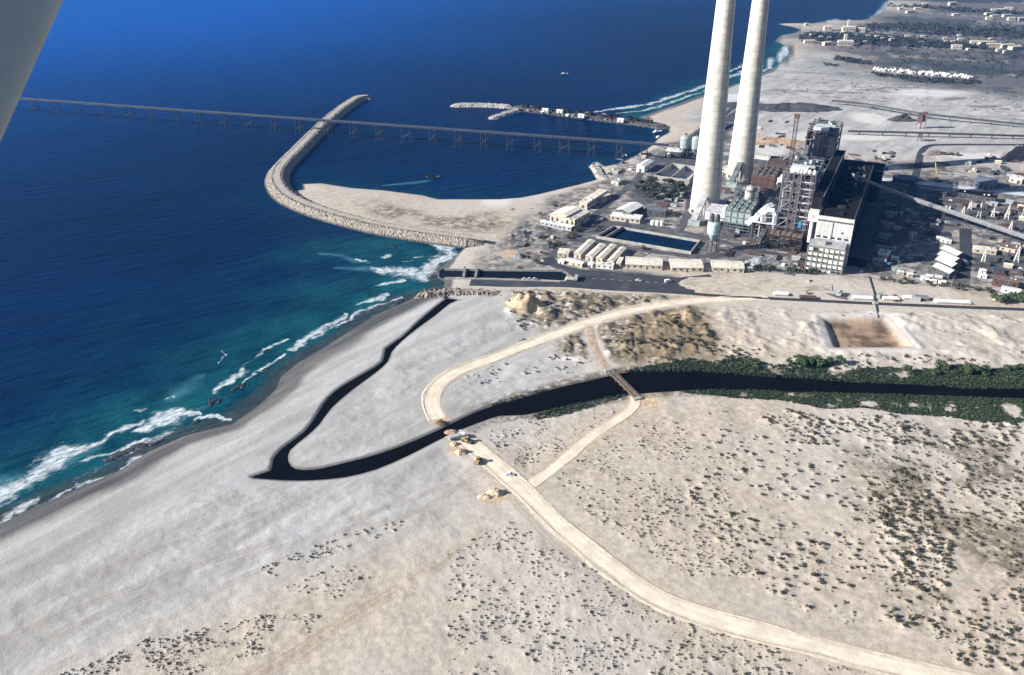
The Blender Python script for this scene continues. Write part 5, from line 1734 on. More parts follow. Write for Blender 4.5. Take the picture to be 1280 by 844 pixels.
for (px, py, h, lab) in ((1147, 161, 17, 'left leg tower of the red-brown coal loading towers on the sand'), (1153, 161, 19, 'right and taller of the red-brown coal loading towers'), (1149, 176, 8, 'short red-brown hopper below the coal loading towers')):
    c = at(px, py)
    t = thing('loading_tower', lab, 'tower', c, 'red-brown loading towers')
    mb = MB()
    for a in (-1, 1):
        for b in (-1, 1):
            mb.bar(c + UA * 2.2 * a + UB * 2.2 * b - Vector((0, 0, .3)), c + UA * 2 * a + UB * 2 * b + Vector((0, 0, h * .5)), .5)
    mb.build('leg', REDP, t)
    MB().obox(c - UA * 2.4 - UB * 2.4 + Vector((0, 0, h * .45)), UA * 4.8, UB * 4.8, (0, 0, h * .55)).build('housing', REDP, t)
    MB().obox(c - UA * 2.6 - UB * 2.6 + Vector((0, 0, h + .02)), UA * 5.2, UB * 5.2, (0, 0, .35)).build('roof', RUST, t)


# ------------------------------------------------------------------ heaps
def heap(name, label, px, rx, ry, h, mat, seed, n=28, flat=.35, group=None):
    c = at(*px)
    rnd = np.random.default_rng(seed)
    mb = MB()
    rings = 9
    vs = []
    off = rnd.uniform(0, 90)
    for k in range(rings + 1):
        f = k / rings
        for i in range(n):
            a = 2 * math.pi * i / n
            wob = .75 + .5 * float(vnoise(np.array([off + 1.6 * math.cos(a) + 5]), np.array([off + 1.6 * math.sin(a) + 5]), seed)[0])
            zz = h * min(1, (1 - f) / (1 - flat)) * (.65 + .7 * float(vnoise(np.array([off + f * 3 * math.cos(a) + 9]), np.array([off + f * 3 * math.sin(a) + 9]), seed + 1)[0]))
            vs.append(c + Vector((rx * f * wob * math.cos(a), ry * f * wob * math.sin(a), zz - .35)) + Vector(tuple(rnd.normal(0, .06 * h, 3))))
    mb.add(vs, [(k * n + i, (k + 1) * n + i, (k + 1) * n + (i + 1) % n, k * n + (i + 1) % n) for k in range(rings) for i in range(n)])
    return solo(mb, name, mat, c, label, 'heap', group)


heap('coal_heap', 'broad flat black coal heap behind the crane mast', (985, 136), 75, 24, 6, COAL, 1, 40)
heap('coal_heap', 'dark round heap left of the red loading towers', (1127, 151), 17, 9, 7, COAL, 2)
heap('coal_heap', 'low dark coal bed along the road above the beach', (925, 132), 34, 20, 4, COAL, 3)
heap('spoil_heap', 'dark hillock at the right border above the pale concrete road', (1276, 196), 24, 14, 10, SPOIL, 4)
heap('spoil_heap', 'grey mound in front of the boiler house near the fence', (952, 329), 15, 6, 4.2, plain('blue_grey_gravel', (.25, .255, .28), .95, var=.25, scale=.3), 5)
heap('spoil_heap', 'brownish excavation heap behind the rust-coloured filter', (965, 178), 40, 14, 5, plain('orange_spoil', (.40, .29, .2), .95, var=.35, scale=.15), 6)
heap('spoil_heap', 'grey-brown heap beside the dark road, right of the hall', (1167, 193), 14, 8, 4, SPOIL, 7)
heap('spoil_heap', 'low brown heap on the sand just left of the shore road', (648, 322), 6, 4, 3.2, plain('blue_grey_gravel', (.25, .255, .28)), 8)
heap('sand_heap', 'pale yellow sand heap left of the dirt road below the ford', (576, 566), 3.6, 3, 2.6, CLAY, 9)
heap('sand_heap', 'smaller yellow sand heap at the ford beside the parked machines', (568, 556), 2.6, 2.2, 2, CLAY, 10)
heap('sand_heap', 'yellow spoil heap with a dark shaded side on the bare sand', (620, 617), 4.6, 3.2, 3, CLAY, 11)
heap('sand_heap', 'low crumbly yellow spoil next to the heap on bare sand', (606, 621), 4.0, 2.4, 1.5, CLAY, 12)
heap('earth_plug', 'dark brown earth plug where the dirt road meets the stream', (551, 529), 3.6, 3.2, 1.9, plain('damp_brown_earth', (.15, .10, .075), .95, var=.35, scale=.6), 13)
heap('earth_plug', 'reddish bank of earth on the near side of the ford', (566, 540), 4.2, 2.4, 1.3, plain('reddish_earth', (.36, .24, .16), .95, var=.35, scale=.6), 14)
for i, (px, py) in enumerate(((600, 284), (612, 281), (585, 277), (570, 275), (640, 262), (664, 300), (700, 250))):
    heap('spoil_heap', 'small dark spoil pile among those dumped on the harbour sand', (px, py), R.uniform(3, 7), R.uniform(2, 3.5), R.uniform(1, 2), SPOIL, 30 + i, 18, group='spoil piles on the harbour sand')


# ------------------------------------------------------------------ bridge over the river
a, b = at(762, 463, 2.4), at(795, 496, 2.4)
br = thing('bridge', 'narrow wooden bridge carrying the track across the dark river', 'bridge', (a + b) / 2 - Vector((0, 0, 1.4)))
dirb = (b - a).normalized()
sb = dirb.cross(Vector((0, 0, 1)))
mb = MB()
n = 60
for i in range(n):
    mb.obox(a.lerp(b, i / n) - sb * 2.1 + Vector((0, 0, R.uniform(-.02, .02))), dirb * ((b - a).length / n * .86), sb * 4.2, (0, 0, .18))
mb.build('deck', WOOD, br)
for s in (-2.15, 2.0):
    mb = MB()
    mb.obox(a + sb * s + Vector((0, 0, .95)), b - a, sb * .15, (0, 0, .14))
    for i in range(22):
        q = a.lerp(b, i / 21) + sb * (s + .07)
        mb.bar(q, q + Vector((0, 0, 1.05)), .15)
    mb.build('railing', WOOD, br)
for k in range(1, 6):
    mb = MB()
    q = a.lerp(b, k / 6)
    for s in (-1.7, 0, 1.7):
        mb.tube(q + sb * s, q + sb * s - Vector((0, 0, 3.5)), .22, None, 8)
    mb.bar(q - sb * 2 - Vector((0, 0, .25)), q + sb * 2 - Vector((0, 0, .25)), .35)
    mb.build('pier_post', WOOD, br)
for q, sg in ((a, -1), (b, 1)):
    MB().obox(q - sb * 2.6 + dirb * (0 if sg > 0 else -2.5) - Vector((0, 0, 1.6)), dirb * 2.5, sb * 5.2, (0, 0, 1.7)).build('abutment', CONCR, br)


# intake walls by the asphalt road end
mb = MB()
for p, q in (((556, 336.5), (704, 338)), ((556, 347.5), (700, 352.5))):
    a, b = at(*p), at(*q)
    mb.obox(Vector((a.x, a.y, -1)), b - a, (b - a).normalized().cross(Vector((0, 0, 1))) * .7, (0, 0, GZ + 1.7))
solo(mb, 'channel_wall', CONCR, at(600, 347, 0), 'concrete walls lining the dark intake channel beside the asphalt road', 'channel wall')
for (x0, lab) in ((578, 'first sluice frame across the intake channel, nearest the surf'), (593, 'second sluice frame across the intake channel, farther from the surf')):
    a, b = at(x0, 347.5), at(x0 + 2, 337)
    t = thing('sluice_gate', lab, 'sluice', Vector((a.x, a.y, 0)), 'sluices of the intake channel')
    MB().obox(Vector((a.x, a.y, GZ + .6)), b - a, Vector((1.6, 0, 0)), (0, 0, .6)).build('walkway', CONCR, t)
    for f in (.02, .35, .66, .95):
        q = a.lerp(b, f)
        MB().obox(Vector((q.x, q.y, -.6)), Vector((1.4, 0, 0)), Vector((0, .7, 0)), (0, 0, GZ + 3.4)).build('post', CONCR, t)


# ------------------------------------------------------------------ vehicles
def local(mb):
    return mb


def make_car(name, label, cat, loc, rz, paint, kind='car', group=None):
    t = thing(name, label, cat, (0, 0, 0), group)
    L, Wd, H1, H2 = dict(car=(4.4, 1.75, .85, 1.45), van=(5.0, 1.95, 1.1, 2.1), truck=(8.4, 2.5, 1.2, 2.9), loader=(6.4, 2.5, 1.5, 3.0))[kind]
    x0, x1, y = -L / 2, L / 2, Wd / 2

    def prism(prof, yy, mat, nm, par=None):
        mb = MB()
        n = len(prof)
        mb.add([(p[0], -yy, p[1]) for p in prof] + [(p[0], yy, p[1]) for p in prof], [tuple(range(n - 1, -1, -1)), tuple(range(n, 2 * n))] + [(i, (i + 1) % n, n + (i + 1) % n, n + i) for i in range(n)])
        return mb.build(nm, mat, t, parent=par)
    wr = .33 if kind in ('car', 'van') else .55 if kind == 'truck' else .8
    if kind == 'car':
        prism([(x0, .3), (x1, .3), (x1, .72), (x1 - 1.1, .88), (x0 + .9, .9), (x0, .82)], y, paint, 'body')
        cb = prism([(x0 + .75, .88), (x1 - 1.05, .88), (x1 - 1.75, H2), (x0 + 1.2, H2)], y * .88, GLASS, 'cabin')
        prism([(x0 + 1.15, H2), (x1 - 1.7, H2), (x1 - 1.85, H2 + .06), (x0 + 1.3, H2 + .06)], y * .87, paint, 'roof')
    elif kind == 'van':
        prism([(x0, .35), (x1, .35), (x1, 1.0), (x1 - .9, 1.15), (x1 - 1.5, H2), (x0 + .1, H2), (x0, 1.2)], y, paint, 'body')
        for s in (-1, 1):
            MB().obox((x1 - 2.2, s * (y + .01) - .02, 1.2), (.9, 0, 0), (0, .04, 0), (0, 0, .6)).build('window', GLASS, t)
    elif kind == 'truck':
        prism([(x1 - 2.1, .6), (x1, .6), (x1, 1.6), (x1 - .25, 2.7), (x1 - 2.1, 2.75)], y, paint, 'cab')
        MB().obox((x1 - .12, -y * .85, 1.65), (.06, 0, 0), (0, y * 1.7, 0), (-.2, 0, .85)).build('windscreen', GLASS, t)
        prism([(x0, 1.0), (x1 - 2.3, 1.0), (x1 - 2.3, 2.6), (x1 - 3.0, 2.7), (x0 - .2, 2.2)], y, plain('tipper_body', (.32, .36, .42), .6, var=.3, scale=.8, dirt=(.4, .33, .25)), 'tipper_bed')
        MB().obox((x0, -.5, .5), (L - .3, 0, 0), (0, 1, 0), (0, 0, .45)).build('chassis', DSTEEL, t)
    else:
        prism([(x0, .9), (x1 - 2.2, .7), (x1 - 2.2, 1.7), (x0 + 1.8, 1.9), (x0, 1.75)], y * .75, paint, 'body')
        prism([(-.9, 1.85), (.7, 1.75), (.6, H2), (-.8, H2)], y * .55, GLASS, 'cab')
        prism([(-1.0, H2), (.8, H2), (.8, H2 + .12), (-1.0, H2 + .12)], y * .6, paint, 'cab_roof')
        for s in (-.8, .65):
            MB().obox((.4, s, 1.3), (2.4, 0, -.6), (0, .18, 0), (0, 0, .35)).build('lift_arm', paint, t)
        prism([(x1 - .9, .25), (x1 + .25, .15), (x1 - .2, .35), (x1 - .5, 1.2), (x1 - .9, 1.1)], y, DSTEEL, 'bucket')
    xs = {'car': (x0 + .8, x1 - .85), 'van': (x0 + .9, x1 - .95), 'truck': (x0 + 1.0, x0 + 2.3, x1 - 1.2), 'loader': (x0 + 1.1, x1 - 2.3)}[kind]
    for x in xs:
        for s in (-1, 1):
            mb = MB().tube((x, s * (y - .22), wr), (x, s * (y + .02), wr), wr, None, 16)
            w = mb.build('wheel', RUBBER, t)
            MB().tube((x, s * (y + .02), wr), (x, s * (y + .05), wr), wr * .5, None, 10).build('hub', STEEL, t, parent=w)
    if kind in ('car', 'van'):
        for s in (-1, 1):
            MB().obox((x1 - .04, s * y * .68 - .15, .58), (.07, 0, 0), (0, .3, 0), (0, 0, .16)).build('headlight', PALEGL, t)
            MB().obox((x0 - .03, s * y * .72 - .12, .6), (.05, 0, 0), (0, .24, 0), (0, 0, .14)).build('tail_light', REDP, t)
    t.location = loc
    t.rotation_euler = (0, 0, rz)
    return t


def head(a, b):
    p, q = at(*a), at(*b)
    return math.atan2(q.y - p.y, q.x - p.x)


def road_pt(px, py, dz=.2):
    p = at(px, py)
    return Vector((p.x, p.y, gz(p.x, p.y) + dz))


hd = head((566, 541), (615, 577))
GV = 'vehicles on the dirt road'
make_car('parked_car', 'light car with a long shadow standing alone on the dirt road near the fork', 'car', road_pt(637, 594.5), hd + .9, CARW, 'car', GV)
make_car('bulldozer', 'small yellow loader halfway between the ford and the fork', 'loader', road_pt(598, 578), hd + 2.2, YELLOW, 'loader', GV)
make_car('wheel_loader', 'yellow wheel loader at the right edge of the road by the ford', 'loader', road_pt(584, 553), hd + .4, YELLOW, 'loader', GV)
make_car('tipper_truck', 'white-cabbed tipper truck parked right at the ford', 'truck', road_pt(572, 549), hd + 1.2, CARW, 'truck', GV)
make_car('van', 'white van parked behind the tipper truck at the ford', 'van', road_pt(579, 546), hd + .7, CARW, 'van', GV)
hr = head((640, 354), (700, 354))
for px, lab in ((656, 'leftmost of three white cars in a line on the asphalt road'), (662, 'middle of three white cars in a line on the asphalt road'), (668.3, 'rightmost of three white cars in a line on the asphalt road')):
    make_car('parked_car', lab, 'car', road_pt(px, 350, .15), hr + .1, CARW, 'car', 'cars on the asphalt')
make_car('parked_car', 'white van-like car alone on the paved apron before the traffic island', 'van', road_pt(835, 353, .25), hr + .3, CARW, 'van', 'cars on the asphalt')
make_car('parked_car', 'white car at the dashed line in the middle of the paved apron', 'car', road_pt(798, 351.5, .25), hr, CARW, 'car', 'cars on the asphalt')
make_car('tipper_truck', 'truck standing left of the pale barracks by the traffic island', 'truck', road_pt(720, 350, .25), hr + 1.4, TEAL, 'truck', 'cars on the asphalt')
for i, (px, py, k, m, lab) in enumerate(((1098, 326, 'truck', WHITE, 'white truck in front of the white flat block'), (1190, 317, 'car', CARW, 'white car beside the dark yard road'), (1112, 332, 'van', BLUEP, 'blue van in the yard right of the hall shadow'), (1205, 330, 'truck', DSTEEL, 'dark truck driving on the yard road'), (1010, 352, 'car', CARW, 'white car on the track below the office block'), (750, 276, 'van', CARW, 'white van by the upper left corner of the basin'))):
    make_car({'car': 'parked_car', 'van': 'van', 'truck': 'tipper_truck'}[k], lab, k, road_pt(px, py, .12), R.uniform(0, 6), m, k, 'vehicles in the works yard')

# mobile crane by the concrete road
c = at(1170, 226)
t = thing('mobile_crane', 'yellow mobile crane with its boom raised beside the pale concrete road', 'crane', c)
MB().obox(c - UB * 4 - UA * 1.3 + Vector((0, 0, .8)), UB * 8, UA * 2.6, (0, 0, 1.2)).build('carrier', YELLOW, t)
MB().obox(c - UB * 1.5 - UA * 1.2 + Vector((0, 0, 2)), UB * 3, UA * 2.4, (0, 0, 1.6)).build('cab', YELLOW, t)
mb = MB()
mb.bar(c + Vector((0, 0, 3)), c - UB * 4 + UA * 4 + Vector((0, 0, 17)), .7)
mb.build('boom', YELLOW, t)
for k in (-3, -1, 1, 3):
    for s in (-1, 1):
        MB().tube(c + UB * k + UA * (s * 1.1) + Vector((0, 0, .55)), c + UB * k + UA * (s * 1.45) + Vector((0, 0, .55)), .55, None, 12).build('wheel', RUBBER, t)

# ------------------------------------------------------------------ switchyard gantries, lamp posts, yard stock
for i, (px, py, h) in enumerate(((1223, 272, 14), (1258, 274, 14), (1278, 273, 14), (1240, 273, 10), (1228, 330, 13), (1270, 327, 13), (1203, 270, 9), (1262, 290, 10), (1212, 262, 8))):
    c = at(px, py)
    t = thing('gantry_mast', 'pale tapering lattice mast of the switchyard', 'mast', c, 'pale masts of the switchyard')
    mb = MB()
    for a in (-1, 1):
        for b in (-1, 1):
            mb.bar(c + UA * (1.5 * a) + UB * (1.5 * b), c + Vector((0, 0, h)), .42)
    for k in range(1, 6):
        z, s = h * k / 6, 1.5 * (1 - k / 6)
        q = [c + UA * (s * a) + UB * (s * b) + Vector((0, 0, z)) for a, b in ((-1, -1), (-1, 1), (1, 1), (1, -1))]
        for j in range(4):
            mb.bar(q[j], q[(j + 1) % 4], .22)
    mb.build('lattice', plain('galvanised_lattice', (.62, .61, .58), .5, var=.2, scale=.5), t)
    mb = MB()
    mb.bar(c - UB * 2.4 + Vector((0, 0, h * .85)), c + UB * 2.4 + Vector((0, 0, h * .85)), .25)
    mb.build('cross_arm', STEEL, t)
lampm = plain('lamp_post_grey', (.25, .25, .26), .5, var=.2, scale=1)
lamp0 = None
for i in range(18):
    f = i / 17
    px, py = 890 + 390 * f, 341 + 26 * f
    c = at(px, py)
    if lamp0 is None:
        lamp0 = thing('street_lamp', 'slender grey street lamp along the fence road of the works', 'street lamp', c, 'street lamps along the fence road')
        MB().tube(c, c + Vector((0, 0, 9)), .13, .08, 8).build('pole', lampm, lamp0)
        MB().obox(c + Vector((-.1, -.15, 8.9)), Vector((1.8, 0, .25)), Vector((0, .3, 0)), (0, 0, .14)).build('lamp_head', lampm, lamp0)
    else:
        copy_thing(lamp0, c)
c = at(1093, 352)
t = thing('pipeline', 'thin dark pipeline crossing the sand and the narrow dark road right of the office block', 'pipe', c)
P = [road_pt(1086, 346, .4), road_pt(1092, 365, .5), road_pt(1093.5, 374, .5)]
P2 = [road_pt(1094.5, 382, .5), road_pt(1098, 396, .4)]
mb = MB()
S = P + P2
for a, b in zip(S[:-1], S[1:]):
    mb.tube(a, b, .5, None, 10)
mb.build('pipe', DSTEEL, t)
mb = MB()
mb.obox(road_pt(1090, 379, -.2), (3.5, 0, 0), (0, -3, 0), (0, 0, 1.3))
mb.build('crossing_box', CONCR, t)


def stack_mb(c, ua, L, w, h, n, r):
    """a stack of pipes or beams on bearers"""
    ub = ua.cross(Vector((0, 0, 1)))
    mb = MB()
    for k in range(n):
        for j in range(int(h)):
            o = (k - n / 2) * 2.05 * r + (r if j % 2 else 0)
            p = c + ub * o + Vector((0, 0, r + .2 + j * 1.8 * r)) - ua * L / 2 * R.uniform(.9, 1)
            mb.tube(p, p + ua * L * R.uniform(.9, 1), r, None, 7)
    return mb


def in_any(px, py, boxes):
    return any(x0 < px < x1 and y0 < py < y1 for x0, y0, x1, y1 in boxes)


AV = [(855, 0, 950, 290), (900, 180, 1110, 340), (740, 275, 885, 340), (1200, 280, 1214, 350), (684, 245, 745, 290), (690, 298, 935, 345), (810, 200, 880, 228), (760, 240, 840, 276), (1160, 305, 1205, 345), (1238, 340, 1280, 366), (1134, 180, 1160, 246)]
KINDS = [('container', 'container'), ('pipe_stack', 'pipes'), ('crate', 'crate'), ('steel_stack', 'steel beams'), ('hut', 'hut')]
ZONES = [([(1100, 236), (1200, 246), (1280, 256), (1280, 296), (1140, 246)], 46, 'in the switchyard above the sloping conveyor', DSTEEL),
         ([(1110, 250), (1200, 282), (1280, 306), (1280, 345), (1215, 345), (1215, 300), (1195, 300), (1110, 300)], 50, 'in the yard below the sloping conveyor', DSTEEL),
         ([(1060, 185), (1130, 192), (1130, 214), (1062, 210)], 18, 'on the sand behind the turbine hall', RUST),
         ([(1160, 190), (1280, 200), (1280, 222), (1160, 212)], 30, 'between the dark curved road and the pale concrete road', RUST),
         ([(946, 150), (1040, 150), (1035, 172), (1000, 192), (946, 190)], 22, 'on the sand below the black coal heap', SPOIL),
         ([(880, 318), (1010, 318), (1010, 345), (940, 345)], 14, 'in front of the boiler house by the fence', STEEL),
         ([(905, 285), (1000, 296), (1000, 318), (910, 308)], 22, 'at the foot of the open boiler steelwork', RUST),
         ([(842, 232), (866, 236), (860, 276), (800, 264)], 18, 'on the dusty yard left of the nearer chimney', RUST),
         ([(640, 285), (690, 290), (700, 312), (650, 330)], 12, 'on the bare ground left of the parallel sheds', STEEL),
         ([(770, 190), (830, 192), (815, 215), (760, 222)], 14, 'along the harbour shore below the pier head', STEEL),
         ([(1100, 305), (1160, 315), (1160, 345), (1090, 340)], 12, 'on the sandy yard right of the office block', WHITE),
         ([(945, 366), (1280, 374), (1280, 380), (945, 370)], 10, 'in a row along the narrow dark road', WHITE),
         ([(895, 235), (912, 230), (920, 258), (890, 252)], 6, 'between the two chimneys', RUST)]
for zi, (poly, n, where, main) in enumerate(ZONES):
    xs, ys = [p[0] for p in poly], [p[1] for p in poly]
    k = tries = 0
    while k < n and tries < 900:
        tries += 1
        px, py = R.uniform(min(xs), max(xs)), R.uniform(min(ys), max(ys))
        if not in_poly(px, py, poly):
            continue
        c = at(px, py)
        if any(float(line_dist(np.array([c.x]), np.array([c.y]), p)[0]) < w / 2 + 2.5 for p, w in ROADS.values()):
            continue
        c.z = gz(c.x, c.y)
        kind, cat = R.choice(KINDS)
        a = AZ + R.choice((0, math.pi / 2)) + R.gauss(0, .08)
        ua = Vector((math.cos(a), math.sin(a), 0))
        ub = ua.cross(Vector((0, 0, 1)))
        if kind == 'container':
            m, adj = R.choice(((MUTEB, 'blue-grey'), (RUST, 'rust-brown'), (TEAL, 'grey-green'), (GREYR, 'grey'), (DSTEEL, 'dark')))
            mb = MB().obox(c - ua * 3 - ub * 1.2, ua * 6, ub * 2.4, (0, 0, 2.6))
            for q in range(9):
                mb.obox(c - ua * (2.8 - q * .68) - ub * 1.24, ua * .3, ub * 2.48, (0, 0, 2.5))
        elif kind == 'pipe_stack':
            m, adj = R.choice(((DSTEEL, 'dark'), (RUST, 'rusty'), (STEEL, 'grey')))
            mb = stack_mb(c, ua, R.uniform(6, 12), 3, R.choice((1, 2, 3)), R.randint(4, 9), R.uniform(.2, .45))
        elif kind == 'crate':
            m, adj = R.choice(((WOOD, 'brown'), (CREAM, 'pale'), (WALLB, 'beige')))
            mb = MB()
            o, la, lb, lh = c, R.uniform(1.4, 3.4), R.uniform(1.2, 2.4), R.uniform(1, 2.2)
            mb.obox(o, ua * la, ub * lb, (0, 0, lh))
            for q in range(4):
                mb.obox(o + ua * (la * (q + .1) / 4) - ub * .05, ua * (la * .06), ub * (lb + .1), (0, 0, lh + .05))
            kind, cat = 'crate', 'crate'
        elif kind == 'steel_stack':
            m, adj = R.choice(((RUST, 'rusty'), (DSTEEL, 'dark'), (REDP, 'red-brown')))
            mb = MB()
            for q in range(R.randint(5, 11)):
                o = c + ub * (q * .55 - 2.5) + Vector((0, 0, .15 + .35 * (q % 2)))
                mb.obox(o - ua * R.uniform(3, 6), ua * R.uniform(7, 12), ub * .4, (0, 0, .45))
        else:
            m, adj = R.choice(((GREYR, 'grey'), (CREAM, 'cream'), (GREYR, 'grey'), (DSTEEL, 'dark')))
            t = thing('works_hut', '%s works hut %s' % (adj, where), 'hut', c, 'huts ' + where)
            MB().obox(c - ua * 3 - ub * 1.7 - Vector((0, 0, .3)), ua * 6, ub * 3.4, (0, 0, 3.0)).build('wall', WALLB if m is CREAM else m, t)
            mb = MB()
            mb.gable(c - ua * 3 - ub * 1.7, ua * 6, ub * 3.4, .7, c.z + 2.75, .25)
            mb.build('roof', m, t)
            MB().obox(c - ua * .5 + ub * 1.7, ua * .9, ub * .06, (0, 0, 2)).build('door', DSTEEL, t)
            k += 1
            continue
        solo(mb, kind, m, c, '%s %s lying %s' % (adj, {'container': 'shipping container', 'pipe_stack': 'stack of pipes', 'crate': 'big wooden crate', 'steel_stack': 'stack of steel beams'}[kind], where), cat, '%s %s' % (cat, where))
        k += 1
for i, (px, py, L) in enumerate(((1010, 373.5, 12), (1078, 374, 14), (1113, 374.5, 11), (1138, 373.5, 11), (1190, 379, 24), (976, 369, 10))):
    c = road_pt(px, py, 0)
    ua = Vector((.995, -.1, 0)).normalized()
    mb = stack_mb(c, ua, L, 3, 2, 5, .45)
    solo(mb, 'pipe_stack', WHITE if i not in (0,) else RUST, c, 'white pipes laid out on the sand just above the narrow dark road' if i else 'rusty pipes laid out on the sand above the narrow dark road', 'pipes', 'pipes beside the narrow dark road')
# perimeter fence
mb, mp = MB(), []
fp = smooth_line(pts_at([(690, 334), (720, 342.5), (780, 344.5), (880, 337), (960, 341), (1060, 346), (1150, 356), (1280, 369), (1400, 381)]), 5)
ft = thing('fence', 'thin grey mesh fence along the near side of the works', 'fence', (fp[0][0], fp[0][1], GZ))
for a, b in zip(fp[:-1], fp[1:]):
    a, b = Vector((a[0], a[1], GZ)), Vector((b[0], b[1], GZ))
    for z in (.3, 1.1, 1.9):
        mb.bar(a + Vector((0, 0, z)), b + Vector((0, 0, z)), .07)
mb.build('wire', STEEL, ft)
mb = MB()
for a in fp:
    mb.bar((a[0], a[1], GZ - .2), (a[0], a[1], GZ + 2.1), .12)
mb.build('post', STEEL, ft)


# ------------------------------------------------------------------ foliage
def leaf_cloud(mb, c, r, n, size, rnd, squash=.75, hollow=.35, lobes=5):
    """leaf-sized faces through the volume of an uneven crown"""
    c = Vector(c)
    lob = []
    for k in range(lobes):
        a, e = rnd.uniform(0, 6.28), rnd.uniform(-.2, .9)
        lob.append((Vector((math.cos(a) * r * .5, math.sin(a) * r * .5, e * r * .45 * squash)), r * rnd.uniform(.42, .68)))
    for k in range(n):
        lc, lr = lob[rnd.randrange(lobes)]
        v = Vector((rnd.gauss(0, 1), rnd.gauss(0, 1), rnd.gauss(0, 1))).normalized() * (lr * (hollow + (1 - hollow) * rnd.random() ** .5))
        v.z *= squash
        p = c + lc + v
        s = size * rnd.uniform(.6, 1.4)
        nn = (v.normalized() + Vector((rnd.uniform(-.6, .6), rnd.uniform(-.6, .6), rnd.uniform(-.2, .8)))).normalized()
        x = nn.orthogonal().normalized()
        y = nn.cross(x)
        a = rnd.uniform(0, 6.28)
        x, y = x * math.cos(a) + y * math.sin(a), y * math.cos(a) - x * math.sin(a)
        mb.add([p - x * s, p + y * s * .55, p + x * s, p - y * s * .55], [(0, 1, 2, 3)])


def tree_proto(name, label, cat, h, r, leafm, seed, nleaf=420, group=None):
    rnd = random.Random(seed)
    t = thing(name, label, cat, (0, 0, 0), group)
    mb = MB()
    mb.tube((0, 0, -.3), (rnd.uniform(-.2, .2), rnd.uniform(-.2, .2), h * .55), .28, .14, 8)
    for k in range(5):
        a = rnd.uniform(0, 6.28)
        z = h * rnd.uniform(.3, .5)
        mb.tube((0, 0, z), (math.cos(a) * r * .55, math.sin(a) * r * .55, z + h * .25), .12, .04, 6)
    mb.build('trunk', BARK, t)
    mb = MB()
    leaf_cloud(mb, (0, 0, h - r * .72), r, nleaf, r * .16, rnd, .8, .3, 6)
    mb.build('crown', leafm, t, recalc=False)
    return t


PROT = {}


def plant_tree(kind, px, py, sc, label, group):
    c = at(px, py)
    c.z = gz(c.x, c.y)
    key = (kind, R.randrange(2))
    args = dict(bushy=(4.2, 2.6, LEAF_G), dark=(5.2, 3.0, LEAF_B), olive=(3.4, 2.2, LEAF_D))[kind]
    nm = dict(bushy='bushy_tree', dark='dark_tree', olive='small_tree')[kind]
    rz = R.uniform(0, 6.28)
    if key not in PROT:
        t = tree_proto(nm, label, 'tree', *args, seed=len(PROT) + 3, group=group)
        t.location = c
        t.rotation_euler = (0, 0, rz)
        t.scale = (sc, sc, sc)
        PROT[key] = t
        return t
    return copy_thing(PROT[key], c, rz, sc, label, group)


for i in range(46):
    for _ in range(60):
        px, py = R.uniform(790, 858), R.uniform(222, 252)
        if in_poly(px, py, [(800, 230), (820, 221), (850, 228), (858, 240), (846, 252), (812, 250), (792, 240)]):
            break
    plant_tree('dark', px, py, R.uniform(.7, 1.3), 'dark tree in the grove between the workshop and the settling basin', 'trees of the dark grove')
for i in range(34):
    f = R.random()
    plant_tree('dark', 930 + 95 * f, 336 + 7 * f + R.uniform(-1.5, 2), R.uniform(.5, .95), 'dark rounded tree in the row along the fence before the boiler house', 'trees along the fence')
for i in range(26):
    px = R.uniform(1085, 1240)
    plant_tree('olive', px, 348 + (px - 1085) * .11 + R.uniform(-2, 2.5), R.uniform(.6, 1.2), 'small olive tree among the site cabins by the fence', 'small trees among the cabins')
for px, py, s in ((1244, 377, 1.5), (1250, 379, 1.6), (1256, 377, 1.3), (1266, 377, 1.6), (1272, 379, 1.7), (1278, 377, 1.6), (1284, 379, 1.5), (1292, 378, 1.6)):
    plant_tree('bushy', px, py, s, 'bright green bushy tree in the clump above the road at the right border', 'green bushy trees at the right border')
for i in range(28):
    px, py = R.choice(((690, 312), (700, 306), (676, 316), (715, 296), (706, 284), (724, 288), (672, 330), (722, 350), (745, 287), (690, 308), (783, 312), (800, 314)))
    plant_tree('olive', px + R.uniform(-5, 5), py + R.uniform(-3, 3), R.uniform(.6, 1.2), 'small dark tree scattered around the hangars and parallel sheds', 'small trees around the hangars')
for i in range(34):
    px = R.choice((R.uniform(1000, 1045), R.uniform(1110, 1280), R.uniform(920, 1060)))
    py = 470 - 12 * (px < 1100) + R.uniform(-8, 1) if px > 1110 else R.uniform(454, 461)
    plant_tree('bushy', px, py, R.uniform(.5, 1.5), 'rounded green bush on the far bank of the dark river', 'rounded bushes on the far river bank')

# shrubs of the dunes: the 300 that show largest as things, the rest as one cover
protos = []
for k in range(7):
    rnd = random.Random(100 + k)
    mb = MB()
    for q in range(rnd.randint(2, 4)):
        leaf_cloud(mb, (rnd.uniform(-.35, .35), rnd.uniform(-.3, .3), .22), .62, 60, .16, rnd, .62, .4, 4)
    protos.append(mb)
RN = {'dense': ('dark green shrub in the thick scrub at the lower right', 'shrubs of the thick scrub'), 'mid': ('single dark shrub on the open sand right of the dirt road', 'shrubs on the open sand'),
      'bank': ('dark shrub on the pale sand beside the green river bank', 'shrubs beside the river bank'), 'fine': ('tiny grey-green shrub on the hummocky sand between the two dirt roads', 'tiny shrubs between the dirt roads'),
      'front': ('small dark tuft on the pale dune sand at the bottom', 'tufts on the bottom dunes'), 'scrub': ('olive-brown shrub in the rough scrub above the river', 'shrubs in the rough scrub')}
inframe = []
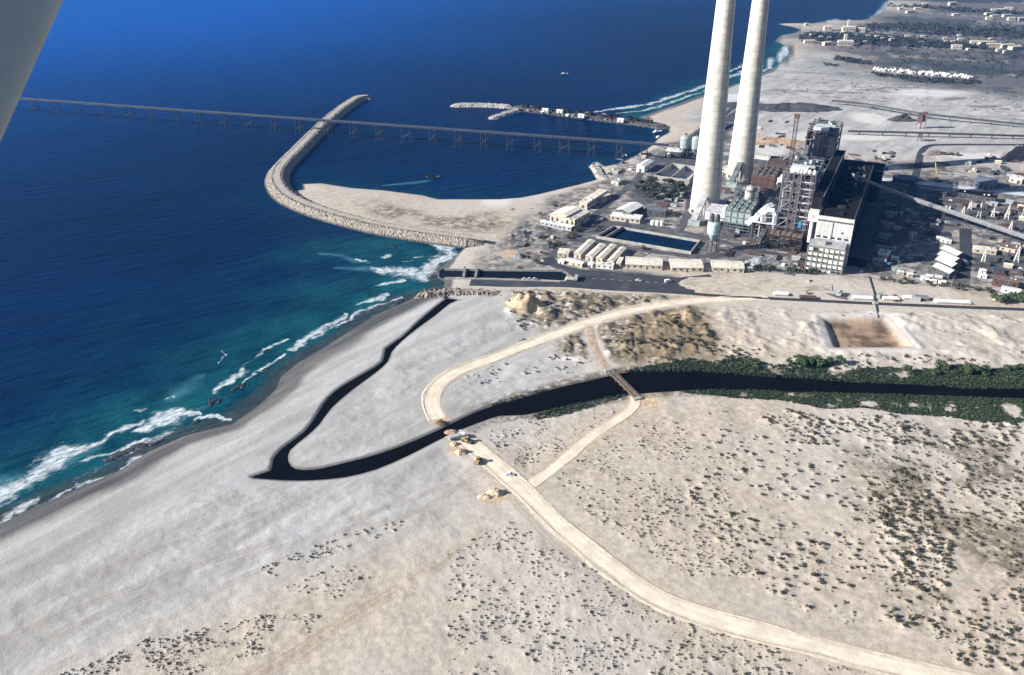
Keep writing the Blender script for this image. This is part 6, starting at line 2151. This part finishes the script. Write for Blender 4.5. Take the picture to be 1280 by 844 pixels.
for s in SHRUBS:
    dist = math.sqrt(s[0] ** 2 + s[1] ** 2 + CAMH ** 2)
    a = abs(math.atan2(s[0], s[1] * CP + CAMH * SP))
    w = s[1] * CP + CAMH * SP
    ix, iy = 640 + FPX * s[0] / w, 422 - FPX * (s[1] * SP - CAMH * CP) / w
    inframe.append((s[2] / dist if (0 < ix < 1280 and 0 < iy < 844) else 0, s))
inframe.sort(key=lambda t: -t[0])
first = {}
for k, (_, (x, y, r, reg)) in enumerate(inframe[:300]):
    v = R.randrange(7)
    z = gz(x, y) - .05
    if v not in first:
        o = protos[v].build('dune_shrub', LEAF_D, recalc=False)
        first[v] = o
        tag(o, RN[reg][0], 'shrub', RN[reg][1])
    else:
        o = first[v].copy()
        COL.objects.link(o)
        o['label'], o['group'] = RN[reg]
    o.location = (x, y, z)
    o.rotation_euler = (0, 0, R.uniform(0, 6.28))
    q = R.uniform(.85, 1.2)
    o.scale = (r * q, r / q, r * R.uniform(.75, 1.05))
V, Fc, nb = [], [], 0
small = []
for k in range(6):
    rnd = random.Random(300 + k)
    mb = MB()
    leaf_cloud(mb, (0, 0, .25), .95, 34, .3, rnd, .6, .3, 4)
    small.append((np.array(mb.v), np.array(mb.f)))
for _, (x, y, r, reg) in inframe[300:]:
    vv, ff = small[R.randrange(6)]
    a = R.uniform(0, 6.28)
    rot = np.array([[math.cos(a), -math.sin(a)], [math.sin(a), math.cos(a)]])
    w = vv.copy()
    w[:, :2] = w[:, :2] @ rot.T
    w = w * r + np.array([x, y, gz(x, y) - .04])
    V.append(w)
    Fc.append(ff + nb)
    nb += len(w)


def bulk(name, V, Fc, mat):
    V, Fc = np.concatenate(V), np.concatenate(Fc)
    me = bpy.data.meshes.new(name)
    me.vertices.add(len(V))
    me.vertices.foreach_set('co', V.ravel().astype(np.float32))
    me.loops.add(Fc.size)
    me.loops.foreach_set('vertex_index', Fc.ravel().astype(np.int32))
    me.polygons.add(len(Fc))
    me.polygons.foreach_set('loop_start', (np.arange(len(Fc)) * 4).astype(np.int32))
    me.update(calc_edges=True)
    me.materials.append(mat)
    me.validate()
    o = bpy.data.objects.new(name, me)
    COL.objects.link(o)
    return o


o = bulk('dune_scrub', V, Fc, LEAF_D)
tag(o, 'countless tiny dark shrubs sprinkled over the pale dunes', 'scrub', kind='stuff')


def carpet(name, label, cat, areas, size, mat, seed, shapes=10, leaves=16, upright=.9):
    """ground cover of leaf clumps; areas lists (pixel polygon, count)"""
    rnd = random.Random(seed)
    shp = []
    for k in range(shapes):
        mb = MB()
        leaf_cloud(mb, (0, 0, .5), .9, leaves, .34, rnd, upright, .3, 3)
        shp.append((np.array(mb.v), np.array(mb.f)))
    V, Fc, nb = [], [], 0
    for poly, n, sz in areas:
        xs, ys = [p[0] for p in poly], [p[1] for p in poly]
        k = tries = 0
        while k < n and tries < n * 40:
            tries += 1
            px, py = rnd.uniform(min(xs), max(xs)), rnd.uniform(min(ys), max(ys))
            if not in_poly(px, py, poly):
                continue
            c = at(px, py)
            k += 1
            gap = float(fbm(np.array([c.x]), np.array([c.y]), 11.0, 601, 2)[0])
            if gap < .17 + .12 * rnd.random():                # bare gaps and a ragged edge
                continue
            vv, ff = shp[rnd.randrange(shapes)]
            s = sz * rnd.uniform(.5, 1.3) * (.75 + .5 * gap)
            V.append(vv * np.array([s, s, s * rnd.uniform(.5, 1.2)]) + np.array([c.x, c.y, max(.7, gz(c.x, c.y)) - .1]))
            Fc.append(ff + nb)
            nb += len(vv)
    o = bulk(name, V, Fc, mat)
    return tag(o, label, cat, kind='stuff')


TOPB = [(778, 464), (800, 464), (870, 463), (930, 468), (965, 471), (1000, 472), (1060, 477), (1150, 480), (1210, 485), (1280, 485), (1420, 485)]
carpet('river_reeds', 'dense green reeds and bushes lining both banks of the dark river', 'reeds', [
    (TOPB + [(1420, 456), (1330, 461), (1280, 456), (1240, 462), (1200, 456), (1150, 464), (1110, 459), (1060, 464), (1020, 452), (970, 457), (930, 447), (890, 452), (860, 448), (820, 456)], 11000, .95),
    ([(850, 489), (950, 487), (990, 490), (1040, 490), (1150, 494), (1220, 496), (1280, 499), (1420, 500), (1420, 535), (1280, 529), (1230, 529), (1180, 521), (1130, 519), (1080, 511), (1030, 511), (980, 501), (930, 499), (860, 492)], 13000, .85),
    ([(668, 519), (690, 511), (750, 498), (782, 492), (778, 497), (740, 509), (700, 520), (672, 524)], 620, .8),
    ([(690, 484), (700, 482), (665, 494), (640, 501), (612, 507), (615, 504), (660, 491)], 90, .7),
    ([(590, 523), (625, 513), (610, 522), (592, 529)], 16, .5)], 1.0, LEAF_R, 5)

# ------------------------------------------------------------------ the far coast: woods, houses, tents
carpet('far_woodland', 'dark belts of trees around the far village and fields', 'woods', [
    ([(998, 49), (1012, 41), (1060, 44), (1110, 47), (1167, 53), (1240, 59), (1230, 62), (1160, 60), (1100, 58), (1040, 52), (1005, 53)], 900, 4.6),
    ([(1085, 30), (1180, 31), (1290, 38), (1290, 50), (1180, 45), (1065, 37)], 520, 5.0),
    ([(1090, 91), (1160, 98), (1225, 101), (1228, 105), (1150, 103), (1090, 95)], 300, 3.2),
    ([(1043, 73), (1060, 73), (1088, 78), (1086, 81), (1058, 78), (1044, 76)], 150, 4.0),
    ([(1030, 80), (1050, 82), (1052, 84), (1032, 83)], 24, 3.0),
    ([(1110, 5), (1180, 10), (1290, 16), (1290, 19), (1180, 14), (1110, 9)], 170, 5.5),
    ([(1110, 62), (1290, 80), (1290, 100), (1220, 98), (1130, 80)], 170, 2.6),
    ([(1000, 42), (1110, 24), (1290, 20), (1290, 84), (1110, 66), (1010, 56)], 420, 3.4),
    ([(960, 118), (1060, 84), (1290, 108), (1400, 150), (1280, 150), (1040, 120)], 130, 1.7)], 1.0, leafy('hazed_far_leaves', (.026, .038, .036), (.042, .055, .05)), 9, 8, 20, .8)  # distance haze painted into the leaf colour as a bluer tint
FH = 'white houses of the far village'


def far_house(px, py, w, dd, h, roofm, label, tower=False, wallm=WALLB, group=FH):
    c = at(px, py)
    c.z = gz(c.x, c.y)
    t = thing('village_house', label, 'house', c, group)
    a = R.uniform(-.3, .3)
    ua, ub = Vector((math.cos(a), math.sin(a), 0)), Vector((-math.sin(a), math.cos(a), 0))
    MB().obox(c - ua * w / 2 - ub * dd / 2 - Vector((0, 0, .5)), ua * w, ub * dd, (0, 0, h + .5)).build('wall', wallm, t)
    mb = MB()
    mb.gable(c - ua * w / 2 - ub * dd / 2, ua * w, ub * dd, h * .22, c.z + h, .4)
    mb.build('roof', roofm, t)
    k = max(2, int(w / 5))
    mb = MB()
    for i in range(k):
        mb.obox(c - ua * (w / 2 - (i + .3) * w / k) - ub * (dd / 2 + .05) + Vector((0, 0, h * .35)), ua * (w / k * .35), ub * .08, (0, 0, h * .3))
    mb.build('windows', GLASS, t)
    if tower:
        MB().obox(c - ua * 2.5 + ub * 1, ua * 5, ub * 5, (0, 0, h * 2.4)).build('tower', wallm, t)


FARW = plain('limewash', (.50, .49, .46), .9, var=.2, scale=.2)
far_house(1056, 57, 26, 12, 8, FARW, 'largest pale house in front of the dark trees of the far village', True)
far_house(1033, 57, 14, 9, 6, FARW, 'pale house left of the largest one before the dark trees')
far_house(1011, 54, 18, 9, 5, FARW, 'pale house at the seaward end of the dark trees')
far_house(1060, 40, 24, 12, 9, FARW, 'white house with a tower standing above the dark tree belt', True)
far_house(1075, 40, 16, 10, 7, FARW, 'white house right of the towered one above the tree belt')
far_house(1034, 38, 14, 10, 8, FARW, 'white house left of the towered one near the sea')
for i, (px, py, w, lab) in enumerate(((1222, 56, 26, 'leftmost long white hall on the far fields at the right'), (1232, 56.5, 30, 'broadest long white hall on the far fields at the right'), (1242, 59, 22, 'white hall just right of the broadest one on the far fields'), (1258, 59.5, 26, 'white hall before the last one on the far fields'), (1268, 62, 20, 'rightmost white hall on the far fields'), (1195, 61, 16, 'small white hall set apart left of the far halls'))):
    far_house(px, py, w, 12, 6, WALLB, lab, group='long white halls on the far fields')
for i in range(32):
    px = R.uniform(1005, 1275)
    py = 40 + (px - 1000) * .07 + R.gauss(0, 5)
    far_house(px, py, R.uniform(5, 9), R.uniform(4, 7), R.uniform(3, 4.5), R.choice((FARW, WALLB, WALLB)), 'small pale house scattered among the far village trees', group='small houses of the far village')
for i in range(16):
    px, py = R.uniform(1120, 1279), R.uniform(4, 26)
    far_house(px, py, R.uniform(10, 20), 9, R.uniform(4, 7), R.choice((FARW, WALLB, GREYR)), 'pale building in the hazy town at the top right', group='buildings of the hazy far town')
TM = plain('tent_canvas', (.6, .6, .58), .8, var=.1, scale=.5)
tent0 = None
for i in range(46):
    f = i / 45
    px, py = 1094 + 121 * f + R.uniform(-.6, .6), 87.5 + 10 * f + R.uniform(-1.4, 1.4)
    if .20 < f < .24 or .42 < f < .45:
        continue
    c = at(px, py)
    c.z = gz(c.x, c.y)
    if tent0 is None:
        tent0 = thing('holiday_hut', 'small white ridged holiday hut in the long row behind the beach', 'hut', c, 'white holiday huts in a row')
        mb = MB()
        mb.add([(c.x - 2.3, c.y - 3.4, c.z), (c.x + 2.3, c.y - 3.4, c.z), (c.x, c.y - 3.4, c.z + 4), (c.x - 2.3, c.y + 3.4, c.z), (c.x + 2.3, c.y + 3.4, c.z), (c.x, c.y + 3.4, c.z + 4)],
               [(0, 1, 2), (3, 5, 4), (0, 2, 5, 3), (1, 4, 5, 2), (0, 3, 4, 1)])
        mb.build('roof', TM, tent0)
        MB().obox((c.x - .6, c.y - 3.5, c.z), (1.2, 0, 0), (0, .08, 0), (0, 0, 1.9)).build('door', WOOD, tent0)
    else:
        copy_thing(tent0, c, R.uniform(-.35, .1), R.uniform(.8, 1.25))


# ------------------------------------------------------------------ boats
def boat(px, py, L, Bm, rz, hullm, cabm, name, label, group=None, cabin=True, mast=True, z=0.0):
    c = at(px, py, z)
    t = thing(name, label, 'boat', (0, 0, 0), group)
    st = [(-.5, .75, .1), (-.3, .95, 0), (0, 1, 0), (.25, .9, .08), (.42, .5, .3), (.5, .04, .5)]
    mb = MB()
    for x, w, sh in st:
        b, h = Bm / 2 * w, L * .075
        mb.v += [(x * L, -b, h + sh), (x * L, -b * .75, -.35), (x * L, b * .75, -.35), (x * L, b, h + sh), (x * L, b * .9, h + sh - .02), (x * L, b * .86, h * .55), (x * L, -b * .86, h * .55), (x * L, -b * .9, h + sh - .02)]
    n = 8
    mb.f = [(i * n + j, (i + 1) * n + j, (i + 1) * n + (j + 1) % n, i * n + (j + 1) % n) for i in range(len(st) - 1) for j in range(n)] + [tuple(range(n)), tuple(range((len(st) - 1) * n, len(st) * n))]
    mb.build('hull', hullm, t)
    h = L * .075
    if cabin:
        w = MB().obox((-L * .34, -Bm * .3, h * .5), (L * .24, 0, 0), (0, Bm * .6, 0), (0, 0, L * .16)).build('wheelhouse', cabm, t)
        MB().obox((-L * .36, -Bm * .34, h * .5 + L * .16), (L * .28, 0, 0), (0, Bm * .68, 0), (0, 0, .15)).build('wheelhouse_roof', cabm, t)
        MB().obox((-L * .09, -Bm * .25, h * .5 + L * .08), (.06, 0, 0), (0, Bm * .5, 0), (0, 0, L * .05)).build('window', GLASS, t)
    if mast:
        MB().tube((L * .05, 0, h * .5), (L * .05, 0, h + L * .42), .14, .08, 8).build('mast', STEEL, t)
    t.location = c
    t.rotation_euler = (0, 0, rz)
    return t


boat(541, 222, 14, 5, -.1, DSTEEL, DKCLAD, 'barge', 'dark low barge moored alone in the middle of the harbour', cabin=True, mast=False)
mb = MB()
boat(706, 92.5, 11, 3.4, .1, WHITE, WHITE, 'motor_boat', 'white motor boat running on the open sea beyond the jetty', mast=False)
boat(822, 165, 12, 4, .5, CARW, WHITE, 'fishing_boat', 'white trawler-like boat by the beach end of the dark quay', mast=True)
boat(822, 171.5, 8, 3, 1.1, WHITE, WHITE, 'fishing_boat', 'small white boat just off the pier head shore', mast=False)
GB = 'workboats along the dark quay'
qa = head((660, 138), (800, 155))
for i in range(17):
    f = (i + R.uniform(-.3, .3)) / 17
    px, py = 652 + 160 * f, 139.5 + 18.5 * f
    wh = i in (3, 6, 9)
    boat(px, py, R.uniform(12, 20), R.uniform(4, 5.5), qa + R.choice((0, 0, math.pi)) + R.uniform(-.15, .15), DSTEEL if not wh else DKCLAD, WHITE if wh else R.choice((DKCLAD, STEEL, RUST)), 'workboat',
         ('dark workboat with a white wheelhouse moored along the dark quay' if wh else 'dark workboat moored along the inner side of the dark quay'), GB)
for i, (px, py, lab) in enumerate(((700, 141, 'white-roofed shed in the middle of the dark quay'), (682, 139.5, 'small white shed on the dark quay near the jetty arms'), (727, 146.5, 'broad white shed on the dark quay, landward of the middle one'), (776, 152, 'white shed on the dark quay nearest the beach'))):
    c = at(px, py, 2.8)
    t = thing('quay_shed', lab, 'shed', c, 'white sheds on the dark quay')
    u = Vector((math.cos(qa), math.sin(qa), 0))
    v = u.cross(Vector((0, 0, 1)))
    MB().obox(c - u * 4 - v * 2.2 - Vector((0, 0, .4)), u * 8, v * 4.4, (0, 0, 3.4)).build('wall', WHITE, t)
    mb = MB()
    mb.gable(c - u * 4 - v * 2.2, u * 8, v * 4.4, 1.2, 5.8, .3)
    mb.build('roof', WHITE, t)
    MB().obox(c + v * 2.2 - u * .8, u * 1.6, v * .08, (0, 0, 2.2)).build('door', DSTEEL, t)
for i in range(16):
    f = (i + R.uniform(0, .8)) / 16
    px, py = 655 + 165 * f, 134.5 + 20 * f
    c = at(px, py, 2.7)
    u = Vector((math.cos(qa), math.sin(qa), 0))
    v = u.cross(Vector((0, 0, 1)))
    w = R.uniform(4, 9)
    t = thing('dark_shed', 'dark flat-roofed shed crowded along the dark quay', 'shed', c, 'dark sheds along the quay')
    h = R.uniform(2.5, 5)
    MB().obox(c - u * w / 2 - v * 2.5 - Vector((0, 0, .5)), u * w, v * 5, (0, 0, h + .5)).build('wall', DKCLAD, t)
    MB().obox(c - u * (w / 2 + .3) - v * 2.8 + Vector((0, 0, h + .02)), u * (w + .6), v * 5.6, (0, 0, .3)).build('roof', R.choice((BLACKR, DKCLAD, SPOIL)), t)

# ------------------------------------------------------------------ the aircraft's own wing strut beside the camera
CAM = Vector((0, 0, CAMH))


def ray(px, py, dist):
    d_ = at(px, py, 0) - CAM if (422 - py) / FPX < math.tan(PITCH) else None
    a, b = (px - 640) / FPX, (422 - py) / FPX
    v = Vector((a, CP + b * SP, -SP + b * CP))
    return CAM + v * dist


s0, s1 = ray(-143.5, 293.5, 1.50), ray(71.5, -161.5, 1.75)
ax = (s1 - s0).normalized()
look = ((s0 + s1) / 2 - CAM).normalized()
wide = ax.cross(look).normalized()
thick = wide.cross(ax).normalized()
t = thing('wing_strut', 'grey painted aircraft wing strut crossing the top left corner', 'strut', (s0 + s1) / 2)
mb = MB()
n = 40
ch = .098
prof = []
for i in range(n):
    a = 2 * math.pi * i / n
    x = math.cos(a)
    y = math.sin(a) * .33 * (1 - .25 * x)
    prof.append((x * ch, y * ch))
A0, A1 = s0 - ax * .9, s1 + ax * .9
for k in range(9):
    q = A0.lerp(A1, k / 8)
    mb.v += [tuple(q + wide * x + thick * y) for x, y in prof]
mb.f = [(k * n + i, k * n + (i + 1) % n, (k + 1) * n + (i + 1) % n, (k + 1) * n + i) for k in range(8) for i in range(n)] + [tuple(range(n)), tuple(range(8 * n, 9 * n))]
mb.build('fairing', STRUT, t, smooth=True)
mb = MB()
q = s0 - ax * .5
mb.v = [tuple(q + ax * e + wide * x * 1.03 + thick * y * 1.06) for e in (0, .05) for x, y in prof]
mb.f = [(i, (i + 1) % n, n + (i + 1) % n, n + i) for i in range(n)] + [tuple(range(n)), tuple(range(n, 2 * n))]
mb.build('clamp_band', STEEL, t)

# ------------------------------------------------------------------ haze
hb = MB().obox((-9000, -3000, -16), (24000, 0, 0), (0, 35500, 0), (0, 0, 290))
hm = bpy.data.materials.new('haze_air')
hm.use_nodes = True
nt = hm.node_tree
nt.nodes.remove(nt.nodes['Principled BSDF'])
pv = nt.nodes.new('ShaderNodeVolumePrincipled')
pv.inputs['Color'].default_value = (.06, .33, 1, 1)
pv.inputs['Density'].default_value = 6.2e-5
pv.inputs['Anisotropy'].default_value = .25
nt.links.new(pv.outputs[0], nt.nodes['Material Output'].inputs['Volume'])
ho = hb.build('haze', hm)
tag(ho, 'thin bluish haze over the far coast', 'haze', kind='stuff')

# ------------------------------------------------------------------ light, camera, colour
SUN_EL, SUN_AZ = math.radians(25.5), math.radians(192)             # the sun stands to the left, slightly behind the camera
sd_ = Vector((math.cos(SUN_AZ) * math.cos(SUN_EL), math.sin(SUN_AZ) * math.cos(SUN_EL), math.sin(SUN_EL)))
sl = bpy.data.lights.new('sun', 'SUN')
sl.energy = 5.0
sl.angle = math.radians(.5)
sl.color = (1, .95, .87)
so = bpy.data.objects.new('sun', sl)
so.rotation_euler = sd_.to_track_quat('Z', 'Y').to_euler()
COL.objects.link(so)
w = bpy.data.worlds.new('World')
scene.world = w
w.use_nodes = True
nt = w.node_tree
sky = nt.nodes.new('ShaderNodeTexSky')
sky.sky_type = 'NISHITA'
sky.sun_disc = False
sky.sun_elevation = SUN_EL
sky.sun_rotation = math.atan2(sd_.x, sd_.y)
sky.altitude = 200
bg = nt.nodes['Background']
bg.inputs['Strength'].default_value = .05
nt.links.new(sky.outputs[0], bg.inputs['Color'])

cd = bpy.data.cameras.new('camera')
cd.sensor_width = 36
cd.lens = FPX / 1280 * 36
cd.clip_start = .1
cd.clip_end = 60000
cd.dof.use_dof = True
cd.dof.focus_distance = 700
cd.dof.aperture_fstop = 8
co = bpy.data.objects.new('camera', cd)
co.location = CAM
co.rotation_euler = (math.pi / 2 - PITCH, 0, 0)
COL.objects.link(co)
scene.camera = co
vs = scene.view_settings
vs.view_transform = 'Standard'
vs.look = 'None'
vs.gamma = 1
vs.use_curve_mapping = False
vs.exposure = 1.06
scene.cycles.volume_bounces = 0
scene.cycles.max_bounces = 5
